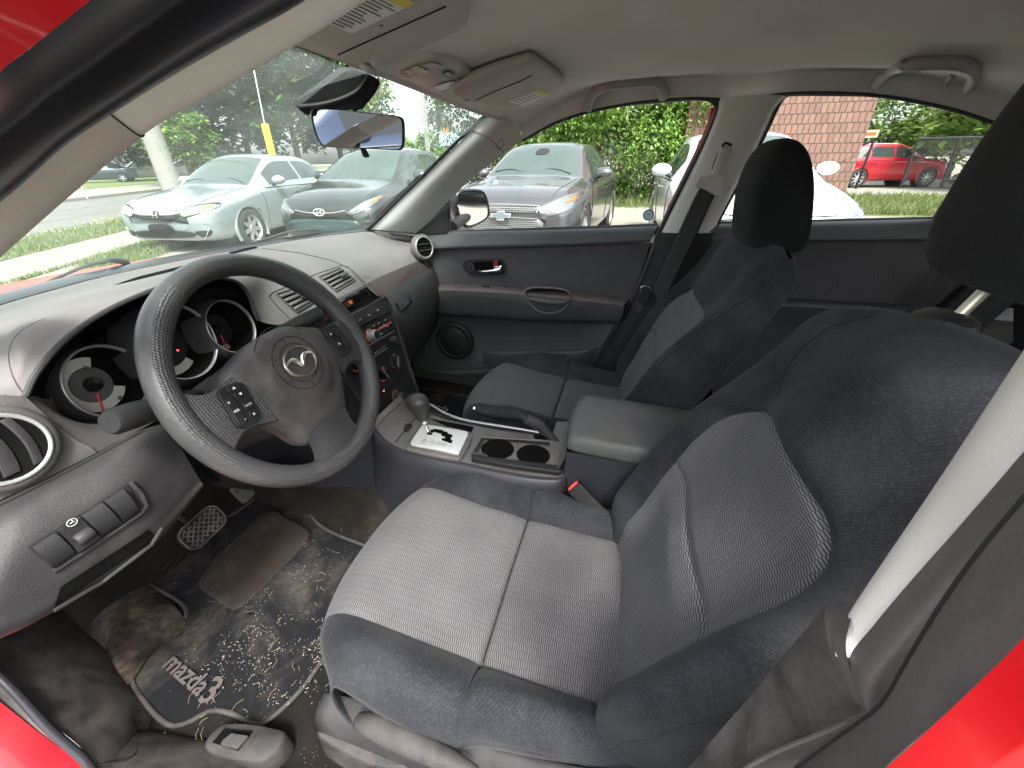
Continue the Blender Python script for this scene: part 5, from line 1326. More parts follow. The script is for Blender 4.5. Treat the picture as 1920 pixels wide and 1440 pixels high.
for s_, yy in (('+', -.002), ('VOL', -.016), ('-', -.031)):
    m = MB(); text_mesh(m, s_, MW @ Matrix.Translation((-.1265-.004*0+(yy+.016)*-.14, yy, .0246)), .0065 if s_ != 'VOL' else .0048, bold=.0001); m.build('button_mark', M_WTXT, sw, smooth=False)
wbtn(rr2(-.1080, -.017, .014, .012, .003, -8), .0215, .003, 'button', 'MODE', msz=.0038); wbtn(rr2(-.1095, -.031, .013, .009, .003, -8), .0215, .003, 'button', 'x', msz=.008)
wbtn(rr2(.1130, .000, .038, .060, .010, 8), .016, .006, 'button_pad')
wbtn(rr2(.100, .016, .016, .012, .004, 8), .0215, .003, 'button', '^'); wbtn(rr2(.117, .015, .014, .016, .004, 8), .0215, .004, 'button')
wbtn(rr2(.105, -.006, .016, .015, .004, 8), .0215, .003, 'button', '^'); wbtn(rr2(.122, -.008, .012, .026, .005, 8), .0215, .004, 'button')
# column shroud and stalks
col = cpart('steering_column')
m = MB(); Mc = MW
g = []
for k, (z, rx, ryt, ryb) in enumerate(((-.028, .070, .052, .075), (-.05, .080, .060, .085), (-.09, .085, .060, .090), (-.15, .080, .055, .090), (-.22, .075, .05, .09))):
    g.append([MW @ Vector((rx*math.cos(2*PI*j/40), (ryt if math.sin(2*PI*j/40) > 0 else ryb)*math.sin(2*PI*j/40)-.01, z)) for j in range(40)])
m.grid([[sum(g[0], Vector())/40+(p-sum(g[0], Vector())/40)*.3 for p in g[0]]]+g, closed=True); m.build('column_shroud', M_PL, col, sharp=0)
s0, s1 = V(208, 792, 'y', .510), V(345, 748, 'y', .545)
ax_ = (s0-s1).normalized(); Ms_ = frame(s1, ax_.orthogonal(), ax_.cross(ax_.orthogonal())); L_s = (s0-s1).length
if (Ms_.to_3x3() @ Vector((0, 0, 1))).dot(ax_) < 0: Ms_ = Ms_ @ Matrix.Rotation(PI, 4, 'X')
m = MB(); m.lathe([(.008, -.03), (.0115, 0), (.0135, L_s*.35), (.0155, L_s*.55), (.0165, L_s*.72), (.0160, L_s*.97), (.0125, L_s*1.02), (.0005, L_s*1.02)], Ms_, 28); m.build('light_stalk', M_PLD, col, sharp=40)
n_up = (CL-s0).normalized()
def onstalk(t, lift): return s1.lerp(s0, t)+(n_up-ax_*n_up.dot(ax_)).normalized()*lift
exs = -ax_; eys = (CL-s0).normalized().cross(exs)
for s_, t, sz in (('OFF', .33, .0045), ('D', .25, .007), ('o', .42, .006)):
    p = onstalk(t, .0164); m = MB(); text_mesh(m, s_, frame(p, exs, (n_up-ax_*n_up.dot(ax_)).normalized().cross(exs)), sz); m.build('stalk_mark', M_WTXT, col, smooth=False)
p = onstalk(.50, .0172); Mf = frame(p, exs, (n_up-ax_*n_up.dot(ax_)).normalized().cross(exs)); m = MB()
m.tube([Mf @ q for q in circ(.0020, 14)], .0004, 4, closed=True)
for k in range(8):
    a = 2*PI*k/8; m.tube([Mf @ Vector((.0030*math.cos(a), .0030*math.sin(a), 0)), Mf @ Vector((.0046*math.cos(a), .0046*math.sin(a), 0))], .0004, 4)
m.build('stalk_lamp_mark', M_WTXT, col)
w0, w1 = V(560, 606, 'y', .52), V(601, 587, 'y', .50)
m = MB(); m.tube([w0+(w0-w1)*1.5, w0, w0.lerp(w1, .6), w1], [.008, .010, .013, .013], 16, n=20); m.build('wiper_stalk', M_PLD, col)
# knee panel, dark
m = MB(); m.grid(rowgrid([VY([(370, 860, .60), (450, 900, .62), (520, 905, .62), (640, 850, .62)]), VY([(360, 900, .66), (440, 915, .70), (520, 910, .72), (640, 860, .70)]), VY([(380, 905, .80), (450, 880, .85), (520, 880, .86), (640, 850, .85)])], 6, 4)); m.build('knee_panel', M_PLD, da, sharp=0)
# ------------------------------------------------------------------ console
co = cpart('centre_console')
Z0 = .56
def ZP(pts, z=Z0): return [V(p[0], p[1], 'z', z if len(p) < 3 else p[2]) for p in pts]
# top plate: near edge, far edge
near = [V(700, 788, 'z', .600), V(708, 806, 'z', .583), V(722, 822, 'z', .568), V(742, 836, 'z', .561), V(765, 845, 'z', .559), V(815, 857, 'z', .559), V(870, 867, 'z', .559), V(930, 880, 'z', .559), V(1000, 892, 'z', .559), V(1055, 893, 'z', .559), V(1075, 870, 'z', .559)]
far = [V(748, 742, 'z', .640), V(775, 762, 'z', .600), V(800, 772, 'z', .575), V(822, 782, 'z', .562), V(850, 790, 'z', .560), V(885, 797, 'z', .560), V(930, 806, 'z', .560), V(980, 812, 'z', .560), V(1030, 820, 'z', .560), V(1060, 826, 'z', .560), V(1085, 828, 'z', .560)]
far2 = [V(800, 757, 'z', .580), V(812, 762, 'z', .575), V(830, 773, 'z', .570), V(850, 781, 'z', .565), V(870, 787, 'z', .560), V(895, 792, 'z', .558), V(940, 799, 'z', .558), V(985, 806, 'z', .558), V(1030, 814, 'z', .558), V(1062, 820, 'z', .558), V(1090, 824, 'z', .558)]
m = MB(); m.grid(loft([near, far], 80, 8, linear=True)); m.build('console_top', M_CONS, co, sharp=0); BV_CT = BVHTree.FromPolygons([tuple(v) for v in m.v], m.f)
m = MB(); m.tube(far2, .0038, 8, n=60); m.build('edge_moulding', M_SILV, co)
m = MB(); m.grid([resample([p+Vector((0, 0, -.001)) for p in far], 60), resample(far2, 60), [p+Vector((.01, 0, -.28)) for p in resample(far2, 60)]]); m.build('passenger_side', M_PLD, co, sharp=0)
# near side panel, dark navy
M_NAVY = plastic('console_side', rgb(.020, .021, .027), .48, 1500, .4, dust=.15, dustcol=(.09, .085, .085, 1), ds=5)
nr = resample(near, 60)
sd = [nr, [p+Vector((-.012, 0, -.006)) for p in nr], [p+Vector((-.020, 0, -.04)) for p in nr], [p+Vector((-.022, .01, -.15)) for p in nr], [p+Vector((-.03, .02, -.30)) for p in nr]]
m = MB(); m.grid(loft(sd, 60, 4)); 
fr = [nr[0]+Vector((-.0, .0, 0)), nr[0]+Vector((-.01, .08, .03)), nr[0]+Vector((-.02, .20, .05)), nr[0]+Vector((-.03, .5, .1))]
m.grid(loft([fr, [p+Vector((-.022, 0, -.06)) for p in fr], [p+Vector((-.03, 0, -.36)) for p in fr]], 20, 4)); m.build('driver_side', M_NAVY, co, sharp=50)
rb = [Vector((-.128, y, z)) for y, z in ((.03, .56), (.015, .60), (-.02, .605), (-.3, .61), (-.6, .60))]
# rear box under the arm rest
m = MB()
g = []
for x, bev in ((-.118, .0), (-.122, .004), (-.12, .01)):
    pass
m.grid([L3((-.106, .022, .622), (-.106, -.40, .625)), L3((-.112, .020, .56), (-.118, -.40, .56)), L3((-.128, .012, .28), (-.128, -.40, .28))])
m.grid([L3((-.106, .022, .622), (.10, .022, .622)), L3((-.118, .020, .56), (.103, .020, .56)), L3((-.128, .012, .28), (.11, .012, .28))])
m.grid([L3((.10, .022, .60), (.10, -.40, .61)), L3((.11, .012, .28), (.11, -.40, .28))])
m.build('console_box', M_NAVY, co, sharp=40, recalc=False)
# curved lead-in between console top and box
c0 = [V(1075, 870, 'z', .559), V(1068, 845, 'z', .559), V(1062, 826, 'z', .56)]
c1 = [V(1094, 845, 'z', .575), V(1085, 835, 'z', .575), V(1078, 826, 'z', .575)]
m = MB(); cb = [L3((-.115, .024, .602), (0, .024, .602), (.10, .024, .602)), L3((-.118, .040, .570), (0, .040, .570), (.102, .040, .570)), L3((-.118, .075, .561), (0, .075, .561), (.102, .075, .561))]
m.grid(loft(cb, 14, 5)); m.build('console_ramp', M_CONS, co, sharp=0)
# arm rest lid
m = MB(); g = []
outl = [(-.108, .006), (-.095, .022), (-.05, .029), (.0, .031), (.05, .029), (.088, .022), (.104, .006), (.106, -.1), (.104, -.30), (.09, -.34), (0, -.35), (-.10, -.34), (-.110, -.30), (-.112, -.1)]
po = resample([Vector((a, b, 0)) for a, b in outl], 80, True); cc_ = Vector((-.006, -.14, 0))
for s, z in ((.93, .624), (.985, .626), (1.0, .632), (1.0, .642), (.985, .652), (.94, .663), (.86, .668), (.6, .672), (.3, .673), (.01, .673)):
    g.append([cc_+(p-cc_)*s*1.0+Vector((0, 0, z)) for p in po])
m.grid(g, closed=True); m.build('armrest_lid', M_ARM, co, sharp=0)
# gear selector
gs = cpart('gear_selector', 'automatic gear lever standing in its silver gate plate')
M_GATE = simple('gate_aluminium', rgb(.66, .665, .65), .38, .35)
pl4 = [(792, 797), (803, 796), (840, 802), (872, 808), (878, 812), (872, 826), (861, 848), (856, 849), (815, 840), (772, 832), (770, 829), (780, 812)]
su4 = [(786, 800), (795, 792), (840, 799), (878, 808), (886, 815), (878, 836), (864, 858), (855, 860), (812, 852), (765, 841), (761, 837), (773, 817)]
def slab(px, z, h, mat, name, par, bevel=.002, rs=40):
    p = resample(ZP(px, z), rs, True) if rs else ZP(px, z); m = MB(); m.prism(p, (0, 0, -h)); return m.build(name, mat, par, bevel=bevel)
slab(su4, .569, .012, M_CONS, 'gate_surround', gs, .004, 60); slab(pl4, .577, .008, M_GATE, 'gate_plate', gs, .003, 60)
zz = [(800, 812), (808, 812), (807, 806), (815, 804), (830, 806), (831, 808), (839, 810), (840, 813), (848, 815), (848, 820), (845, 820), (846, 825), (849, 826), (846, 831), (828, 825), (829, 821), (834, 822), (835, 819), (827, 816), (828, 813), (820, 811), (814, 809), (811, 811), (809, 815), (801, 814)]
m = MB(); m.prism(ZP(zz, .5784), (0, 0, -.0006)); m.build('gate_slot', M_VOID, gs, smooth=False)
for px in ((795, 827), (812, 829), (823, 831), (833, 834)):
    Mp = Matrix.Translation(V(px[0], px[1], 'z', .5776)); m = MB(); m.tube([Mp @ p for p in circ(.0058, 20)], .0006, 5, closed=True); m.build('gate_ring', M_GTXT, gs)
for s_, px in (('P', (795, 827)), ('R', (812, 829)), ('N', (823, 831)), ('D', (833, 834)), ('M', (845, 837))):
    p = V(px[0], px[1], 'z', .5779); m = MB(); text_mesh(m, s_, frame(p, (.25, -.97, 0), (.97, .25, 0)), .0075); m.build('gate_letter', M_GTXT, gs, smooth=False)
b0_ = V(804, 811, 'z', .577); k0 = V(797, 793, 'x', b0_.x)+Vector((0, 0, 0)); k1 = V(781, 748, 'x', b0_.x-.004)
m = MB(); m.tube([b0_-Vector((0, 0, .02)), b0_, k0], .0042, 12); m.build('lever_rod', M_CHR, gs)
ax2 = (k1-k0).normalized(); Lk = (k1-k0).length; Mk2 = frame(k0, Vector((1, 0, 0)), ax2.cross(Vector((1, 0, 0))))
if (Mk2.to_3x3() @ Vector((0, 0, 1))).dot(ax2) < 0: Mk2 = Mk2 @ Matrix.Rotation(PI, 4, 'X')
m = MB(); m.lathe([(.0045, -.004), (.0085, 0), (.0095, .008), (.0105, .013)], Mk2, 24); m.build('lever_collar', M_CHR, gs)
m = MB(); kprof = [(.0100, .012), (.0125, .018), (.0150, .03), (.0185, .05), (.0215, .068), (.0235, .084), (.0225, .098), (.0170, .108), (.009, .113), (.0004, .114)]
rings = []
for r_, h_ in kprof:
    sc = Lk/.100
    r_ *= 1.12; rings.append([Mk2 @ Vector((r_*math.cos(2*PI*j/28)*.95, r_*math.sin(2*PI*j/28)*1.12+.006*smooth01((h_-.05)/.06)*1, h_*sc)) for j in range(28)])
m.grid(rings, closed=True); m.build('lever_knob', plastic('knob_leather', rgb(.035, .035, .034), .42, 900, .6, dust=.2, dustcol=(.12, .115, .11, 1), ds=30), gs, sharp=0)
# ramp lids between stack and gate
seam('lid_gap', BV_CT, [(781, 781), (765, 799), (741, 831)], .0012, .001, M_LINE, co)
seam('lid_gap', BV_CT, [(757, 752), (730, 775), (707, 800)], .0010, .001, M_LINE, co)
m = patch(BV_CT, [(756, 803), (762, 794), (771, 795), (774, 800), (765, 810), (758, 811)], .0012); m.build('finger_notch', M_LINE, co, smooth=False)
m = patch(BV_CT, [(804, 785), (889, 801), (883, 813), (845, 803)], .0010, 6, lambda u, v: V(u, v, 'z', .562)); m.build('coin_slot', M_VOID, co, smooth=False)
# cup holder
def zrect(px, z, mat, name, h=.001): 
    m = MB(); m.prism(ZP(px, z), (0, 0, -h)); return m.build(name, mat, co, smooth=False)
wellp = [(904, 819), (985, 824), (1064, 831), (1067, 836), (1054, 884), (1048, 887), (960, 872), (885, 858), (884, 852)]
zrect(wellp, .5615, M_PLD, 'cup_well', .0008)
zrect([(909, 826), (980, 831), (1058, 839), (1047, 877), (960, 866), (893, 855)], .5625, M_CONS, 'cup_tray', .0006)
c1_, c2_ = V(933, 842, 'z', .563), V(1000, 853, 'z', .563)
for c, nm in ((c1_, 'cup_shade_disc'), (c2_, 'cup_shade_disc')):
    m = MB(); m.poly([c+p+Vector((0, 0, .0004)) for p in circ(.041, 32)]); m.build(nm, M_VOID, co, smooth=False)  # flat dark disc painted as the shaded inside of a cup well
m = MB(); m.tube([p+Vector((0, 0, .0015)) for p in ZP([(904, 820), (985, 825), (1062, 832), (1066, 838), (1053, 883)], .5615)], .0032, 8, n=40); m.build('cup_rim', M_CONS, co)
fb2 = ZP([(886, 849), (900, 850), (912, 855), (1054, 872), (1054, 882), (1046, 884), (960, 872), (884, 858)], .574)
m = MB(); m.prism(fb2, (0, 0, -.014)); m.build('cup_cover', M_PLD, co, bevel=.003)
m = MB(); tt = ZP([(888, 850), (902, 851), (914, 856)], .5755); m.tube(tt, .0035, 8, n=12); m.build('cup_catch', M_PL, co)
m = MB(); m.tube([p+Vector((0, 0, .0010)) for p in ZP([(1036, 858), (1056, 861), (1051, 874), (1032, 870)], .5625)], .0007, 5, closed=True); m.build('tray_tab', M_LINE, co)
# hand brake
hb_ = cpart('handbrake', 'black handbrake lever with chrome push button')
xb = .072
h0 = V(1042, 832, 'z', .555); h1 = V(1010, 800, 'x', xb-.02); h2 = V(975, 779, 'x', xb-.01); h3 = V(930, 775, 'x', xb); h4 = V(893, 767, 'x', xb)
m = MB(); m.tube([h0, h1.lerp(h0, .4)+Vector((0, 0, .004)), h1+Vector((0, 0, .004)), h2.lerp(h1, .3)], [.014, .015, .018, .017], 14, n=26, up=(-1, 0, 0), flat=.75); m.build('lever_arm', M_PL, hb_, sharp=0)
m = MB(); m.tube([h2.lerp(h1, .32), h2, h3, h4], [.0165, .0165, .0150, .0135], 18, n=30); m.build('lever_grip', M_PLD, hb_, sharp=60)
dh = (h4-h3).normalized(); m = MB(); m.tube([h4-dh*.002, h4+dh*.010], .0060, 16); m.build('push_button', M_CHR, hb_, bevel=.002)
m = patch(BV_CT, [(1000, 816), (1060, 822), (1056, 836), (1004, 828)], .0012, 4, lambda u, v: V(u, v, 'z', .562)); m.build('brake_slot', M_VOID, co, smooth=False)
# driver's belt buckle
bk = cpart('belt_buckle', 'black belt buckle with red button beside the driver seat')
ba, bb = V(1076, 912, 'x', -.135), V(1125, 965, 'x', -.155)
axb = (ba-bb).normalized(); 
exb = Vector((0, 1, 0)).cross(axb).normalized()
Mb = frame(ba, Vector((0, .92, -.38)), Vector((-.5, 0, .5)))
zb = axb; eyb = (Vector((0, 1, 0))-zb*zb.y).normalized(); exb = eyb.cross(zb); Mb = Matrix((exb, eyb, zb)).transposed().to_4x4(); Mb.translation = ba
m = MB(); m.prism([Mb @ (p+Vector((0, 0, -.105))) for p in rrect(.022, .036, .005)], zb*.105); m.build('buckle_body', M_PLD, bk, bevel=.003)
m = MB(); m.prism([Mb @ (p+Vector((0, 0, .0005))) for p in rrect(.016, .029, .003)], zb*.004); m.build('release_button', simple('buckle_red', rgb(.75, .05, .045), .45), bk, bevel=.0015)
m = MB(); m.prism([Mb @ (p+Vector((0, 0, .0046))) for p in rrect(.011, .022, .003)], zb*.0008); m.build('button_inset', simple('buckle_red2', rgb(.85, .10, .09), .5), bk)
pk_ = cpart('belt_buckle', 'buckle tucked beside the passenger seat')
pv = V(1145, 703, 'x', .60); m = MB(); m.box(pv, (.02, .03, .012), rot=Matrix.Rotation(R(20), 3, 'X')); m.build('tag', simple('cream_tag', rgb(.65, .62, .5), .6), pk_, bevel=.002)

# ------------------------------------------------------------------ floor, sill, pedals
fl = cpart('floor_carpet', 'dark dirty floor carpet')
m = MB()
ys = [1.35, 1.15, 1.02, .93, .86, .6, .3, 0, -.3, -.62, -1.3]; zs = [.62, .45, .335, .285, .272, .27, .27, .27, .27, .29, .30]
g = []
for x in [-.715+1.43*i/40 for i in range(41)]:
    row = []
    for y, z in zip(ys, zs):
        tun = .16*smooth01((.18-abs(x))/.06)
        edge = .025*smooth01((abs(x)-.665)/.05)
        row.append(Vector((x, y, z+tun+edge)))
    g.append(resample(row, 60))
for r_ in g:
    for p in r_: p.z += .004*noise.noise(p*9)+.002*noise.noise(p*30)
m.grid(g); m.build('carpet', carpet('carpet_brown', base=(.014, .013, .012), dirt=(.11, .088, .065), amt=.5, ds=3.5, lo=.45, hi=.75), fl, sharp=0)
# brown worn patch on the foot rest
mp = [V(u, v, 'z', .2855) for u, v in ((120, 1120), (170, 1085), (240, 1080), (300, 1110), (345, 1160), (340, 1185), (285, 1222), (258, 1262), (230, 1290), (190, 1270), (140, 1200))]
cm = sum(mp, Vector())/len(mp); rp = resample(mp, 40, True); m = MB(); m.grid([[cm+(p-cm)*s+Vector((0, 0, .010*(1-s*s))) for p in rp] for s in (.02, .3, .6, .85, 1.0)], closed=True)
m.build('footrest', carpet('footrest_dirt', base=(.014, .013, .012), dirt=(.23, .185, .135), amt=1.0, ds=6.5, lo=.42, hi=.66), fl, sharp=0)
# dusty sill cover
def LV(r): return [V(u, v, 'z', z) for u, v, z in r]
sl = cpart('door_sill', 'dusty black sill cover under the driver door opening')
q1 = [V(u, v, 'z', z) for u, v, z in ((60, 1120, .40), (110, 1170, .37), (150, 1205, .345), (200, 1262, .315), (250, 1316, .30), (260, 1345, .30), (258, 1372, .30))]
q0 = [V(u, v, 'z', z) for u, v, z in ((-90, 1170, .50), (-20, 1235, .46), (30, 1280, .43), (90, 1350, .405), (150, 1400, .395), (178, 1440, .39), (230, 1500, .385))]
qm = [a.lerp(b, .5)+Vector((-.0, 0, .007)) for a, b in zip(resample(q0, 7), resample(q1, 7))]
qk = [a.lerp(b, .12)+Vector((-.0, 0, .004)) for a, b in zip(resample(q0, 7), resample(q1, 7))]
m = MB(); m.grid(loft([q0, qk, qm, q1, [p+Vector((.02, 0, -.05)) for p in q1]], 40, 7)); m.build('front_cover', M_DIRTY, sl, sharp=0)
r1 = [V(u, v, 'z', z) for u, v, z in ((262, 1373, .305), (330, 1386, .30), (400, 1402, .30), (470, 1440, .30), (600, 1480, .30))]
r0 = [V(u, v, 'z', z) for u, v, z in ((182, 1445, .39), (250, 1500, .385), (330, 1560, .38), (420, 1620, .38), (520, 1680, .38))]
m = MB(); m.grid(loft([r0, [a.lerp(b, .5)+Vector((0, 0, .007)) for a, b in zip(r0, r1)], r1, [p+Vector((.02, 0, -.04)) for p in r1]], 30, 6)); m.build('rear_cover', M_DIRTY, sl, sharp=0)
m = MB(); m.tube([q1[-1]+Vector((0, 0, .006)), qm[-1]+Vector((.005, -.004, .004)), q0[-2]+Vector((0, 0, .004))], .0016, 6, n=20); m.build('cover_joint', M_LINE, sl)
w0_ = [V(u, v, 'z', z) for u, v, z in ((-90, 1180, .505), (-20, 1250, .465), (30, 1300, .437), (95, 1370, .41), (150, 1418, .398), (172, 1445, .392), (220, 1505, .388))]
m = MB(); m.grid(loft([[p+Vector((.006, .0, -.004)) for p in w0_], LV(((-90, 1190, .500), (-20, 1272, .460), (30, 1318, .432), (95, 1378, .406), (150, 1422, .394), (172, 1446, .388), (218, 1508, .384))), LV(((-90, 1222, .492), (-20, 1308, .452), (30, 1350, .425), (95, 1400, .399), (150, 1438, .387), (172, 1456, .382), (215, 1518, .377)))], 40, 3, linear=True)); m.build('sill_rubber', M_RUBD, sl, sharp=0)
m = MB(); m.tube(w0_, .0060, 10, n=50); m.build('sill_seal', M_RUB, sl)
s1_ = [V(u, v, 'z', z) for u, v, z in ((-90, 1212, .496), (-20, 1297, .457), (30, 1340, .430), (95, 1391, .404), (150, 1430, .392), (172, 1448, .387), (215, 1510, .382))]
s2_ = [V(u, v, 'z', z) for u, v, z in ((-200, 1500, .42), (-150, 1560, .40), (-100, 1600, .38), (-50, 1640, .37), (0, 1680, .36), (20, 1700, .36), (60, 1760, .36))]
m = MB(); m.grid(loft([s1_, [a.lerp(b, .35)+Vector((-.005, 0, .004)) for a, b in zip(s1_, s2_)], s2_, [p+Vector((-.02, 0, -.1)) for p in s2_]], 40, 6, linear=True)); m.build('red_sill', M_RED, sl, sharp=0)
# release lever box
rb_ = cpart('fuel_flap_release', 'grey plastic box with the fuel flap lever on the floor edge')
bx = [(384, 1397), (412, 1362), (440, 1357), (480, 1360), (528, 1370), (534, 1378), (522, 1402), (495, 1426), (478, 1430), (420, 1420)]
m = MB(); P_ = resample(ZP(bx, .318), 40, True); c9 = sum(P_, Vector())/40
m.grid([[c9+(p-c9)*1.12+Vector((0, 0, -.04)) for p in P_], [c9+(p-c9)*1.04+Vector((0, 0, -.008)) for p in P_], P_, [c9+(p-c9)*.94+Vector((0, 0, .002)) for p in P_], [c9+(p-c9)*.02+Vector((0, 0, .004)) for p in P_]], closed=True); m.build('box', M_DGREY, rb_, sharp=0)
m = MB(); m.prism(ZP([(398, 1392), (420, 1366), (474, 1371), (446, 1408)], .3245), (0, 0, -.001)); m.build('well', M_VOID, rb_, smooth=False)
m = MB(); m.prism(ZP([(417, 1386), (434, 1373), (466, 1378), (444, 1403), (412, 1396)], .334), (0, 0, -.008)); m.build('pull_lever', M_DGREY, rb_, bevel=.002)
# pedals
pe = cpart('pedal', 'worn rubber brake pedal')
pc = V(381, 988, 'y', .80); Mp_ = frame(pc, Vector((1, .05, .05)), Vector((0, .55, 1)))
t_ = NT('pedal_rubber'); c_ = t_.coord(); M_PED = t_.P(base=t_.mix(t_.ramp(t_.noise(c_, 40, 4), .35, .7), rgb(.05, .045, .04), rgb(.20, .17, .15)), rough=.7)
m = MB(); m.prism([Mp_ @ (p+Vector((0, 0, -.012))) for p in rrect(.100, .062, .022)], Mp_.to_3x3() @ Vector((0, 0, .012))); m.build('pedal_pad', M_PLD, pe, bevel=.004)
m = MB(); m.tube([Mp_ @ (p+Vector((0, 0, .001))) for p in rrect(.096, .058, .020)], .0018, 6, closed=True)
import itertools
for k in range(-6, 7):
    for sg in (-1, 1):
        # diagonal ribs clipped to the pad
        pts = []
        for i in range(25):
            x = -.05+.1*i/24; y = (x-k*.0135)*sg*1.0
            if abs(x) < .045 and abs(y) < .026: pts.append(Mp_ @ Vector((x, y, .002)))
        if len(pts) > 1: m.tube([pts[0], pts[-1]], .0014, 4)
for y in (-.012, 0.012): m.tube([Mp_ @ Vector((-.045, y, .002)), Mp_ @ Vector((.045, y, .002))], .0012, 4)
m.build('pad_ribs', M_PED, pe)
m = MB(); m.tube([Mp_ @ Vector((0, .0, -.012)), Mp_ @ Vector((0, .10, -.06)), Mp_ @ Vector((0, .25, -.06))], .008, 8, n=10); m.build('pedal_arm', M_PLD, pe)
pa = cpart('pedal', 'narrow ribbed accelerator pedal')
pc = V(457, 921, 'y', .86); Mp_ = frame(pc, Vector((1, .05, .05)), Vector((0, .6, 1)))
m = MB(); m.prism([Mp_ @ (p+Vector((0, 0, -.010))) for p in rrect(.042, .055, .008)], Mp_.to_3x3() @ Vector((0, 0, .010))); m.build('pedal_pad', simple('accel_rubber', rgb(.10, .10, .09), .6), pa, bevel=.002)
m = MB()
for k in range(4): m.box(Vector((-.0135+.009*k, 0, .001)), (.003, .046, .003), Mp_)
m.build('pad_ribs', M_PED, pa)
m = MB(); m.tube([Mp_ @ Vector((0, .02, -.01)), Mp_ @ Vector((-.01, .14, -.03)), Mp_ @ Vector((-.01, .25, -.03))], .006, 8, n=10); m.build('pedal_arm', M_PLD, pa)
# driver seat hardware seen at the bottom
sh = cpart('seat_rail', 'dusty grey seat rail cover and height lever by the driver seat')
rc = [(598, 1378), (606, 1350), (626, 1316), (645, 1313), (672, 1320), (690, 1350), (740, 1385), (800, 1415), (760, 1440), (690, 1430)]
P_ = resample(ZP(rc, .345), 50, True); c9 = sum(P_, Vector())/50
m = MB(); m.grid([[c9+(p-c9)*1.03+Vector((0, 0, -.075)) for p in P_], [c9+(p-c9)*1.01+Vector((0, 0, -.010)) for p in P_], [c9+(p-c9)*.97+Vector((0, 0, -.001)) for p in P_], [c9+(p-c9)*.9 for p in P_], [c9+(p-c9)*.02 for p in P_]], closed=True); m.build('rail_cover', M_DGREY, sh, sharp=0)
lv = [V(676, 1352, 'x', -.615), V(700, 1360, 'x', -.620), V(740, 1380, 'x', -.625), V(790, 1402, 'x', -.628), V(840, 1425, 'x', -.630), V(890, 1455, 'x', -.630)]
m = MB(); m.tube(lv, [.012, .0155, .016, .0150, .013, .011], 16, n=40, up=(0, 0, 1), flat=.9); m.build('height_lever', M_DGREY, sh, sharp=0)
# ------------------------------------------------------------------ sun visors, roof console, mirror, windscreen
M_PAPER = simple('label_paper', rgb(.60, .60, .58), .6); M_YEL = simple('label_yellow', rgb(.62, .52, .08), .6); M_TINY = simple('label_print', rgb(.20, .20, .20), .7)
def visor(label, px, z, crease, clip, lab, yel, lines, tuck):
    v_ = cpart('sun_visor', label)
    hs_ = [HIT(bvh_head, *q)[0] for q in tuck]; pn = (hs_[1]-hs_[0]).cross(hs_[2]-hs_[0]).normalized(); pn = -pn if pn.z > 0 else pn; p0 = hs_[0]+pn*.026
    def ZP(pts, z_=None): return [VN(p[0], p[1], p0-pn*((z_-z) if z_ else 0), pn) for p in pts]
    P_ = resample(ZP(px), 90, True); c = sum(P_, Vector())/90
    m = MB(); m.grid([[c+(p-c)*.02+Vector((0, 0, -.003)) for p in P_], [c+(p-c)*.6+Vector((0, 0, -.002)) for p in P_], [c+(p-c)*.92 for p in P_], [c+(p-c)*.985+Vector((0, 0, .003)) for p in P_], [c+(p-c)*1.0+Vector((0, 0, .010)) for p in P_], [c+(p-c)*.985+Vector((0, 0, .018)) for p in P_], [c+(p-c)*.02+Vector((0, 0, .022)) for p in P_]], closed=True)
    m.build('visor_panel', M_VISOR, v_, sharp=0)
    bv = BVHTree.FromPolygons([tuple(q) for q in m.v], m.f)
    seam('visor_fold', bv, crease, .0014, .0002, M_LINE, v_)
    m = MB(); g = ZP(clip, z+.012); m.tube([g[0], g[1]+Vector((0, 0, -.008)), g[2]], [.006, .008, .006], 10, n=12); m.build('visor_clip', M_TRIM, v_)
    fbk = lambda u, v: VN(u, v, p0, pn)
    mm = patch(bv, lab, .0008, 6, fbk); mm.build('warning_label', M_PAPER, v_, smooth=False)
    mm = patch(bv, yel, .0009, 4, fbk); mm.build('label_header', M_YEL, v_, smooth=False)
    m = MB(); rr = random.Random(3)
    for k in range(lines):
        t = (k+.8)/(lines+.6)
        a = [lab[0][i]+(lab[3][i]-lab[0][i])*t for i in (0, 1)]; b = [lab[1][i]+(lab[2][i]-lab[1][i])*t for i in (0, 1)]
        s0_ = .10; s1__ = .55+.38*rr.random()
        pts = [(a[0]+(b[0]-a[0])*s, a[1]+(b[1]-a[1])*s) for s in (s0_, s1__)]
        h = [HIT(bv, *q, .0012) for q in pts]
        if all(h): m.tube([q[0] for q in h], .0009, 4)
    if m.v: m.build('label_lines', M_TINY, v_)
    # dark gap round the visor edge in the lining
    return v_
visor('driver sun visor with white warning label folded up', [(505, 58), (536, 76), (585, 96), (636, 116), (672, 128), (684, 122), (692, 120), (700, 132), (716, 134), (745, 120), (800, 92), (862, 62), (878, 48), (880, 32), (872, 6), (850, -60), (780, -150), (660, -130), (560, -30)],
      1.312, [(634, 102), (700, 72), (780, 36), (836, 11)], [(676, 118), (690, 117), (700, 124)], [(600, 36), (660, 62), (757, 14), (700, -16)], [(757, 14), (778, 4), (722, -24), (700, -16)], 12, ((560, 60), (700, 110), (820, 40)))
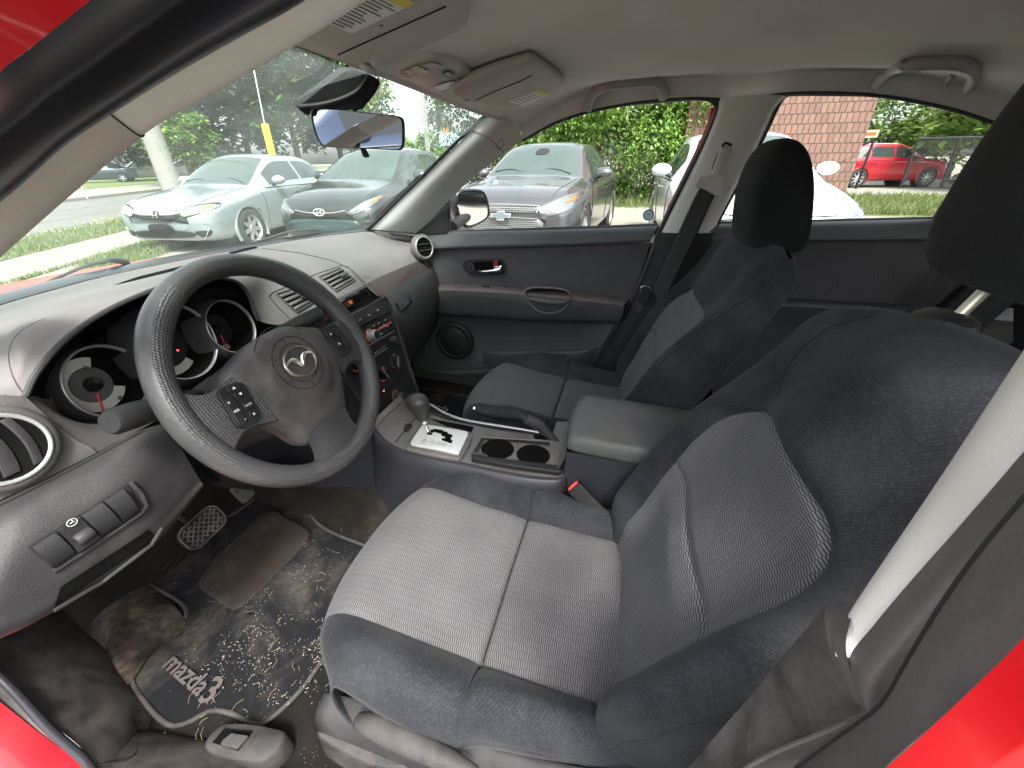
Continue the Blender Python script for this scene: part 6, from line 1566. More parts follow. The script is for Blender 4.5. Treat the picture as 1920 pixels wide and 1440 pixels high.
visor('passenger sun visor with small white and yellow label', [(842, 176), (858, 164), (885, 152), (925, 137), (978, 121), (992, 117), (1003, 121), (1040, 146), (1056, 160), (1054, 172), (1040, 184), (1018, 196), (985, 206), (968, 207), (945, 207), (925, 204), (893, 196), (868, 188)],
      1.318, [(893, 187), (930, 170), (975, 152), (997, 141)], [(864, 178), (873, 176), (882, 180)], [(953, 189), (982, 199), (1022, 181), (998, 171)], [(1007, 166), (998, 171), (1022, 181), (1030, 177)], 5, ((900, 170), (1000, 140), (1030, 180)))
oc_ = cpart('roof_console', 'roof lamp console with one amber lens')
oh = [HIT(bvh_head, *q)[0] for q in ((770, 138), (830, 120), (850, 160))]; on = (oh[1]-oh[0]).cross(oh[2]-oh[0]).normalized(); on = -on if on.z > 0 else on; o0 = oh[0]+on*.010
def OP(pts, k=0): return [VN(p[0], p[1], o0+on*k, on) for p in pts]
P_ = resample(OP([(746, 138), (775, 122), (806, 111), (830, 112), (862, 122), (884, 137), (887, 148), (862, 160), (829, 176), (815, 175), (780, 158)]), 60, True); c = sum(P_, Vector())/60
m = MB(); m.grid([[c+(p-c)*1.02+Vector((0, 0, .014)) for p in P_], [c+(p-c)*1.0+Vector((0, 0, .003)) for p in P_], [c+(p-c)*.95 for p in P_], [c+(p-c)*.02+Vector((0, 0, -.002)) for p in P_]], closed=True); m.build('console_body', M_TRIM, oc_, sharp=0)
def zq(name, px, mat, z=1.3195, par=oc_, h=.001): m = MB(); m.prism(OP(px, 1.3225-z), on*h); return m.build(name, mat, par, smooth=False)
t_ = NT('lamp_lens'); c_ = t_.coord(); nn_ = t_.noise(c_, 90, 3)
M_LENS = t_.P(base=t_.mix(t_.ramp(nn_, .35, .65), rgb(.30, .12, .07), rgb(.75, .62, .52)), rough=.25)
zq('lamp_lens', [(750, 137), (765, 129), (784, 123), (804, 133), (796, 141), (771, 148)], M_LENS)
zq('lamp_lens', [(813, 164), (832, 156), (850, 152), (862, 157), (846, 163), (827, 169)], simple('lens_white', rgb(.62, .61, .58), .3))
zq('lamp_switch', [(790, 123), (808, 117), (832, 122), (812, 129)], M_TRIMC); zq('lamp_switch', [(828, 137), (843, 132), (856, 140), (840, 147)], M_CONS, 1.3193); zq('switch_rocker', [(833, 138), (841, 135), (848, 140), (840, 143)], M_TRIMC, 1.3175)
zq('lamp_switch', [(858, 149), (874, 143), (884, 150), (868, 157)], M_CONS)
# mirror with black cover behind
im = cpart('interior_mirror', 'black framed interior mirror hanging under the windscreen cover')
mc = Vector((-.014, .505, 1.238)); nm_ = Vector((-.905, -.42, -.06)).normalized()
mo = [(584, 212), (588, 203), (600, 201), (660, 208), (740, 217), (754, 222), (757, 234), (757, 268), (752, 280), (740, 281), (680, 278), (620, 276), (604, 272), (594, 258), (586, 232)]
P_ = resample([VN(u, v, mc, nm_) for u, v in mo], 60, True); c = sum(P_, Vector())/60
m = MB(); m.grid([[c+(p-c)*.955+nm_*.001 for p in P_], [c+(p-c)*.97+nm_*.004 for p in P_], [c+(p-c)*1.0+nm_*.003 for p in P_], [c+(p-c)*1.02-nm_*.008 for p in P_], [c+(p-c)*.98-nm_*.022 for p in P_], [c+(p-c)*.7-nm_*.036 for p in P_], [c+(p-c)*.02-nm_*.040 for p in P_]], closed=True); m.build('mirror_housing', M_PLD, im, sharp=0)
m = MB(); m.poly([c+(p-c)*.957+nm_*.0018 for p in P_]); m.build('mirror_glass', M_MIR, im, smooth=False)
tb = VN(680, 278, mc-nm_*.01, nm_); tb2 = VN(687, 293, mc-nm_*.02, nm_)
m = MB(); m.tube([tb, tb.lerp(tb2, .6), tb2], [.006, .0075, .008], 10, flat=.6); m.build('dip_lever', M_PLD, im, bevel=.001)
m = MB(); st0 = VN(665, 204, mc-nm_*.02, nm_); st1 = V(664, 183, 'y', .56); m.tube([st0, st0.lerp(st1, .5), st1], .0055, 10); m.build('mirror_stem', M_PL, im)
cv_n = Vector((-.55, -.75, -.35)).normalized(); cvp = Vector((-.01, .515, 1.27))
cvo = [(557, 199), (580, 181), (600, 165), (628, 144), (652, 131), (690, 140), (713, 152), (711, 164), (700, 182), (688, 196), (678, 206), (640, 207), (590, 205), (583, 214), (577, 218), (566, 210)]
P_ = resample([VN(u, v, cvp, cv_n) for u, v in cvo], 60, True)
m = MB(); m.prism(P_, -cv_n*.022); m.build('mount_cover', M_PLD, im, bevel=.006, seg=3)
m = MB(); m.tube([VN(u, v, cvp+cv_n*.001, cv_n) for u, v in ((560, 200), (600, 196), (640, 185), (672, 168), (690, 142))], .004, 8, n=30); m.build('cover_fold', M_PLD, im)
# windscreen
wsn = cpart('windscreen', 'slightly hazy green tinted windscreen')
def wtop(x): return Vector((x, .485-.28*x*x, 1.328-.05*x*x))
def wbot(x): return Vector((x*1.18, 1.10-.38*x*x, .945))
m = MB(); g = []
for k in range(17):
    t = k/16; row = []
    for i in range(33):
        x = -.56+1.12*i/32; a, b = wtop(x), wbot(x); p = a.lerp(b, t); p += Vector((0, .012, .024))*math.sin(PI*t); row.append(p)
    g.append(row)
m.grid(g); m.build('glass', glass_mat('windscreen_glass', tint=(.86, .95, .90), refl=.012, fres=.05, haze=.072, haze_col=(.74, .88, .80)), wsn, sharp=0)
# cowl, bonnet, wipers outside
bn = cpart('bonnet', 'red bonnet seen low beyond the windscreen')
g = []
for k in range(14):
    y = 1.16+.85*k/13; g.append([Vector((x, y-.10*x*x*(1+.4*k/13), .925-.010*k/13*8-.02*(k/13)**2*5-.05*x*x)) for x in [-.70+1.4*i/24 for i in range(25)]])
m = MB(); m.grid(g); m.build('panel', M_RED, bn, sharp=0)
m = MB(); m.grid([[Vector((x, 1.10-.10*x*x, .925-.03*x*x)) for x in [-.72+1.44*i/24 for i in range(25)]], [Vector((x, 1.17-.10*x*x, .90-.03*x*x)) for x in [-.72+1.44*i/24 for i in range(25)]]]); m.build('cowl', M_PLD, bn, sharp=0)
wp = cpart('wiper', 'black windscreen wiper arm')
def WSP(u, v, o=.012):
    d = (BL[2]*FPX + BL[0]*(u-960) + BL[1]*(720-v)).normalized(); h = BV_WS.ray_cast(CL, d)
    return h[0]+d*o if h[0] else V(u, v, 'y', 1.0)
BV_WS = BVHTree.FromPolygons([tuple(v) for v in m.v], m.f)
mws = MB(); 
gg = []
for k in range(17):
    t = k/16; gg.append([wtop(-.7+1.4*i/32).lerp(wbot(-.7+1.4*i/32), t*1.08-.02)+Vector((0, .012, .024))*math.sin(PI*t) for i in range(33)])
mws.grid(gg); BV_WS = BVHTree.FromPolygons([tuple(v) for v in mws.v], mws.f)
m = MB(); m.tube([WSP(u, v) for u, v in ((-20, 562), (60, 541), (110, 520), (160, 499), (190, 492))], .003, 8, n=30); m.build('arm', M_PL, wp)
m = MB(); m.tube([WSP(u, v, .02) for u, v in ((190, 494), (205, 488), (228, 490), (240, 497))], [.006, .011, .011, .006], 8, n=14, flat=.5); m.build('pivot', M_PLD, wp)
wp2 = cpart('wiper', 'thin wiper blade across the foot of the windscreen')
m = MB(); m.tube([WSP(u, v) for u, v in ((440, 466), (475, 455), (510, 444), (540, 435), (575, 431), (600, 430))], .0035, 8, n=30); m.build('arm', M_PL, wp2)
m = MB(); m.tube([WSP(u, v, .015) for u, v in ((300, 488), (380, 475), (460, 464), (540, 450))], .004, 8, n=30); m.build('blade', M_BLK, wp2)

# ------------------------------------------------------------------ loose things inside: mat, grit
MCO = MC
mt = empty('floor_mat', 'dirty black driver floor mat with pale stitched edge and worn lettering', 'floor mat', M=MC @ Matrix.Translation((-.4, .7, .28)))
MTI = Matrix.Translation((.4, -.7, -.28))
mo_ = [(242, 1057), (274, 1092), (338, 1130), (350, 1150), (338, 1174), (278, 1218), (252, 1248), (250, 1283), (282, 1330), (318, 1360), (354, 1354), (395, 1333), (435, 1339), (475, 1358), (499, 1355), (564, 1295), (628, 1206), (700, 1110), (760, 1060), (725, 1040), (689, 1025), (628, 1001), (596, 981), (556, 937), (503, 912), (487, 920), (470, 945), (400, 985), (300, 1020)]
ZM = .279
P0_ = ZP(mo_, ZM); P_ = resample(P0_, 150, True)
def toez(p): return Vector((p.x, p.y, p.z))
c = V(470, 1150, 'z', ZM)
m = MB(); g = []
for s in (.02, .2, .4, .6, .8, .93, 1.0):
    row = []
    for p in P_:
        q = c+(p-c)*s; q = q.copy(); q.z += .004*noise.noise(q*7)+.0015
        row.append(q)
    g.append(row)
m.grid(g, closed=True)
m.build('mat_pile', M_MAT, mt, M=MTI, sharp=0)
m = MB(); m.tube([p+Vector((0, 0, .002+.004*noise.noise(p*7))) for p in P_], .0042, 8, closed=True); m.build('mat_binding', plastic('binding', rgb(.032, .028, .026), .8, 0, 0, dust=.5, dustcol=(.15, .13, .11, 1), ds=15), mt, M=MTI)
hp = [(503, 957), (540, 972), (576, 993), (573, 1015), (520, 1070), (455, 1132), (436, 1140), (420, 1130), (376, 1100), (378, 1080), (430, 1020)]
hpp = resample(ZP(hp, ZM+.010), 40, True); c = sum(hpp, Vector())/40
m = MB(); m.grid([[c+(p-c)*.02+Vector((0, 0, .001)) for p in hpp], [c+(p-c)*.95+Vector((0, 0, .001)) for p in hpp], [p+Vector((0, 0, -.001)) for p in hpp], [c+(p-c)*1.015+Vector((0, 0, -.006)) for p in hpp]], closed=True); m.build('heel_pad', carpet('heel_pad', base=(.035, .029, .025), dirt=(.20, .17, .13), amt=.6, ds=7, lo=.48, hi=.75, fib=400), mt, M=MTI, sharp=0)
def mat_text(s, uv0, uv1, size, name):
    a, b = V(*uv0, 'z', ZM+.0075), V(*uv1, 'z', ZM+.0075); ex = (b-a).normalized(); ey = Vector((0, 0, 1)).cross(ex)
    m = MB(); text_mesh(m, s, frame(a.lerp(b, .5), ex, ey), size, bold=size*.015, depth=.0004); m.build(name, simple('mat_letters_'+name, rgb(.075, .063, .058), .9), mt, M=MTI, smooth=False)
mat_text('mazda', (320, 1238), (382, 1290), .046, 'lettering'); mat_text('3', (384, 1294), (408, 1298), .062, 'lettering_digit')
rr = random.Random(5)
m = MB()
for k in range(9):
    a = V(270+k*17, 1082-k*5, 'z', ZM+.008); b = V(300+k*15, 1050-k*5, 'z', ZM+.008); m.tube([a, b], .0022, 5)
m.build('tread_ribs', M_MAT, mt, M=MTI)
# grit and dry grass on the mat
gm = MB(); 
def chip(p, s, ang, long=1.0, z=.002):
    e = Vector((math.cos(ang), math.sin(ang), 0)); f = Vector((-e.y, e.x, 0))
    gm.prism([p+e*s*long+f*s*.2, p+f*s*.5, p-e*s*long, p-f*s*.5], (0, 0, s*.6))
def scat(cu, cv, su, sv, n, smin, smax):
    for _ in range(n):
        u, v = rr.gauss(cu, su), rr.gauss(cv, sv)
        if noise.noise(Vector((u/38, v/38, 1.3))) < -.05+rr.random()*.35-.1: continue
        p = V(u, v, 'z', ZM+.006); chip(p, (smin+(smax-smin)*rr.random()**3)*.85, rr.uniform(0, 6.3), rr.choice((1, 1, 1.4)))
scat(500, 1200, 70, 70, 800, .0007, .0019); scat(560, 1110, 45, 55, 480, .0006, .0016); scat(430, 1260, 50, 40, 120, .0008, .002); scat(600, 1230, 25, 30, 180, .0008, .002)
scat(470, 1050, 80, 50, 90, .0006, .0014); scat(640, 1420, 60, 25, 120, .0007, .0017); scat(380, 1390, 60, 25, 60, .0007, .0016); scat(540, 1300, 30, 30, 120, .0007, .002); scat(690, 1000, 60, 30, 30, .0006, .0012)
gm2 = gm.build('grit_crumbs', simple('grit', rgb(.38, .34, .25), .7), None, M=Matrix.Identity(4), smooth=False)
gm2.matrix_world = MC; tag(gm2, 'pale grit and crumbs scattered over the driver footwell', 'grit', kind='stuff')
gm = MB()
for _ in range(75):
    u, v = rr.choice(((500, 1180), (560, 1080), (430, 1330), (600, 1010), (620, 1250), (360, 1400))); u += rr.gauss(0, 50); v += rr.gauss(0, 35)
    p = V(u, v, 'z', ZM+.009); a = rr.uniform(0, 6.3); L = rr.uniform(.004, .012)
    e = Vector((math.cos(a), math.sin(a), 0)); gm.tube([p-e*L, p+Vector((e.y, -e.x, 0))*L*.25+Vector((0, 0, .001)), p+e*L], .0003, 4)
g3 = gm.build('grass_clippings', simple('straw', rgb(.30, .26, .15), .7), None); g3.matrix_world = MC; tag(g3, 'dry grass clippings lying on the driver floor mat', 'grass clippings', kind='stuff')
# other mat
pm_ = empty('floor_mat', 'black passenger floor mat in the dark footwell', 'floor mat', M=MC @ Matrix.Translation((.38, .55, .28)))
MTI2 = Matrix.Translation((-.38, -.55, -.28))
P_ = resample([Vector((x, y, .288)) for x, y in ((.20, .38), (.58, .38), (.60, .60), (.58, .85), (.40, .92), (.22, .85), (.19, .6))], 60, True); c = sum(P_, Vector())/60
m = MB(); m.grid([[c+(p-c)*s for p in P_] for s in (.02, .5, 1)], closed=True); m.build('mat_pile', M_MAT, pm_, M=MTI2)
m = MB(); m.tube(P_, .004, 6, closed=True); m.build('mat_binding', M_PL, pm_, M=MTI2)
a, b = V(804, 757, 'z', .292), V(832, 766, 'z', .292); ex = (b-a).normalized()
m = MB(); text_mesh(m, 'mazda', frame(a.lerp(b, .5), ex, Vector((0, 0, 1)).cross(ex)), .05); m.build('lettering', M_GTXT, pm_, M=MTI2, smooth=False)
# ================================================================== the lot outside (world frame)
def AT(u, D, z=0):
    d = BW[2]*FPX + BW[0]*(u-960) + BW[1]*(720-300); d.z = 0; d.normalize(); p = CW + d*D; p.z = z; return p
def AZ(u, v, D):
    d = BW[2]*FPX + BW[0]*(u-960) + BW[1]*(720-v); k = D/math.hypot(d.x, d.y); return CW + d*k
M_CGL = NT('car_glass'); M_CGL = M_CGL.P(base=rgb(.05, .07, .062), rough=.05, spec=.6, coat=.1)
M_CGLD = simple('car_side_glass', rgb(.03, .04, .04), .05, spec=.9)
M_TYRE = plastic('tyre_rubber', rgb(.022, .022, .022), .8, 0, 0, dust=.4, dustcol=(.10, .095, .09, 1), ds=5)
M_RIM = simple('alloy_rim', rgb(.55, .55, .54), .3, .7); M_LAMP = simple('lamp_clear', rgb(.20, .21, .21), .15, .5); M_LAMPY = simple('lamp_yellowed', rgb(.36, .36, .25), .2, .3)
M_AMB = simple('amber_lens', rgb(.40, .12, .03), .25); M_GRL = simple('grille_black', rgb(.012, .012, .012), .5); M_TAIL = simple('tail_red', rgb(.5, .01, .01), .3)
SEDAN = [ # x, underside, shoulder, half width, top half width, top edge, centre
 (0.00, .40, .54, .50, .44, .60, .62), (-.05, .28, .60, .68, .58, .66, .68), (-.16, .22, .66, .79, .66, .725, .745), (-.38, .20, .72, .845, .70, .79, .82), (-.85, .20, .80, .870, .72, .865, .905),
 (-1.22, .20, .86, .872, .70, .925, .965), (-1.42, .20, .88, .874, .685, 1.03, 1.07), (-2.02, .20, .90, .875, .56, 1.345, 1.40), (-2.55, .20, .92, .875, .565, 1.385, 1.43), (-3.15, .20, .94, .872, .555, 1.34, 1.385),
 (-3.80, .21, .96, .86, .60, 1.06, 1.10), (-4.05, .24, .95, .83, .63, 1.0, 1.03), (-4.38, .28, .90, .78, .58, .94, .96), (-4.48, .36, .80, .64, .48, .84, .86)]
HATCH = [(0.00, .38, .54, .50, .42, .60, .62), (-.06, .26, .62, .68, .56, .68, .70), (-.18, .20, .68, .78, .64, .76, .78), (-.42, .20, .75, .83, .67, .84, .87), (-.80, .20, .82, .85, .68, .90, .94),
 (-1.05, .20, .87, .852, .68, .96, 1.0), (-1.25, .20, .90, .855, .66, 1.08, 1.11), (-1.85, .20, .92, .855, .54, 1.365, 1.41), (-2.4, .20, .94, .855, .555, 1.40, 1.45), (-3.2, .20, .98, .85, .545, 1.35, 1.40), (-3.8, .22, 1.0, .82, .56, 1.10, 1.15), (-4.05, .25, .98, .76, .54, 1.0, 1.02), (-4.14, .35, .86, .66, .45, .90, .92)]
CRUZE = [(0.00, .40, .60, .56, .46, .68, .70), (-.05, .28, .68, .74, .60, .76, .78), (-.16, .22, .72, .83, .68, .83, .85), (-.40, .20, .78, .875, .72, .90, .925), (-.85, .20, .86, .89, .73, .955, .985),
 (-1.18, .20, .90, .892, .71, 1.0, 1.03), (-1.38, .20, .92, .895, .69, 1.09, 1.13), (-2.0, .20, .94, .895, .57, 1.385, 1.43), (-2.6, .20, .95, .895, .575, 1.42, 1.47), (-3.3, .20, .97, .89, .56, 1.36, 1.40), (-3.95, .22, .99, .87, .60, 1.10, 1.14), (-4.25, .26, .97, .83, .6, 1.04, 1.06), (-4.55, .36, .84, .66, .48, .90, .92)]
SUV = [(0.00, .45, .66, .58, .5, .76, .78), (-.05, .34, .74, .76, .62, .86, .88), (-.18, .28, .80, .86, .70, .94, .96), (-.45, .27, .88, .93, .76, 1.0, 1.03), (-.85, .27, .96, .95, .77, 1.06, 1.10),
 (-1.15, .27, 1.0, .955, .75, 1.10, 1.15), (-1.35, .27, 1.02, .955, .73, 1.22, 1.26), (-1.95, .27, 1.04, .955, .62, 1.56, 1.62), (-2.6, .27, 1.06, .955, .63, 1.63, 1.69), (-3.5, .27, 1.08, .95, .61, 1.62, 1.68), (-4.25, .29, 1.10, .93, .60, 1.50, 1.56), (-4.55, .33, 1.12, .89, .62, 1.20, 1.24), (-4.70, .42, 1.0, .80, .62, 1.05, 1.06)]
def sect(k):
    x, zb, zs, w_, wt, zt, zc = k
    zs = min(zs, zt-.01)
    return [(0, zb), (w_*.80, zb), (w_*.94, zb+.05), (w_*.985, zb+.20), (w_, zb+(zs-zb)*.62), (w_*.99, zs-.05), (w_*.955, zs), (wt, zt), (wt*.62, zt+(zc-zt)*.75), (0, zc)]
def car_body(keys, glass, sideg, n=110):
    secs = [[Vector((k[0], y, z)) for y, z in sect(k)] for k in keys]
    K = len(keys); sub = [4, 2, 3, 5, 5, 3, 6, 5, 5]
    rows = []; xs = []
    for i in range(n+1):
        t = (K-1)*i/n
        line = [cr([s[j] for s in secs], t) for j in range(10)]
        row = []; tag_ = []
        for j in range(9):
            for q in range(sub[j]):
                f = q/sub[j]
                if j in (0, 6): p = line[j].lerp(line[j+1], f)
                elif j >= 7 or 1 <= j <= 5: p = cr(line[1:7] if j <= 5 else line[7:], (j-1+f) if j <= 5 else (j-7+f))
                row.append(p); tag_.append((j, f))
        row.append(line[9]); rows.append(row)
    body, gls, sg = MB(), MB(), MB()
    def emit(mb, q): mb.add(q, [(0, 1, 2, 3)])
    wheels = keys[-1][0]
    bodyG = rows
    return rows, tag_
def make_car(name, label, keys, paintm, pos, head, s=1.0, group='cars parked round the lot', ws=(-1.24, -2.0), rw=(-3.2, -3.78), sw_=((-1.62, -2.55), (-2.63, -3.45)), wb=(-.86, -3.52), rw_=.31, detail=None, glassm=None, rim=None, far=False, dz=0, roofm=None):
    root = empty(name, label, 'car' if 'suv' not in name else 'car', (pos[0], pos[1], dz), R(head), group); root.scale = (s, s, s)
    rows, tags = car_body(keys, None, None, 60 if far else 120)
    body, gl_f, gl_s = MB(), MB(), MB()
    W_ = max(k[3] for k in keys)
    for sg in (1, -1):
        G_ = [[Vector((p.x, p.y*sg, p.z)) for p in r] for r in rows]
        m_ = len(G_[0]); idx = {}
        for mb in (body, gl_f, gl_s): mb.tmp = {}
        for i in range(len(G_)-1):
            xc = (G_[i][0].x+G_[i+1][0].x)/2
            for j in range(m_-1):
                jj, f = tags[j] if j < len(tags) else (8, 1)
                c = (G_[i][j]+G_[i+1][j+1])/2; xx = c.x
                mb = body
                if jj >= 7 and (ws[0] > xx > ws[1] or rw[0] > xx > rw[1]):
                    if not (jj == 7 and f < .15): mb = gl_f
                elif jj == 6 and .12 < f < .80 and any(a > xx > b for a, b in sw_): mb = gl_s
                if mb is body and abs(c.y) > W_*.7 and any((xx-wx)**2+(c.z-rw_)**2 < (rw_+.045)**2 for wx in wb): continue
                q = []
                for a, b in ((i, j), (i, j+1), (i+1, j+1), (i+1, j)):
                    k_ = (a, b)
                    if k_ not in mb.tmp: mb.tmp[k_] = len(mb.v); mb.v.append(G_[a][b])
                    q.append(mb.tmp[k_])
                if len(set(q)) == 4: mb.f.append(q if sg > 0 else q[::-1])
    # nose and tail caps
    for r in (rows[0], rows[-1]):
        lp_ = r + [Vector((p.x, -p.y, p.z)) for p in r[::-1]]; body.poly(lp_)
    bvh = BVHTree.FromPolygons([tuple(v) for v in body.v+gl_f.v+gl_s.v], body.f+[[i+len(body.v) for i in f] for f in gl_f.f]+[[i+len(body.v)+len(gl_f.v) for i in f] for f in gl_s.f])
    body.build('body', paintm, root, sharp=50)
    gl_f.build('windscreen', glassm or M_CGL, root, sharp=0); gl_s.build('side_window', M_CGLD, root, sharp=0)
    # arches, wheels
    for wx in wb:
        for sg in (1, -1):
            yy = sg*(W_-.02)
            if not far:
                m = MB(); m.tube([Vector((wx+(rw_+.045)*math.cos(a), yy-sg*.02, rw_+(rw_+.045)*math.sin(a))) for a in [R(-25+230*k/24) for k in range(25)]], .030, 8); m.build('wheel_arch', paintm, root)
            m = MB(); m.lathe([(.001, -.05), (rw_+.06, -.05), (rw_+.06, .12)], Matrix.Translation((wx, sg*(W_-.25), rw_)) @ Matrix.Rotation(-sg*PI/2, 4, 'X'), 28); m.build('wheel_well', M_GRL, root)
            Mw_ = Matrix.Translation((wx, sg*(W_-.10), rw_)) @ Matrix.Rotation(-sg*PI/2, 4, 'X')
            m = MB(); m.lathe([(rw_*.66, .075), (rw_*.80, .085), (rw_*.95, .075), (rw_, .05), (rw_, -.09), (rw_*.9, -.10)], Mw_, 36); w1 = m.build('wheel', M_TYRE, root, sharp=0)
            m = MB(); m.lathe([(rw_*.67, .075), (rw_*.64, .060), (rw_*.60, .01)], Mw_, 36)
            for k in range(5 if rim is None else rim):
                a = 2*PI*k/(5 if rim is None else rim)+.3
                e = Vector((math.cos(a), math.sin(a), 0)); f_ = Vector((-e.y, e.x, 0)); 
                q = [e*rw_*.12+f_*.035, e*rw_*.64+f_*.022, e*rw_*.64-f_*.022, e*rw_*.12-f_*.035]
                m.prism([Mw_ @ (p+Vector((0, 0, .035))) for p in q], Mw_.to_3x3() @ Vector((0, 0, .025)))
            m.lathe([(.001, .07), (rw_*.16, .068), (rw_*.2, .055)], Mw_, 18); m.build('rim', M_RIM, w1)
            m = MB(); m.lathe([(rw_*.62, .01), (.001, .01)], Mw_, 24); m.build('brake_disc', M_PLD, w1)
    def fdec(pts, mat, nm, off=.006, yz=True, par=root, h=0, rs=28):
        P_ = resample([Vector((0, a, b)) for a, b in pts], rs, True); c = sum(P_, Vector())/rs; g = []
        for k in range(5):
            t = (k+.02)/4.02; row = []
            for p in P_:
                q = c+(p-c)*t; hh_ = bvh.ray_cast(Vector((2, q.y, q.z)), Vector((-1, 0, 0)))
                row.append((hh_[0] if hh_[0] else Vector((-.3, q.y, q.z)))+Vector((off, 0, 0)))
            g.append(row)
        m = MB(); m.grid(g, closed=True); return m.build(nm, mat, par, sharp=0, solid=.004)
    def fline(pts, r, mat, nm, off=.01, n=24, flat=1):
        P_ = resample([Vector((0, a, b)) for a, b in pts], n); o_ = []
        for q in P_:
            hh_ = bvh.ray_cast(Vector((2, q.y, q.z)), Vector((-1, 0, 0)))
            if hh_[0]: o_.append(hh_[0]+Vector((off, 0, 0)))
        m = MB(); m.tube(o_, r, 6, flat=flat); return m.build(nm, mat, root)
    def sline(pts, r, mat, nm, sg, off=.003, n=20):
        P_ = resample([Vector((a, 0, b)) for a, b in pts], n); o_ = []
        for q in P_:
            hh_ = bvh.ray_cast(Vector((q.x, 2*sg, q.z)), Vector((0, -sg, 0)))
            if hh_[0]: o_.append(hh_[0]+Vector((0, sg*off, 0)))
        if len(o_) > 2: m = MB(); m.tube(o_, r, 5); return m.build(nm, mat, root)
    zsh = keys[6][2]
    for sg in (1, -1):
        mm_ = MB(); xm = (ws[0]-.45); ym = W_*.965
        mm_.ball((xm, sg*(ym+.10), zsh+.13), (.085, .125, .075), 16); mo_ = mm_.build('door_mirror', paintm, root)
        mm_ = MB(); mm_.tube([Vector((xm, sg*(ym-.04), zsh+.04)), Vector((xm, sg*(ym+.06), zsh+.09))], .022, 8); mm_.build('mirror_foot', M_PLD, mo_)
        if not far:
            for xx in (ws[0]-.05, -2.6, -3.45 if keys[-1][0] < -4.3 else -3.3):
                sline([(xx, .32), (xx-.02, .6), (xx, zsh-.03)], .004, M_LINE, 'door_gap', sg)
            for a, b in sw_:
                sline([(b+.28, zsh-.09), (b+.13, zsh-.09)], .014, paintm, 'door_handle', sg, .02, 6)
            sline([(ws[0]-.2, zsh+.012), (-2.2, zsh+.02), (-2.6, zsh+.02), (-3.4, zsh+.03)], .008, M_GRL, 'belt_moulding', sg)
    if not far:
        # wipers and cowl
        for y0, y1 in ((.55, .05), (-.1, -.6)):
            z0 = keys[5][6]+.02
            m = MB(); m.tube([Vector((ws[0]-.06, y0, z0+.0)), Vector((ws[0]-.14, (y0+y1)/2, z0+.055)), Vector((ws[0]-.12, y1, z0+.03))], .009, 6, n=10); m.build('wiper', M_GRL, root)
        for sg in (1, -1):   # bonnet shut lines
            o_ = []
            for k in range(16):
                x = -.16-1.0*k/15; hh_ = bvh.ray_cast(Vector((x, sg*(.60+.09*k/15), 2)), Vector((0, 0, -1)))
                if hh_[0]: o_.append(hh_[0]+Vector((0, 0, .001)))
            m = MB(); m.tube(o_, .004, 5); m.build('bonnet_gap', M_LINE, root)
    if detail: detail(root, fdec, fline, sline, bvh)
    return root, bvh
def mir(p): return [(-a, b) for a, b in p]
def det_silver(root, fdec, fline, sline, bvh):
    hl = [(.42, .60), (.50, .585), (.78, .66), (.80, .70), (.74, .735), (.50, .70), (.42, .66)]
    for sg, P_ in ((1, hl), (-1, mir(hl))): fdec([(a*1.0+(.62*sg-a)*-.06, b+(b-.66)*.22) for a, b in P_], M_GRL, 'lamp_surround', .003); fdec(P_, M_LAMPY, 'headlight', .010); [fdec([(sg*cx_+r_*math.cos(a), .655+(cx_-.6)*.35+r_*.8*math.sin(a)) for a in [2*PI*k/12 for k in range(12)]], M_CHR, 'lamp_reflector', .016) for cx_, r_ in ((.52, .034), (.62, .030))]; fdec([(sg*a, b) for a, b in ((.70, .675), (.77, .695), (.76, .715), (.70, .70))], M_AMB, 'indicator', .014)
    fdec([(-.40, .655), (0, .635), (.40, .655), (.38, .575), (.2, .545), (-.2, .545), (-.38, .575)], M_GRL, 'grille', .008)
    fdec([(-.41, .665), (0, .645), (.41, .665), (.40, .63), (.2, .60), (-.2, .60), (-.40, .63)], M_CHR, 'chrome_bar', .016)
    fdec([(-.05, .655), (.05, .655), (.06, .60), (.04, .56), (-.04, .56), (-.06, .60)], M_GRL, 'emblem_back', .024)
    H = [((-.030, .645), (-.036, .60), (-.030, .57)), ((.030, .645), (.036, .60), (.030, .57)), ((-.034, .605), (0, .602), (.034, .605))]
    for l in H: fline(l, .0075, M_CHR, 'emblem', .034, 8)
    fdec([(-.48, .37), (.48, .37), (.40, .28), (-.40, .28)], M_GRL, 'lower_grille', .006)
    for sg in (1, -1): fdec([(sg*.54, .37), (sg*.74, .38), (sg*.70, .30), (sg*.60, .29)], M_GRL, 'lamp_pocket', .006); fline([(sg*.74, .42), (sg*.60, .26), (sg*.3, .235), (0, .235)], .010, M_RIM, 'bumper_crease', .0)
    fdec([(-.18, .47), (.18, .47), (.17, .34), (-.17, .34)], M_PLD, 'plate_holder', .022)
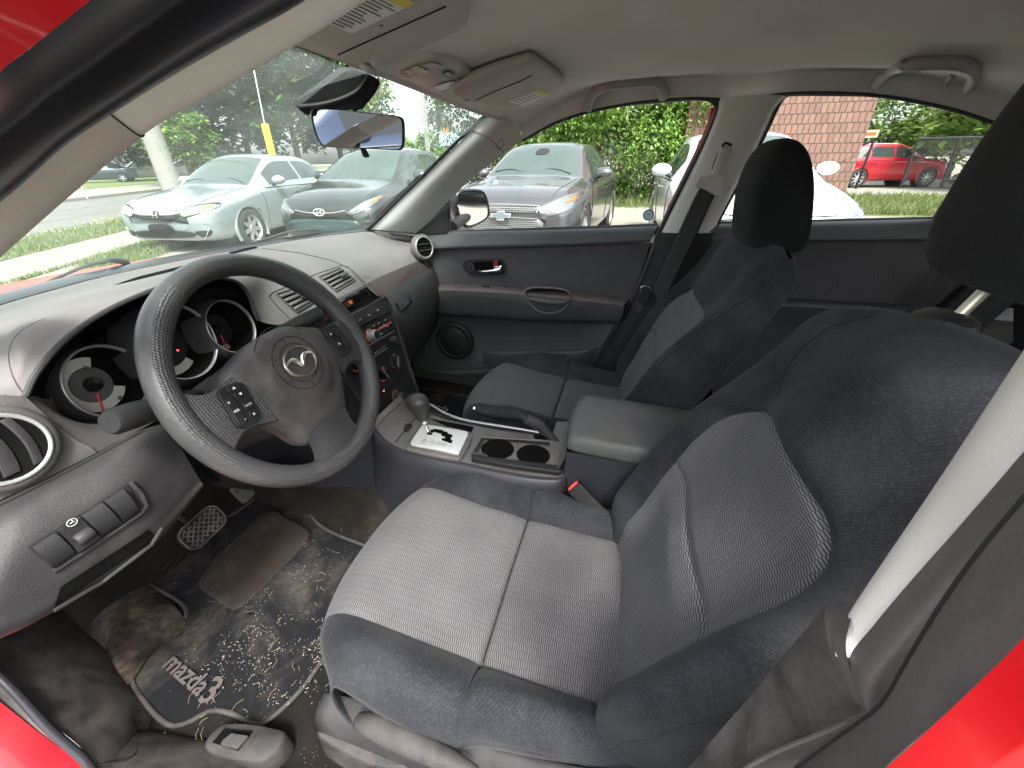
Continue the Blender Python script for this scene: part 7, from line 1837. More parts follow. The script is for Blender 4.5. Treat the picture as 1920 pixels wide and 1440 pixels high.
def det_black(root, fdec, fline, sline, bvh):
    hl = [(.42, .60), (.52, .585), (.70, .66), (.78, .79), (.74, .80), (.58, .71)]
    for P_ in (hl, mir(hl)): fdec(P_, M_LAMP, 'headlight', .008)
    for sg in (1, -1): fdec([(sg*.72, .72), (sg*.76, .775), (sg*.74, .785), (sg*.70, .74)], M_AMB, 'indicator', .016); fline([(sg*.46, .61), (sg*.6, .66), (sg*.72, .77)], .006, M_CHR, 'lamp_chrome', .018)
    fdec([(-.42, .64), (.42, .64), (.32, .56), (-.32, .56)], M_GRL, 'grille', .006)
    fline([(-.40, .635), (-.2, .605), (0, .598), (.2, .605), (.40, .635)], .009, M_CHR, 'chrome_bar', .022)
    P_ = [Vector((.030, .085*math.cos(2*PI*k/40), .612+.045*math.sin(2*PI*k/40))) for k in range(40)]; m = MB(); m.tube(P_, .008, 6, closed=True)
    m.tube([Vector((.03, -.035, .575)), Vector((.03, -.022, .648))], .009, 6); m.tube([Vector((.03, .022, .575)), Vector((.03, .035, .648))], .009, 6); m.tube([Vector((.03, -.028, .602)), Vector((.03, .028, .622))], .009, 6); m.build('emblem', M_CHR, root)
    fdec([(-.50, .50), (.50, .50), (.44, .36), (-.44, .36)], simple('grille_teal', rgb(.02, .04, .042), .3), 'lower_grille', .006)
    for sg in (1, -1): fdec([(sg*.56, .46), (sg*.72, .50), (sg*.68, .36), (sg*.58, .34)], M_GRL, 'fog_lamp', .006)
def det_bow(root, fdec, fline, sline, bvh):
    hl = [(.46, .66), (.60, .63), (.84, .70), (.86, .83), (.80, .86), (.60, .79), (.47, .73)]
    for P_ in (hl, mir(hl)): fdec(P_, M_LAMP, 'headlight', .008)
    for sg in (1, -1):
        fdec([(sg*.76, .77), (sg*.82, .79), (sg*.82, .825), (sg*.77, .805)], M_AMB, 'indicator', .016)
        fdec([(sg*.52+.045*math.cos(a), .70+.04*math.sin(a)) for a in [2*PI*k/12 for k in range(12)]], M_CHR, 'lamp_reflector', .016); fdec([(sg*.64+.05*math.cos(a), .715+.045*math.sin(a)) for a in [2*PI*k/12 for k in range(12)]], M_CHR, 'lamp_reflector', .016)
    t = NT('mesh_grille'); c = t.coord(); sp = t.n('ShaderNodeSeparateXYZ'); t.l(c, sp.inputs[0])
    a = t.math('FRACT', t.math('MULTIPLY', sp.outputs[1], 26)); rowi = t.math('FLOOR', t.math('MULTIPLY', sp.outputs[2], 46)); a = t.math('FRACT', t.math('ADD', a, t.math('MULTIPLY', t.math('MODULO', rowi, 2.0), .5))); b = t.math('FRACT', t.math('MULTIPLY', sp.outputs[2], 46))
    f = t.math('MULTIPLY', t.ramp(t.math('ABSOLUTE', t.math('SUBTRACT', a, .5)), .40, .34), t.ramp(t.math('ABSOLUTE', t.math('SUBTRACT', b, .5)), .38, .30))
    mg_ = t.P(base=t.mix(f, rgb(.20, .20, .20), rgb(.01, .01, .01)), rough=.35)
    fdec([(-.46, .735), (.46, .735), (.44, .665), (-.44, .665)], mg_, 'upper_grille', .006); fdec([(-.46, .60), (.46, .60), (.40, .40), (-.40, .40)], mg_, 'lower_grille', .006)
    for P_ in ([(-.47, .742), (0, .752), (.47, .742)], [(-.46, .605), (0, .61), (.46, .605)], [(-.47, .742), (-.45, .66)], [(.47, .742), (.45, .66)]): fline(P_, .008, M_CHR, 'grille_trim', .014)
    bow = [(-.13, .655), (-.045, .655), (-.045, .685), (.055, .685), (.055, .655), (.14, .655), (.12, .605), (.045, .605), (.045, .572), (-.055, .572), (-.055, .605), (-.14, .605)]
    m = MB(); m.prism([Vector((.045, a, b)) for a, b in bow], (.012, 0, 0)); e_ = m.build('emblem', M_CHR, root, bevel=.004)
    m = MB(); m.prism([Vector((.0575, a*.82, .630+(b-.630)*.72)) for a, b in bow], (.004, 0, 0)); m.build('emblem_centre', simple('emblem_blue_grey', rgb(.22, .28, .34), .3, .6), e_)
    fdec([(-.09, 1.30), (.09, 1.30), (.07, 1.37), (-.07, 1.37)], M_GRL, 'mirror_shade', .01)
def det_white(root, fdec, fline, sline, bvh):
    hl = [(.50, .58), (.62, .58), (.82, .68), (.84, .76), (.66, .70), (.52, .64)]
    for P_ in (hl, mir(hl)): fdec(P_, M_LAMP, 'headlight', .008)
    fdec([(-.46, .62), (.46, .62), (.40, .54), (-.40, .54)], M_GRL, 'grille', .006); fdec([(-.5, .40), (.5, .40), (.42, .28), (-.42, .28)], M_GRL, 'lower_grille', .006)
    fline([(-.5, .66), (0, .64), (.5, .66)], .006, M_LINE, 'bonnet_edge', .006)
P_SIL = paint('silver_blue_paint', rgb(.25, .29, .30), .35, .3); P_BLK = paint('black_green_paint', rgb(.007, .011, .011), .1, .18); P_GRY = paint('dark_grey_paint', rgb(.06, .063, .068), .3, .25)
P_WHT = paint('white_paint', rgb(.68, .68, .68), 0, .3); P_BLU = paint('blue_paint', rgb(.05, .085, .15), .4, .22); P_NAV = paint('dark_navy_paint', rgb(.02, .03, .045), .3, .2); P_RED2 = paint('deep_red_paint', rgb(.33, .008, .02), .1, .25)
make_car('parked_car', 'pale silver blue sedan with yellowed headlights and empty plate holder', SEDAN, P_SIL, (4.138, 6.71), 185.8, .99, detail=det_silver, rim=7, dz=-.03)
make_car('parked_car', 'black hatchback with oval chrome badge parked beside the silver sedan', HATCH, P_BLK, (4.483, 4.125), 182.7, 1.0, ws=(-1.08, -1.82), rw=(-3.25, -3.78), sw_=((-1.45, -2.35), (-2.43, -3.2)), wb=(-.80, -3.35), detail=det_black)
make_car('parked_car', 'dark grey sedan with bow tie badge and mesh grille', CRUZE, P_GRY, (4.342, 1.408), 174.4, 1.0, ws=(-1.20, -1.98), rw=(-3.36, -3.92), wb=(-.92, -3.6), rw_=.33, detail=det_bow, rim=10)
make_car('parked_car', 'glossy white sedan nose on in front of the brick wall', SEDAN, P_WHT, (3.811, -1.479), 181, 1.03, detail=det_white, dz=.05)
make_car('parked_suv', 'red SUV seen from the side behind the chain link fence', SUV, P_RED2, (23.07, -13.02), -78.4, 1.0, ws=(-1.17, -1.92), rw=(-4.28, -4.5), sw_=((-1.55, -2.45), (-2.53, -3.45), (-3.55, -4.1)), wb=(-.92, -3.72), rw_=.37, rim=9)
make_car('parked_suv', 'blue SUV facing the open driver door, seen in the interior mirror', SUV, P_BLU, (-3.9, 1.35), 82, .98, ws=(-1.17, -1.92), rw=(-4.28, -4.5), sw_=((-1.55, -2.45), (-2.53, -3.45), (-3.55, -4.1)), wb=(-.92, -3.72), rw_=.37)
make_car('parked_car', 'red sedan parked behind the hatchback, seen in the door mirror', SEDAN, P_RED2, (.4, -9.5), 60, 1.0, far=True)
make_car('parked_suv', 'blue SUV parked behind, seen in the door mirror', SUV, P_BLU, (2.6, -8.5), 80, .95, far=True, ws=(-1.17, -1.92), rw=(-4.28, -4.5), sw_=((-1.55, -2.45), (-2.53, -3.45)), wb=(-.92, -3.72), rw_=.37)
p = AT(160, 47); make_car('parked_car', 'black sedan parked far across the road with red tail lamp', SEDAN, P_NAV, (p.x-1.3, p.y+1.2), 140, 1.0, far=True, dz=.1)
p = AT(262, 50); make_car('parked_car', 'white car parked far across the road left of the pole', HATCH, P_WHT, (p.x-2, p.y+1), 150, 1.1, far=True, ws=(-1.08, -1.82), dz=.1)
p = AT(372, 52); make_car('parked_suv', 'white van like car parked far across the road right of the pole', SUV, P_WHT, (p.x-3, p.y+1.5), 150, 1.0, far=True, ws=(-1.17, -1.92), dz=.1)
p = AT(470, 40); make_car('parked_car', 'orange red car parked far behind the silver sedan', HATCH, paint('orange_paint', rgb(.55, .08, .03)), (p.x, p.y), 150, 1.0, far=True)
# ------------------------------------------------------------------ ground
def ground_mat(name, a, b, sc=2, fine=120, c=None, dist=.01):
    t = NT(name); co_ = t.coord(); n = t.noise(co_, sc, 6, .6); f = t.noise(co_, fine, 3, .7); v = t.n('ShaderNodeTexVoronoi'); t.l(co_, v.inputs['Vector']); v.inputs['Scale'].default_value = fine*.35
    col = t.mix(t.ramp(n, .3, .7), a, b)
    col = t.mix(t.ramp(f, .35, .7), col, tuple([x*1.35 for x in a[:3]]+[1]))
    if c: col = t.mix(t.math('MULTIPLY', t.ramp(v.outputs['Color'], .55, .9), .6), col, c)
    return t.P(base=col, rough=.95, spec=.1, nrm=t.bump(v.outputs['Distance'], .6, dist))
M_GRAV = ground_mat('gravel_lot', rgb(.22, .20, .175), rgb(.17, .155, .13), 1.2, 60, rgb(.30, .28, .25))
M_CONC = ground_mat('pale_concrete', rgb(.20, .195, .165), rgb(.165, .16, .135), 1.5, 90)
M_ASPH = ground_mat('road_asphalt', rgb(.13, .127, .118), rgb(.10, .10, .094), .8, 80)
M_GRS = ground_mat('grass_base', rgb(.09, .12, .045), rgb(.13, .135, .06), 1.0, 40)
def gsheet(name, pts, z, mat, label=None):
    m = MB(); m.poly([Vector((a, b, z)) for a, b in pts]); o = m.build(name, mat, None, smooth=False); o['kind'] = 'structure'
    if label: o['label'] = label
    return o
gsheet('ground', [(-300, -300), (400, -300), (400, 400), (-300, 400)], 0, M_GRAV, 'gravel lot')
dR = Vector((.887, .462, 0)); nR = Vector((-.462, .887, 0))
def band(a0, a1, s0=-60, s1=260, b0=None, b1=None):
    b0 = a0 if b0 is None else b0; b1 = a1 if b1 is None else b1
    return [tuple((dR*s+nR*n)[:2]) for s, n in ((s0, a0), (s1, b0), (s1, b1), (s0, a1))]
gsheet('driveway_apron', band(-14, 5.3, -60, 6.4, -14, 5.0), .004, M_CONC)
gsheet('sidewalk', band(5.25, 6.75, -60, 40, 5.0, 5.9), .012, M_CONC)
gsheet('verge', band(6.5, 7.9, -60, 200, 5.9, 7.3), .006, M_GRS)
gsheet('road', band(7.9, 13.2), .010, M_ASPH)
gsheet('far_sidewalk', band(13.2, 17.6), .10, M_CONC)
m = MB(); a = [dR*s+nR*13.2 for s in (-60, 260)]; m.grid([[p+Vector((0, 0, .01)) for p in a], [p+Vector((0, 0, .12)) for p in a], [p+nR*.2+Vector((0, 0, .12)) for p in a]]); o = m.build('kerb', M_CONC, None, sharp=20); o['kind'] = 'structure'
gsheet('far_lawn', band(17.6, 32), .11, M_GRS)
gsheet('far_car_park', band(32, 90), .12, M_ASPH)
gsheet('gravel_yard', [(7.5, -30), (12.2, -30), (12.2, 3.5), (7.5, 4)], .008, ground_mat('pale_gravel', rgb(.21, .195, .165), rgb(.17, .155, .13), 1.5, 45, rgb(.27, .25, .22)))
gsheet('side_verge', [(10.8, -4), (10.8, -30), (17.5, -30), (17.5, -4)], .012, M_GRS)
gsheet('yard', [(17.5, -4), (17.5, -40), (40, -40), (40, -4)], .014, M_CONC)
# cracks in the road and the apron as thin dark tar lines
M_CRK = simple('crack', rgb(.05, .05, .045), .9)
def crack(s0, n0, s1, n1, r=.02):
    m = MB(); m.tube([dR*(s0+(s1-s0)*k/20)+nR*(n0+(n1-n0)*k/20+.06*noise.noise(Vector((k*.6, s0, n0))))+Vector((0, 0, .012)) for k in range(21)], r, 4, flat=.2); return m
m = crack(5, 9.3, 30, 9.1, .025); tag(m.build('tar_line', M_CRK, None), kind='structure')
m = crack(5, 10.9, 30, 10.7, .02); tag(m.build('tar_line', M_CRK, None), kind='structure')
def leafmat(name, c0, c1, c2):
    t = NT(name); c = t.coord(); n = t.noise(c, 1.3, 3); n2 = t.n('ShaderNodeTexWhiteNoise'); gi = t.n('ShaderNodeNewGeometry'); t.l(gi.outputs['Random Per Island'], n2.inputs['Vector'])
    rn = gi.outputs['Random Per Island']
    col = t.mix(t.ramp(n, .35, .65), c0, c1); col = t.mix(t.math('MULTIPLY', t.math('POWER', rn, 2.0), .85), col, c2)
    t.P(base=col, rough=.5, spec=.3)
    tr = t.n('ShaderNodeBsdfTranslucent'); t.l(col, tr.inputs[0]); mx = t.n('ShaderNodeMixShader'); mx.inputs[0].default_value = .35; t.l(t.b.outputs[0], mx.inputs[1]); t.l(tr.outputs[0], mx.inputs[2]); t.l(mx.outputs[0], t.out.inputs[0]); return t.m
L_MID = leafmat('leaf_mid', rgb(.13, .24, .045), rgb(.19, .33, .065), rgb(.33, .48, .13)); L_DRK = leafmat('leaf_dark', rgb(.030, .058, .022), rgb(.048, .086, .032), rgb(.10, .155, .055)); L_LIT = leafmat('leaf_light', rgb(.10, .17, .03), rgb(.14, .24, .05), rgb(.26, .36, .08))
M_BRK = ground_mat('bark', rgb(.09, .075, .06), rgb(.06, .05, .04), 8, 60)
def leaves(mb, c, rad, n, ls, rr, clumps=26, droop=0.0, fill=.35):
    cc = []
    for _ in range(clumps):
        d = Vector((rr.gauss(0, 1), rr.gauss(0, 1), rr.gauss(0, 1))).normalized(); t = rr.uniform(.45, 1)**.6
        cc.append((Vector((c[0]+d.x*rad[0]*t, c[1]+d.y*rad[1]*t, c[2]+d.z*rad[2]*t)), rr.uniform(.16, .36)))
    V_ = mb.v; F_ = mb.f
    for _ in range(n):
        if rr.random() < fill*.3:
            d = Vector((rr.gauss(0, 1), rr.gauss(0, 1), rr.gauss(0, 1))).normalized()*rr.uniform(.3, .95); p = Vector((c[0]+d.x*rad[0], c[1]+d.y*rad[1], c[2]+d.z*rad[2]))
        else:
            q, rs = rr.choice(cc); d = Vector((rr.gauss(0, 1), rr.gauss(0, 1), rr.gauss(0, .8))); d = d.normalized()*rs*rr.uniform(.4, 1.05); p = q+Vector((d.x*rad[0], d.y*rad[1], d.z*rad[2]))
        if p.z < .05: continue
        a = rr.uniform(0, 6.283); b = rr.uniform(-.6, .5)-droop
        e = Vector((math.cos(a)*math.cos(b), math.sin(a)*math.cos(b), math.sin(b))); f = Vector((-math.sin(a), math.cos(a), rr.uniform(-.5, .5))).normalized()
        s = ls*rr.uniform(.6, 1.25); o = len(V_); w_ = s*.24
        V_ += [p, p+e*s*.45+f*w_, p+e*s, p+e*s*.45-f*w_]; F_.append([o, o+1, o+2, o+3])
def tree(name, label, base, H, rad, cz, n, ls, mat, seed, group=None, trunk=.16, droop=0, clumps=30, cat='tree', limbs=6):
    rr = random.Random(seed); root = empty(name, label, cat, tuple(base), 0, group)
    m = MB(); top = Vector((rr.uniform(-.3, .3), rr.uniform(-.3, .3), cz))
    m.tube([Vector((0, 0, -.1)), Vector((.05, .02, cz*.4)), top], [trunk, trunk*.75, trunk*.35], 10, n=12)
    for k in range(limbs):
        a = rr.uniform(0, 6.28); z0 = cz*rr.uniform(.35, .8); e = Vector((math.cos(a)*rad[0]*.7, math.sin(a)*rad[1]*.7, cz+rad[2]*rr.uniform(-.3, .5)))
        m.tube([Vector((.03, .02, z0)), Vector((e.x*.4, e.y*.4, (z0+e.z)/2)), e], [trunk*.4, trunk*.28, trunk*.08], 7, n=8)
    m.build('trunk', M_BRK, root)
    m = MB(); leaves(m, (0, 0, cz), rad, n, ls, rr, clumps, droop); m.build('crown', mat, root, smooth=False, recalc=False)
    return root
GB = 'broad bushes along the gravel yard'
hz_ = [(13.9, 2.6, 2.5, 2.1, 2.0, 1.9, 15000), (13.6, .9, 2.3, 1.9, 1.9, 2.5, 17000), (13.7, -.6, 2.4, 1.9, 1.8, 2.6, 17000), (14.2, -2.0, 2.3, 1.8, 1.6, 2.4, 13000), (15.2, 4.6, 2.6, 2.2, 2.2, 2.6, 9000)]
lb = ['green bush right behind the grey sedan', 'tallest leafy bush between the grey and the white car', 'broad leafy bush left of the white car', 'leafy bush ending at the brick wall', 'dark bush far behind the grey sedan roof']
for k, (x, y, cz, rx, ry, rz, n) in enumerate(hz_):
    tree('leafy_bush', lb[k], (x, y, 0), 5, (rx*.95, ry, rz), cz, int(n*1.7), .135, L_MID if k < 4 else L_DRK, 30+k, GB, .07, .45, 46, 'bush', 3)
GT = 'trees across the road'
spec = [(300, 48, 4.5, 5.5, 8000, L_DRK, 'dark tree across the road behind the concrete pole'), (395, 34, 5.0, 6.5, 9000, L_DRK, 'large dark tree behind the silver sedan, left of the yellow wire guard'), (470, 36, 5.2, 7.2, 10000, L_DRK, 'tall dark tree directly behind the yellow wire guard'), (560, 34, 5.0, 6.8, 10000, L_DRK, 'dense dark tree left of the interior mirror'), (640, 36, 4.8, 6.6, 9000, L_DRK, 'dark tree hidden partly by the interior mirror'), (350, 30, 1.6, 2.4, 5000, L_LIT, 'low bright green tree behind the silver sedan bonnet'), (672, 44, 2.6, 4.4, 4000, L_MID, 'green tree just right of the mirror')]
for k, (u, D, rad, cz, n, mt_, lab) in enumerate(spec):
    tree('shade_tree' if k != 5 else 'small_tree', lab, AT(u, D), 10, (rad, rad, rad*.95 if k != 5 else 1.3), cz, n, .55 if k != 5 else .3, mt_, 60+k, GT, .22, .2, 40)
tree('shade_tree', 'thin tree with loose hanging twigs right of the mirror', AT(716, 20), 8, (1.6, 1.4, 1.6), 4.6, 900, .26, L_MID, 91, GT, .10, .5, 14)
tree('poplar', 'narrow dark poplar beside the traffic signal', AT(828, 62), 12, (1.7, 1.7, 5.4), 7.6, 3600, .5, L_DRK, 92, None, .3, .1, 40)
for k, (u, D, lab) in enumerate(((770, 55, 'low green tree left of the utility pole'), (808, 52, 'green tree at the foot of the utility pole'), (735, 50, 'green tree low beside the mirror'), (860, 50, 'green tree behind the blue sign board'))):
    tree('shade_tree', lab, AT(u, D), 6, (2.3, 2.3, 1.6), 2.2, 2600, .5, L_MID, 100+k, GT, .15, .1, 24)
for k, (u, D, cz, lab) in enumerate(((1650, 40, 3.4, 'green tree behind the rear of the red SUV'), (1725, 42, 3.9, 'green tree above the red SUV roof'), (1790, 36, 3.2, 'green tree above the bonnet of the red SUV'), (1850, 30, 2.8, 'bright tree by the edge of the rear window'), (1900, 26, 2.6, 'bright tree hidden partly by the driver headrest'))):
    tree('shade_tree', lab, AT(u, D), 6, (3.0, 3.0, 2.4), cz, 4200, .42, L_LIT, 120+k, 'trees behind the yard', .15, .2, 28)
# ------------------------------------------------------------------ grass
def blades(mb, pts, rr, h0, h1, w=.006):
    for p in pts:
        a = rr.uniform(0, 6.28); h = rr.uniform(h0, h1); e = Vector((math.cos(a), math.sin(a), 0)); l = Vector((rr.gauss(0, .35), rr.gauss(0, .35), 0))*h; o = len(mb.v)
        mb.v += [p-e*w, p+e*w, p+l*.5+Vector((0, 0, h*.6))+e*w*.7, p+l+Vector((0, 0, h))]; mb.f.append([o, o+1, o+2, o+3])
rr = random.Random(11); gm = MB(); pts = []
for _ in range(9000): s = rr.uniform(3, 22); pts.append(dR*s+nR*(6.55-.03*s+rr.random()*1.15+.15*noise.noise(Vector((s, 0, 0))))+Vector((0, 0, .01)))
blades(gm, pts, rr, .05, .16, .010); pts = []
for _ in range(4200):
    s = rr.uniform(4.8, 9.5); n_ = 4.15+.0*s+rr.random()*.75*min(1, (s-4.6)/1.6); pts.append(dR*s+nR*(n_+.1*noise.noise(Vector((s*2, 0, 3))))+Vector((0, 0, .01)))
blades(gm, pts, rr, .04, .13, .010)
for _ in range(1200):
    s = rr.uniform(3, 9); pts.append(dR*s+nR*(5.22-.02*s+rr.gauss(0, .03)))
blades(gm, pts[-1200:], rr, .02, .06, .01)
L_GR = leafmat('grass_blade', rgb(.10, .145, .045), rgb(.14, .185, .06), rgb(.26, .28, .12))
tag(gm.build('verge_grass', L_GR, None, smooth=False, recalc=False), 'grass growing along the sidewalk and the verge', 'grass', kind='stuff')
gm = MB(); pts = []
for _ in range(12000): y = rr.uniform(-13, -4.6); x = 11.0+rr.random()**1.3*5+.3*noise.noise(Vector((y, 0, 0))); pts.append(Vector((x, y, .01)))
blades(gm, pts, rr, .06, .28, .012)
pts = [Vector((12.4+rr.gauss(0, .25), rr.uniform(-4, 4.5), .01)) for _ in range(2500)]; blades(gm, pts, rr, .05, .3, .012)
tag(gm.build('weed_strip', L_GR, None, smooth=False, recalc=False), 'weeds and long grass along the fence and under the bushes', 'grass', kind='stuff')
gm = MB()
for _ in range(60):
    s = rr.uniform(6, 13); p = dR*s+nR*(7.3-.02*s+rr.gauss(0, .12))+Vector((0, 0, rr.uniform(.08, .2))); gm.ball(p, .013, 6)
tag(gm.build('dandelions', simple('dandelion', rgb(.75, .6, .05), .6), None), 'small yellow flowers in the verge', 'flowers', kind='stuff')
# ------------------------------------------------------------------ brick building, fence, poles
t = NT('brick_cladding'); c = t.coord(); sp = t.n('ShaderNodeSeparateXYZ'); t.l(c, sp.inputs[0]); cb_ = t.n('ShaderNodeCombineXYZ'); t.l(sp.outputs[1], cb_.inputs[0]); t.l(sp.outputs[2], cb_.inputs[1])
bt_ = t.n('ShaderNodeTexBrick'); t.l(cb_.outputs[0], bt_.inputs['Vector']); bt_.inputs['Scale'].default_value = 1; bt_.inputs['Brick Width'].default_value = .135; bt_.inputs['Row Height'].default_value = .215; bt_.inputs['Mortar Size'].default_value = .012; bt_.inputs['Mortar Smooth'].default_value = .2
bt_.inputs['Color1'].default_value = rgb(.15, .08, .062); bt_.inputs['Color2'].default_value = rgb(.21, .115, .087); bt_.inputs['Mortar'].default_value = rgb(.045, .03, .025); bt_.inputs['Bias'].default_value = 0
nb = t.noise(c, 7, 5, .65); M_BRICK = t.P(base=t.mix(t.math('MULTIPLY', t.ramp(nb, .35, .8), .45), bt_.outputs['Color'], rgb(.21, .14, .115)), rough=.9, nrm=t.bump(t.math('ADD', t.math('MULTIPLY', bt_.outputs['Fac'], -1.5), nb), .7, .02))
y0 = W(1614, 280, 'x', 12.6).y; y1 = y0+4.2
bb = empty('brick_building', 'red brick building corner rising behind the white car', 'building', (12.6, y0, 0))
m = MB(); m.add([(0, 0, 0), (0, y1-y0, 0), (0, y1-y0, 6.5), (0, 0, 6.5)], [(0, 1, 2, 3)]); m.add([(0, 0, 0), (7, 0, 0), (7, 0, 6.5), (0, 0, 6.5)], [(0, 1, 2, 3)]); m.add([(0, y1-y0, 0), (7, y1-y0, 0), (7, y1-y0, 6.5), (0, y1-y0, 6.5)], [(0, 1, 2, 3)]); m.build('wall', M_BRICK, bb, smooth=False)
m = MB(); m.box((3.4, (y1-y0)/2, 6.55), (7.4, y1-y0+.4, .25)); m.build('roof_edge', M_CONC, bb)
M_FEN = simple('fence_steel', rgb(.03, .03, .032), .45, .5)
fe = empty('chain_link_fence', 'black chain link fence with leaning gate posts in front of the red SUV', 'fence', tuple(AT(1610, 15)))
FO = fe.location
def fp(u, D, z): p = AT(u, D); return Vector((p.x, p.y, z))-FO
def F(u, v, D): return AZ(u, v, D)-FO
for a, b in (((1638, 264), (1604, 354)), ((1722, 262), (1687, 352)), ((1606, 270), (1582, 352))):
    m = MB(); m.tube([F(a[0], a[1], 15.2), F(b[0], b[1], 15.2)], .030, 8); m.build('post', M_FEN, fe)
m = MB(); m.tube([F(1604, 277, 15.2), F(1638, 264, 15.2)], .025, 6); m.build('rail', M_FEN, fe)
m = MB(); m.tube([F(1722, 260, 15.2), F(1860, 257, 15.6)], .028, 6); m.build('rail', M_FEN, fe)
for u in (1800, 1860):
    m = MB(); m.tube([F(u, 258, 15.4), F(u-36, 352, 15.4)], .035, 8); m.build('post', M_FEN, fe)
m = MB(); A0_, A1_, B0_, B1_ = F(1722, 262, 15.2), F(1862, 259, 15.5), F(1688, 352, 15.2), F(1826, 352, 15.5)
for k in range(40):
    t_ = k/39; 
    for sg in (0, 1):
        a = A0_.lerp(A1_, t_); b = B0_.lerp(B1_, min(1, max(0, t_+(.24 if sg else -.24)))); m.tube([a, b], .0032, 3, caps=False)
m.build('wire_mesh', M_FEN, fe)
# concrete pole
M_POLE = ground_mat('pole_concrete', rgb(.21, .205, .185), rgb(.17, .165, .15), 3, 40)
p = AT(303, 15); m = MB(); m.tube([Vector((0, 0, -.1)), Vector((0, 0, 4)), Vector((0, 0, 9))], [.24, .21, .16], 16, n=8); o = m.build('utility_pole', M_POLE, None); o.location = p; tag(o, 'thick pale concrete pole rising behind the silver sedan bonnet', 'pole')
p = AT(503, 13.2); gw = empty('guy_wire', 'thin steel guy wire with bright yellow guard', 'guy wire', tuple(p))
def rel(u, v, D): return AZ(u, v, D)-gw.location
m = MB(); m.tube([rel(513, 300, 13.2), rel(496, 232, 13.2)], .085, 12); m.build('guard', simple('guard_yellow', rgb(.80, .50, .02), .5), gw, bevel=.01)
m = MB(); m.tube([rel(496, 232, 13.2), rel(470, 100, 13.4), rel(455, 20, 13.6)], .014, 6); m.build('wire', M_RIM, gw)
def upole(name, label, u, D, H, arms, r=.13):
    p = AT(u, D); root = empty(name, label, 'pole', tuple(p)); m = MB(); m.tube([Vector((0, 0, -.2)), Vector((0, 0, H))], [r, r*.6], 10); m.build('pole', M_POLE, root); perp = Vector((-p.y, p.x, 0)).normalized()*-1
    for z, w_ in arms: m = MB(); m.tube([perp*-w_+Vector((0, 0, z)), perp*w_+Vector((0, 0, z))], .06, 6); m.build('crossarm', M_POLE, root)
    return root, perp
ro, pe_ = upole('utility_pole', 'tall utility pole with two crossarms in front of the sky', 802, 50, 11.2, ((10.2, 1.2), (8.9, 1.0)))
ro, pe_ = upole('signal_pole', 'pole with curved lamp arm and yellow traffic signal', 806, 46, 6.5, ())
m = MB(); m.tube([Vector((0, 0, 5.6)), pe_*.9+Vector((0, 0, 6.9)), pe_*2.1+Vector((0, 0, 7.4))], .05, 6, n=10); m.build('lamp_arm', M_RIM, ro)
m = MB(); m.tube([Vector((0, 0, 2.6)), pe_*.9+Vector((0, 0, 3.6)), pe_*1.7+Vector((0, 0, 3.7))], .05, 6, n=10); m.build('signal_arm', M_RIM, ro)
p = Vector((0, 0, 0))+pe_*1.75; sh_ = (CW-ro.location).normalized(); sh_.z = 0; m = MB(); Mz = frame(p+Vector((0, 0, 3.5)), pe_, (0, 0, 1)); m.prism([Mz @ q for q in rrect(.42, 1.15, .05)], Mz.to_3x3() @ Vector((0, 0, .3 if (Mz.to_3x3() @ Vector((0, 0, 1))).dot(sh_) > 0 else -.3))); m.build('signal_head', simple('signal_yellow', rgb(.80, .42, .02), .5), ro)
nf = Mz.to_3x3() @ Vector((0, 0, 1)); nf = nf if nf.dot(sh_) > 0 else -nf
for k, cl in enumerate((rgb(.5, .02, .01), rgb(.2, .1, .01), rgb(.01, .05, .02))):
    m = MB(); m.poly([Mz @ (q+Vector((0, .34-.34*k, 0)))+nf*.31 for q in circ(.13, 16)]); m.build('signal_lens', simple('lens%d' % k, cl, .4), ro, smooth=False)
p = AT(846, 44); m = MB(); Mz = frame(Vector((0, 0, 3.0)), (p.y, -p.x, 0), (0, 0, 1)); m.prism([Mz @ q for q in rrect(1.9, 1.0, .05)], Mz.to_3x3() @ Vector((0, 0, .1))); sg_ = empty('road_sign', 'pale blue sign board below the traffic signal', 'sign', tuple(p)); m.build('board', simple('sign_blue', rgb(.35, .50, .60), .5), sg_)
m = MB(); m.tube([Vector((0, 0, 0)), Vector((0, 0, 2.6))], .06, 8); m.build('post', M_RIM, sg_)
p = AT(1630, 27); sg_ = empty('yard_sign', 'small orange and white sign above the rear of the red SUV', 'sign', tuple(p)); Mz = frame(AZ(1631, 251, 27)-p, (p.y, -p.x, 0), (0, 0, 1)); m = MB(); m.prism([Mz @ q for q in rrect(.62, .30, .02)], Mz.to_3x3() @ Vector((0, 0, .04))); m.build('board', simple('sign_cream', rgb(.75, .62, .40), .5), sg_)
m = MB(); nn = Mz.to_3x3() @ Vector((0, 0, 1)); off = .045 if nn.dot(CW-p) > 0 else -.006; m.box((0, 0, off), (.46, .12, .004), Mz); m.build('sign_text', simple('sign_orange', rgb(.75, .16, .03), .5), sg_)
m = MB(); q = AZ(1631, 251, 27)-p; m.tube([Vector((0, 0, 0)), q], .04, 6); m.build('post', M_RIM, sg_)
p = AT(172, 21); m = MB(); m.tube([Vector((0, 0, 0)), Vector((0, 0, 2.4))], .035, 8); o = m.build('sign_post', M_RIM, None); o.location = AZ(162, 368, 24)*1; o.location.z = .1; tag(o, 'thin metal post on the far sidewalk', 'post')
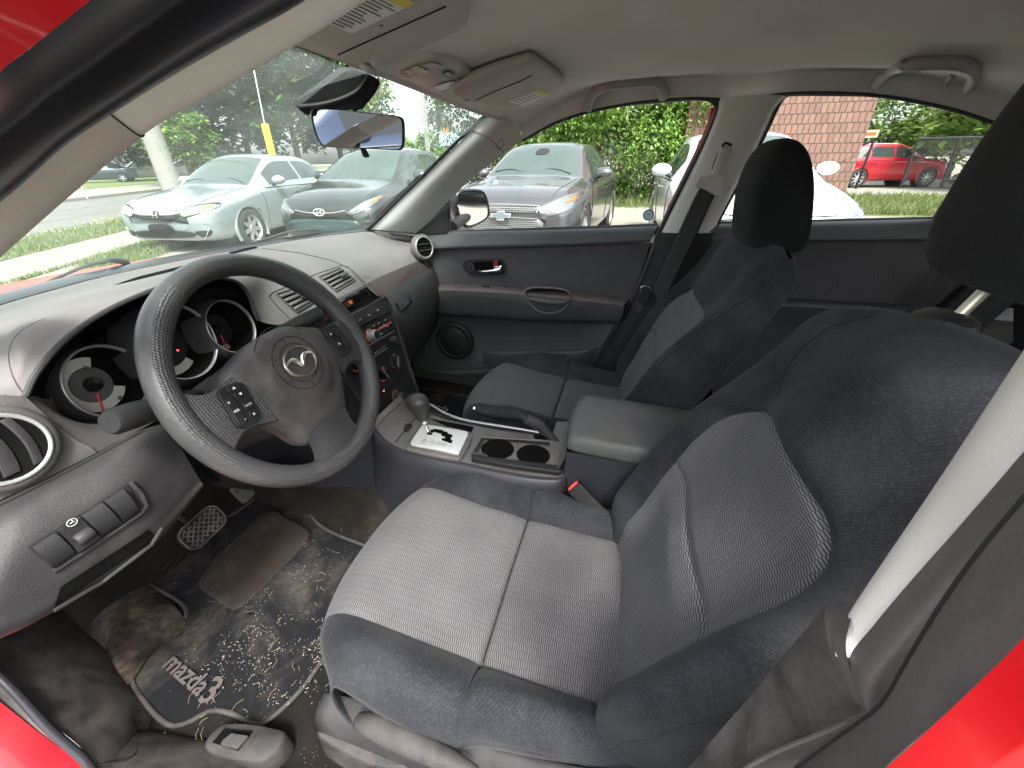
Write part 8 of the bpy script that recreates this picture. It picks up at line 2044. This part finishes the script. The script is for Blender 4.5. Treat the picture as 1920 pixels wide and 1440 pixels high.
# low buildings far off, seen in the mirrors and between the trees
m = MB(); m.box((0, 0, 2.2), (16, 8, 4.4)); bd_ = empty('warehouse', 'pale low warehouse behind the row of cars, seen in the door mirror', 'building', (2, -32, 0)); m.build('wall', M_CONC, bd_)
m = MB(); m.prism([Vector((-8.3, -4.3, 4.4)), Vector((8.3, -4.3, 4.4)), Vector((0, -4.3, 6.6))], (0, 8.6, 0)); m.build('roof', M_RIM, bd_)
m = MB(); m.box((-4, 4.03, 1.4), (2.6, .06, 2.8)); m.box((3, 4.03, 2.0), (3.2, .06, 1.2)); m.build('window', M_CGLD, bd_)
EXPOSURE = 2.2
# ------------------------------------------------------------------ camera, light
cam = bpy.data.cameras.new('camera'); camo = bpy.data.objects.new('camera', cam); COL.objects.link(camo)
cam.sensor_width = 36; cam.lens = 36*FPX/1920; cam.clip_start = .01; cam.clip_end = 2000
Mx = m3((BW[0], BW[1], -BW[2])).to_4x4(); Mx.translation = CW; camo.matrix_world = Mx
scene.camera = camo
w = bpy.data.worlds.new('World'); scene.world = w; w.use_nodes = True
nt = w.node_tree; bg = nt.nodes['Background']; sky = nt.nodes.new('ShaderNodeTexSky')
SUN_EL, SUN_AZ = 55, 235          # azimuth of the sun, clockwise from +Y
sky.sky_type = 'NISHITA'; sky.sun_disc = False; sky.sun_elevation = R(SUN_EL); sky.sun_rotation = R(SUN_AZ)
sky.air_density = 1.0; sky.dust_density = 4.0; sky.ozone_density = 1.0
hs = nt.nodes.new('ShaderNodeHueSaturation'); hs.inputs['Saturation'].default_value = .25
nt.links.new(sky.outputs[0], hs.inputs['Color']); nt.links.new(hs.outputs[0], bg.inputs[0]); bg.inputs[1].default_value = .15
sl = bpy.data.lights.new('sun', 'SUN'); sl.energy = 1.5; sl.angle = R(12); sl.color = (1, .97, .92)
so = bpy.data.objects.new('sun', sl); COL.objects.link(so)
az = R(SUN_AZ); el = R(SUN_EL)
dirv = Vector((math.sin(az)*math.cos(el), math.cos(az)*math.cos(el), math.sin(el)))
so.rotation_euler = dirv.to_track_quat('Z', 'Y').to_euler(); so.location = dirv*30
scene.view_settings.view_transform = 'Standard'; scene.view_settings.look = 'None'; scene.view_settings.gamma = 1
scene.view_settings.exposure = EXPOSURE
scene.render.engine = 'CYCLES'
cy = scene.cycles
cy.use_denoising = True
cy.max_bounces = 8; cy.diffuse_bounces = 5; cy.glossy_bounces = 4; cy.transparent_max_bounces = 16; cy.transmission_bounces = 4
cy.sample_clamp_indirect = 6; cy.caustics_reflective = False; cy.caustics_refractive = False
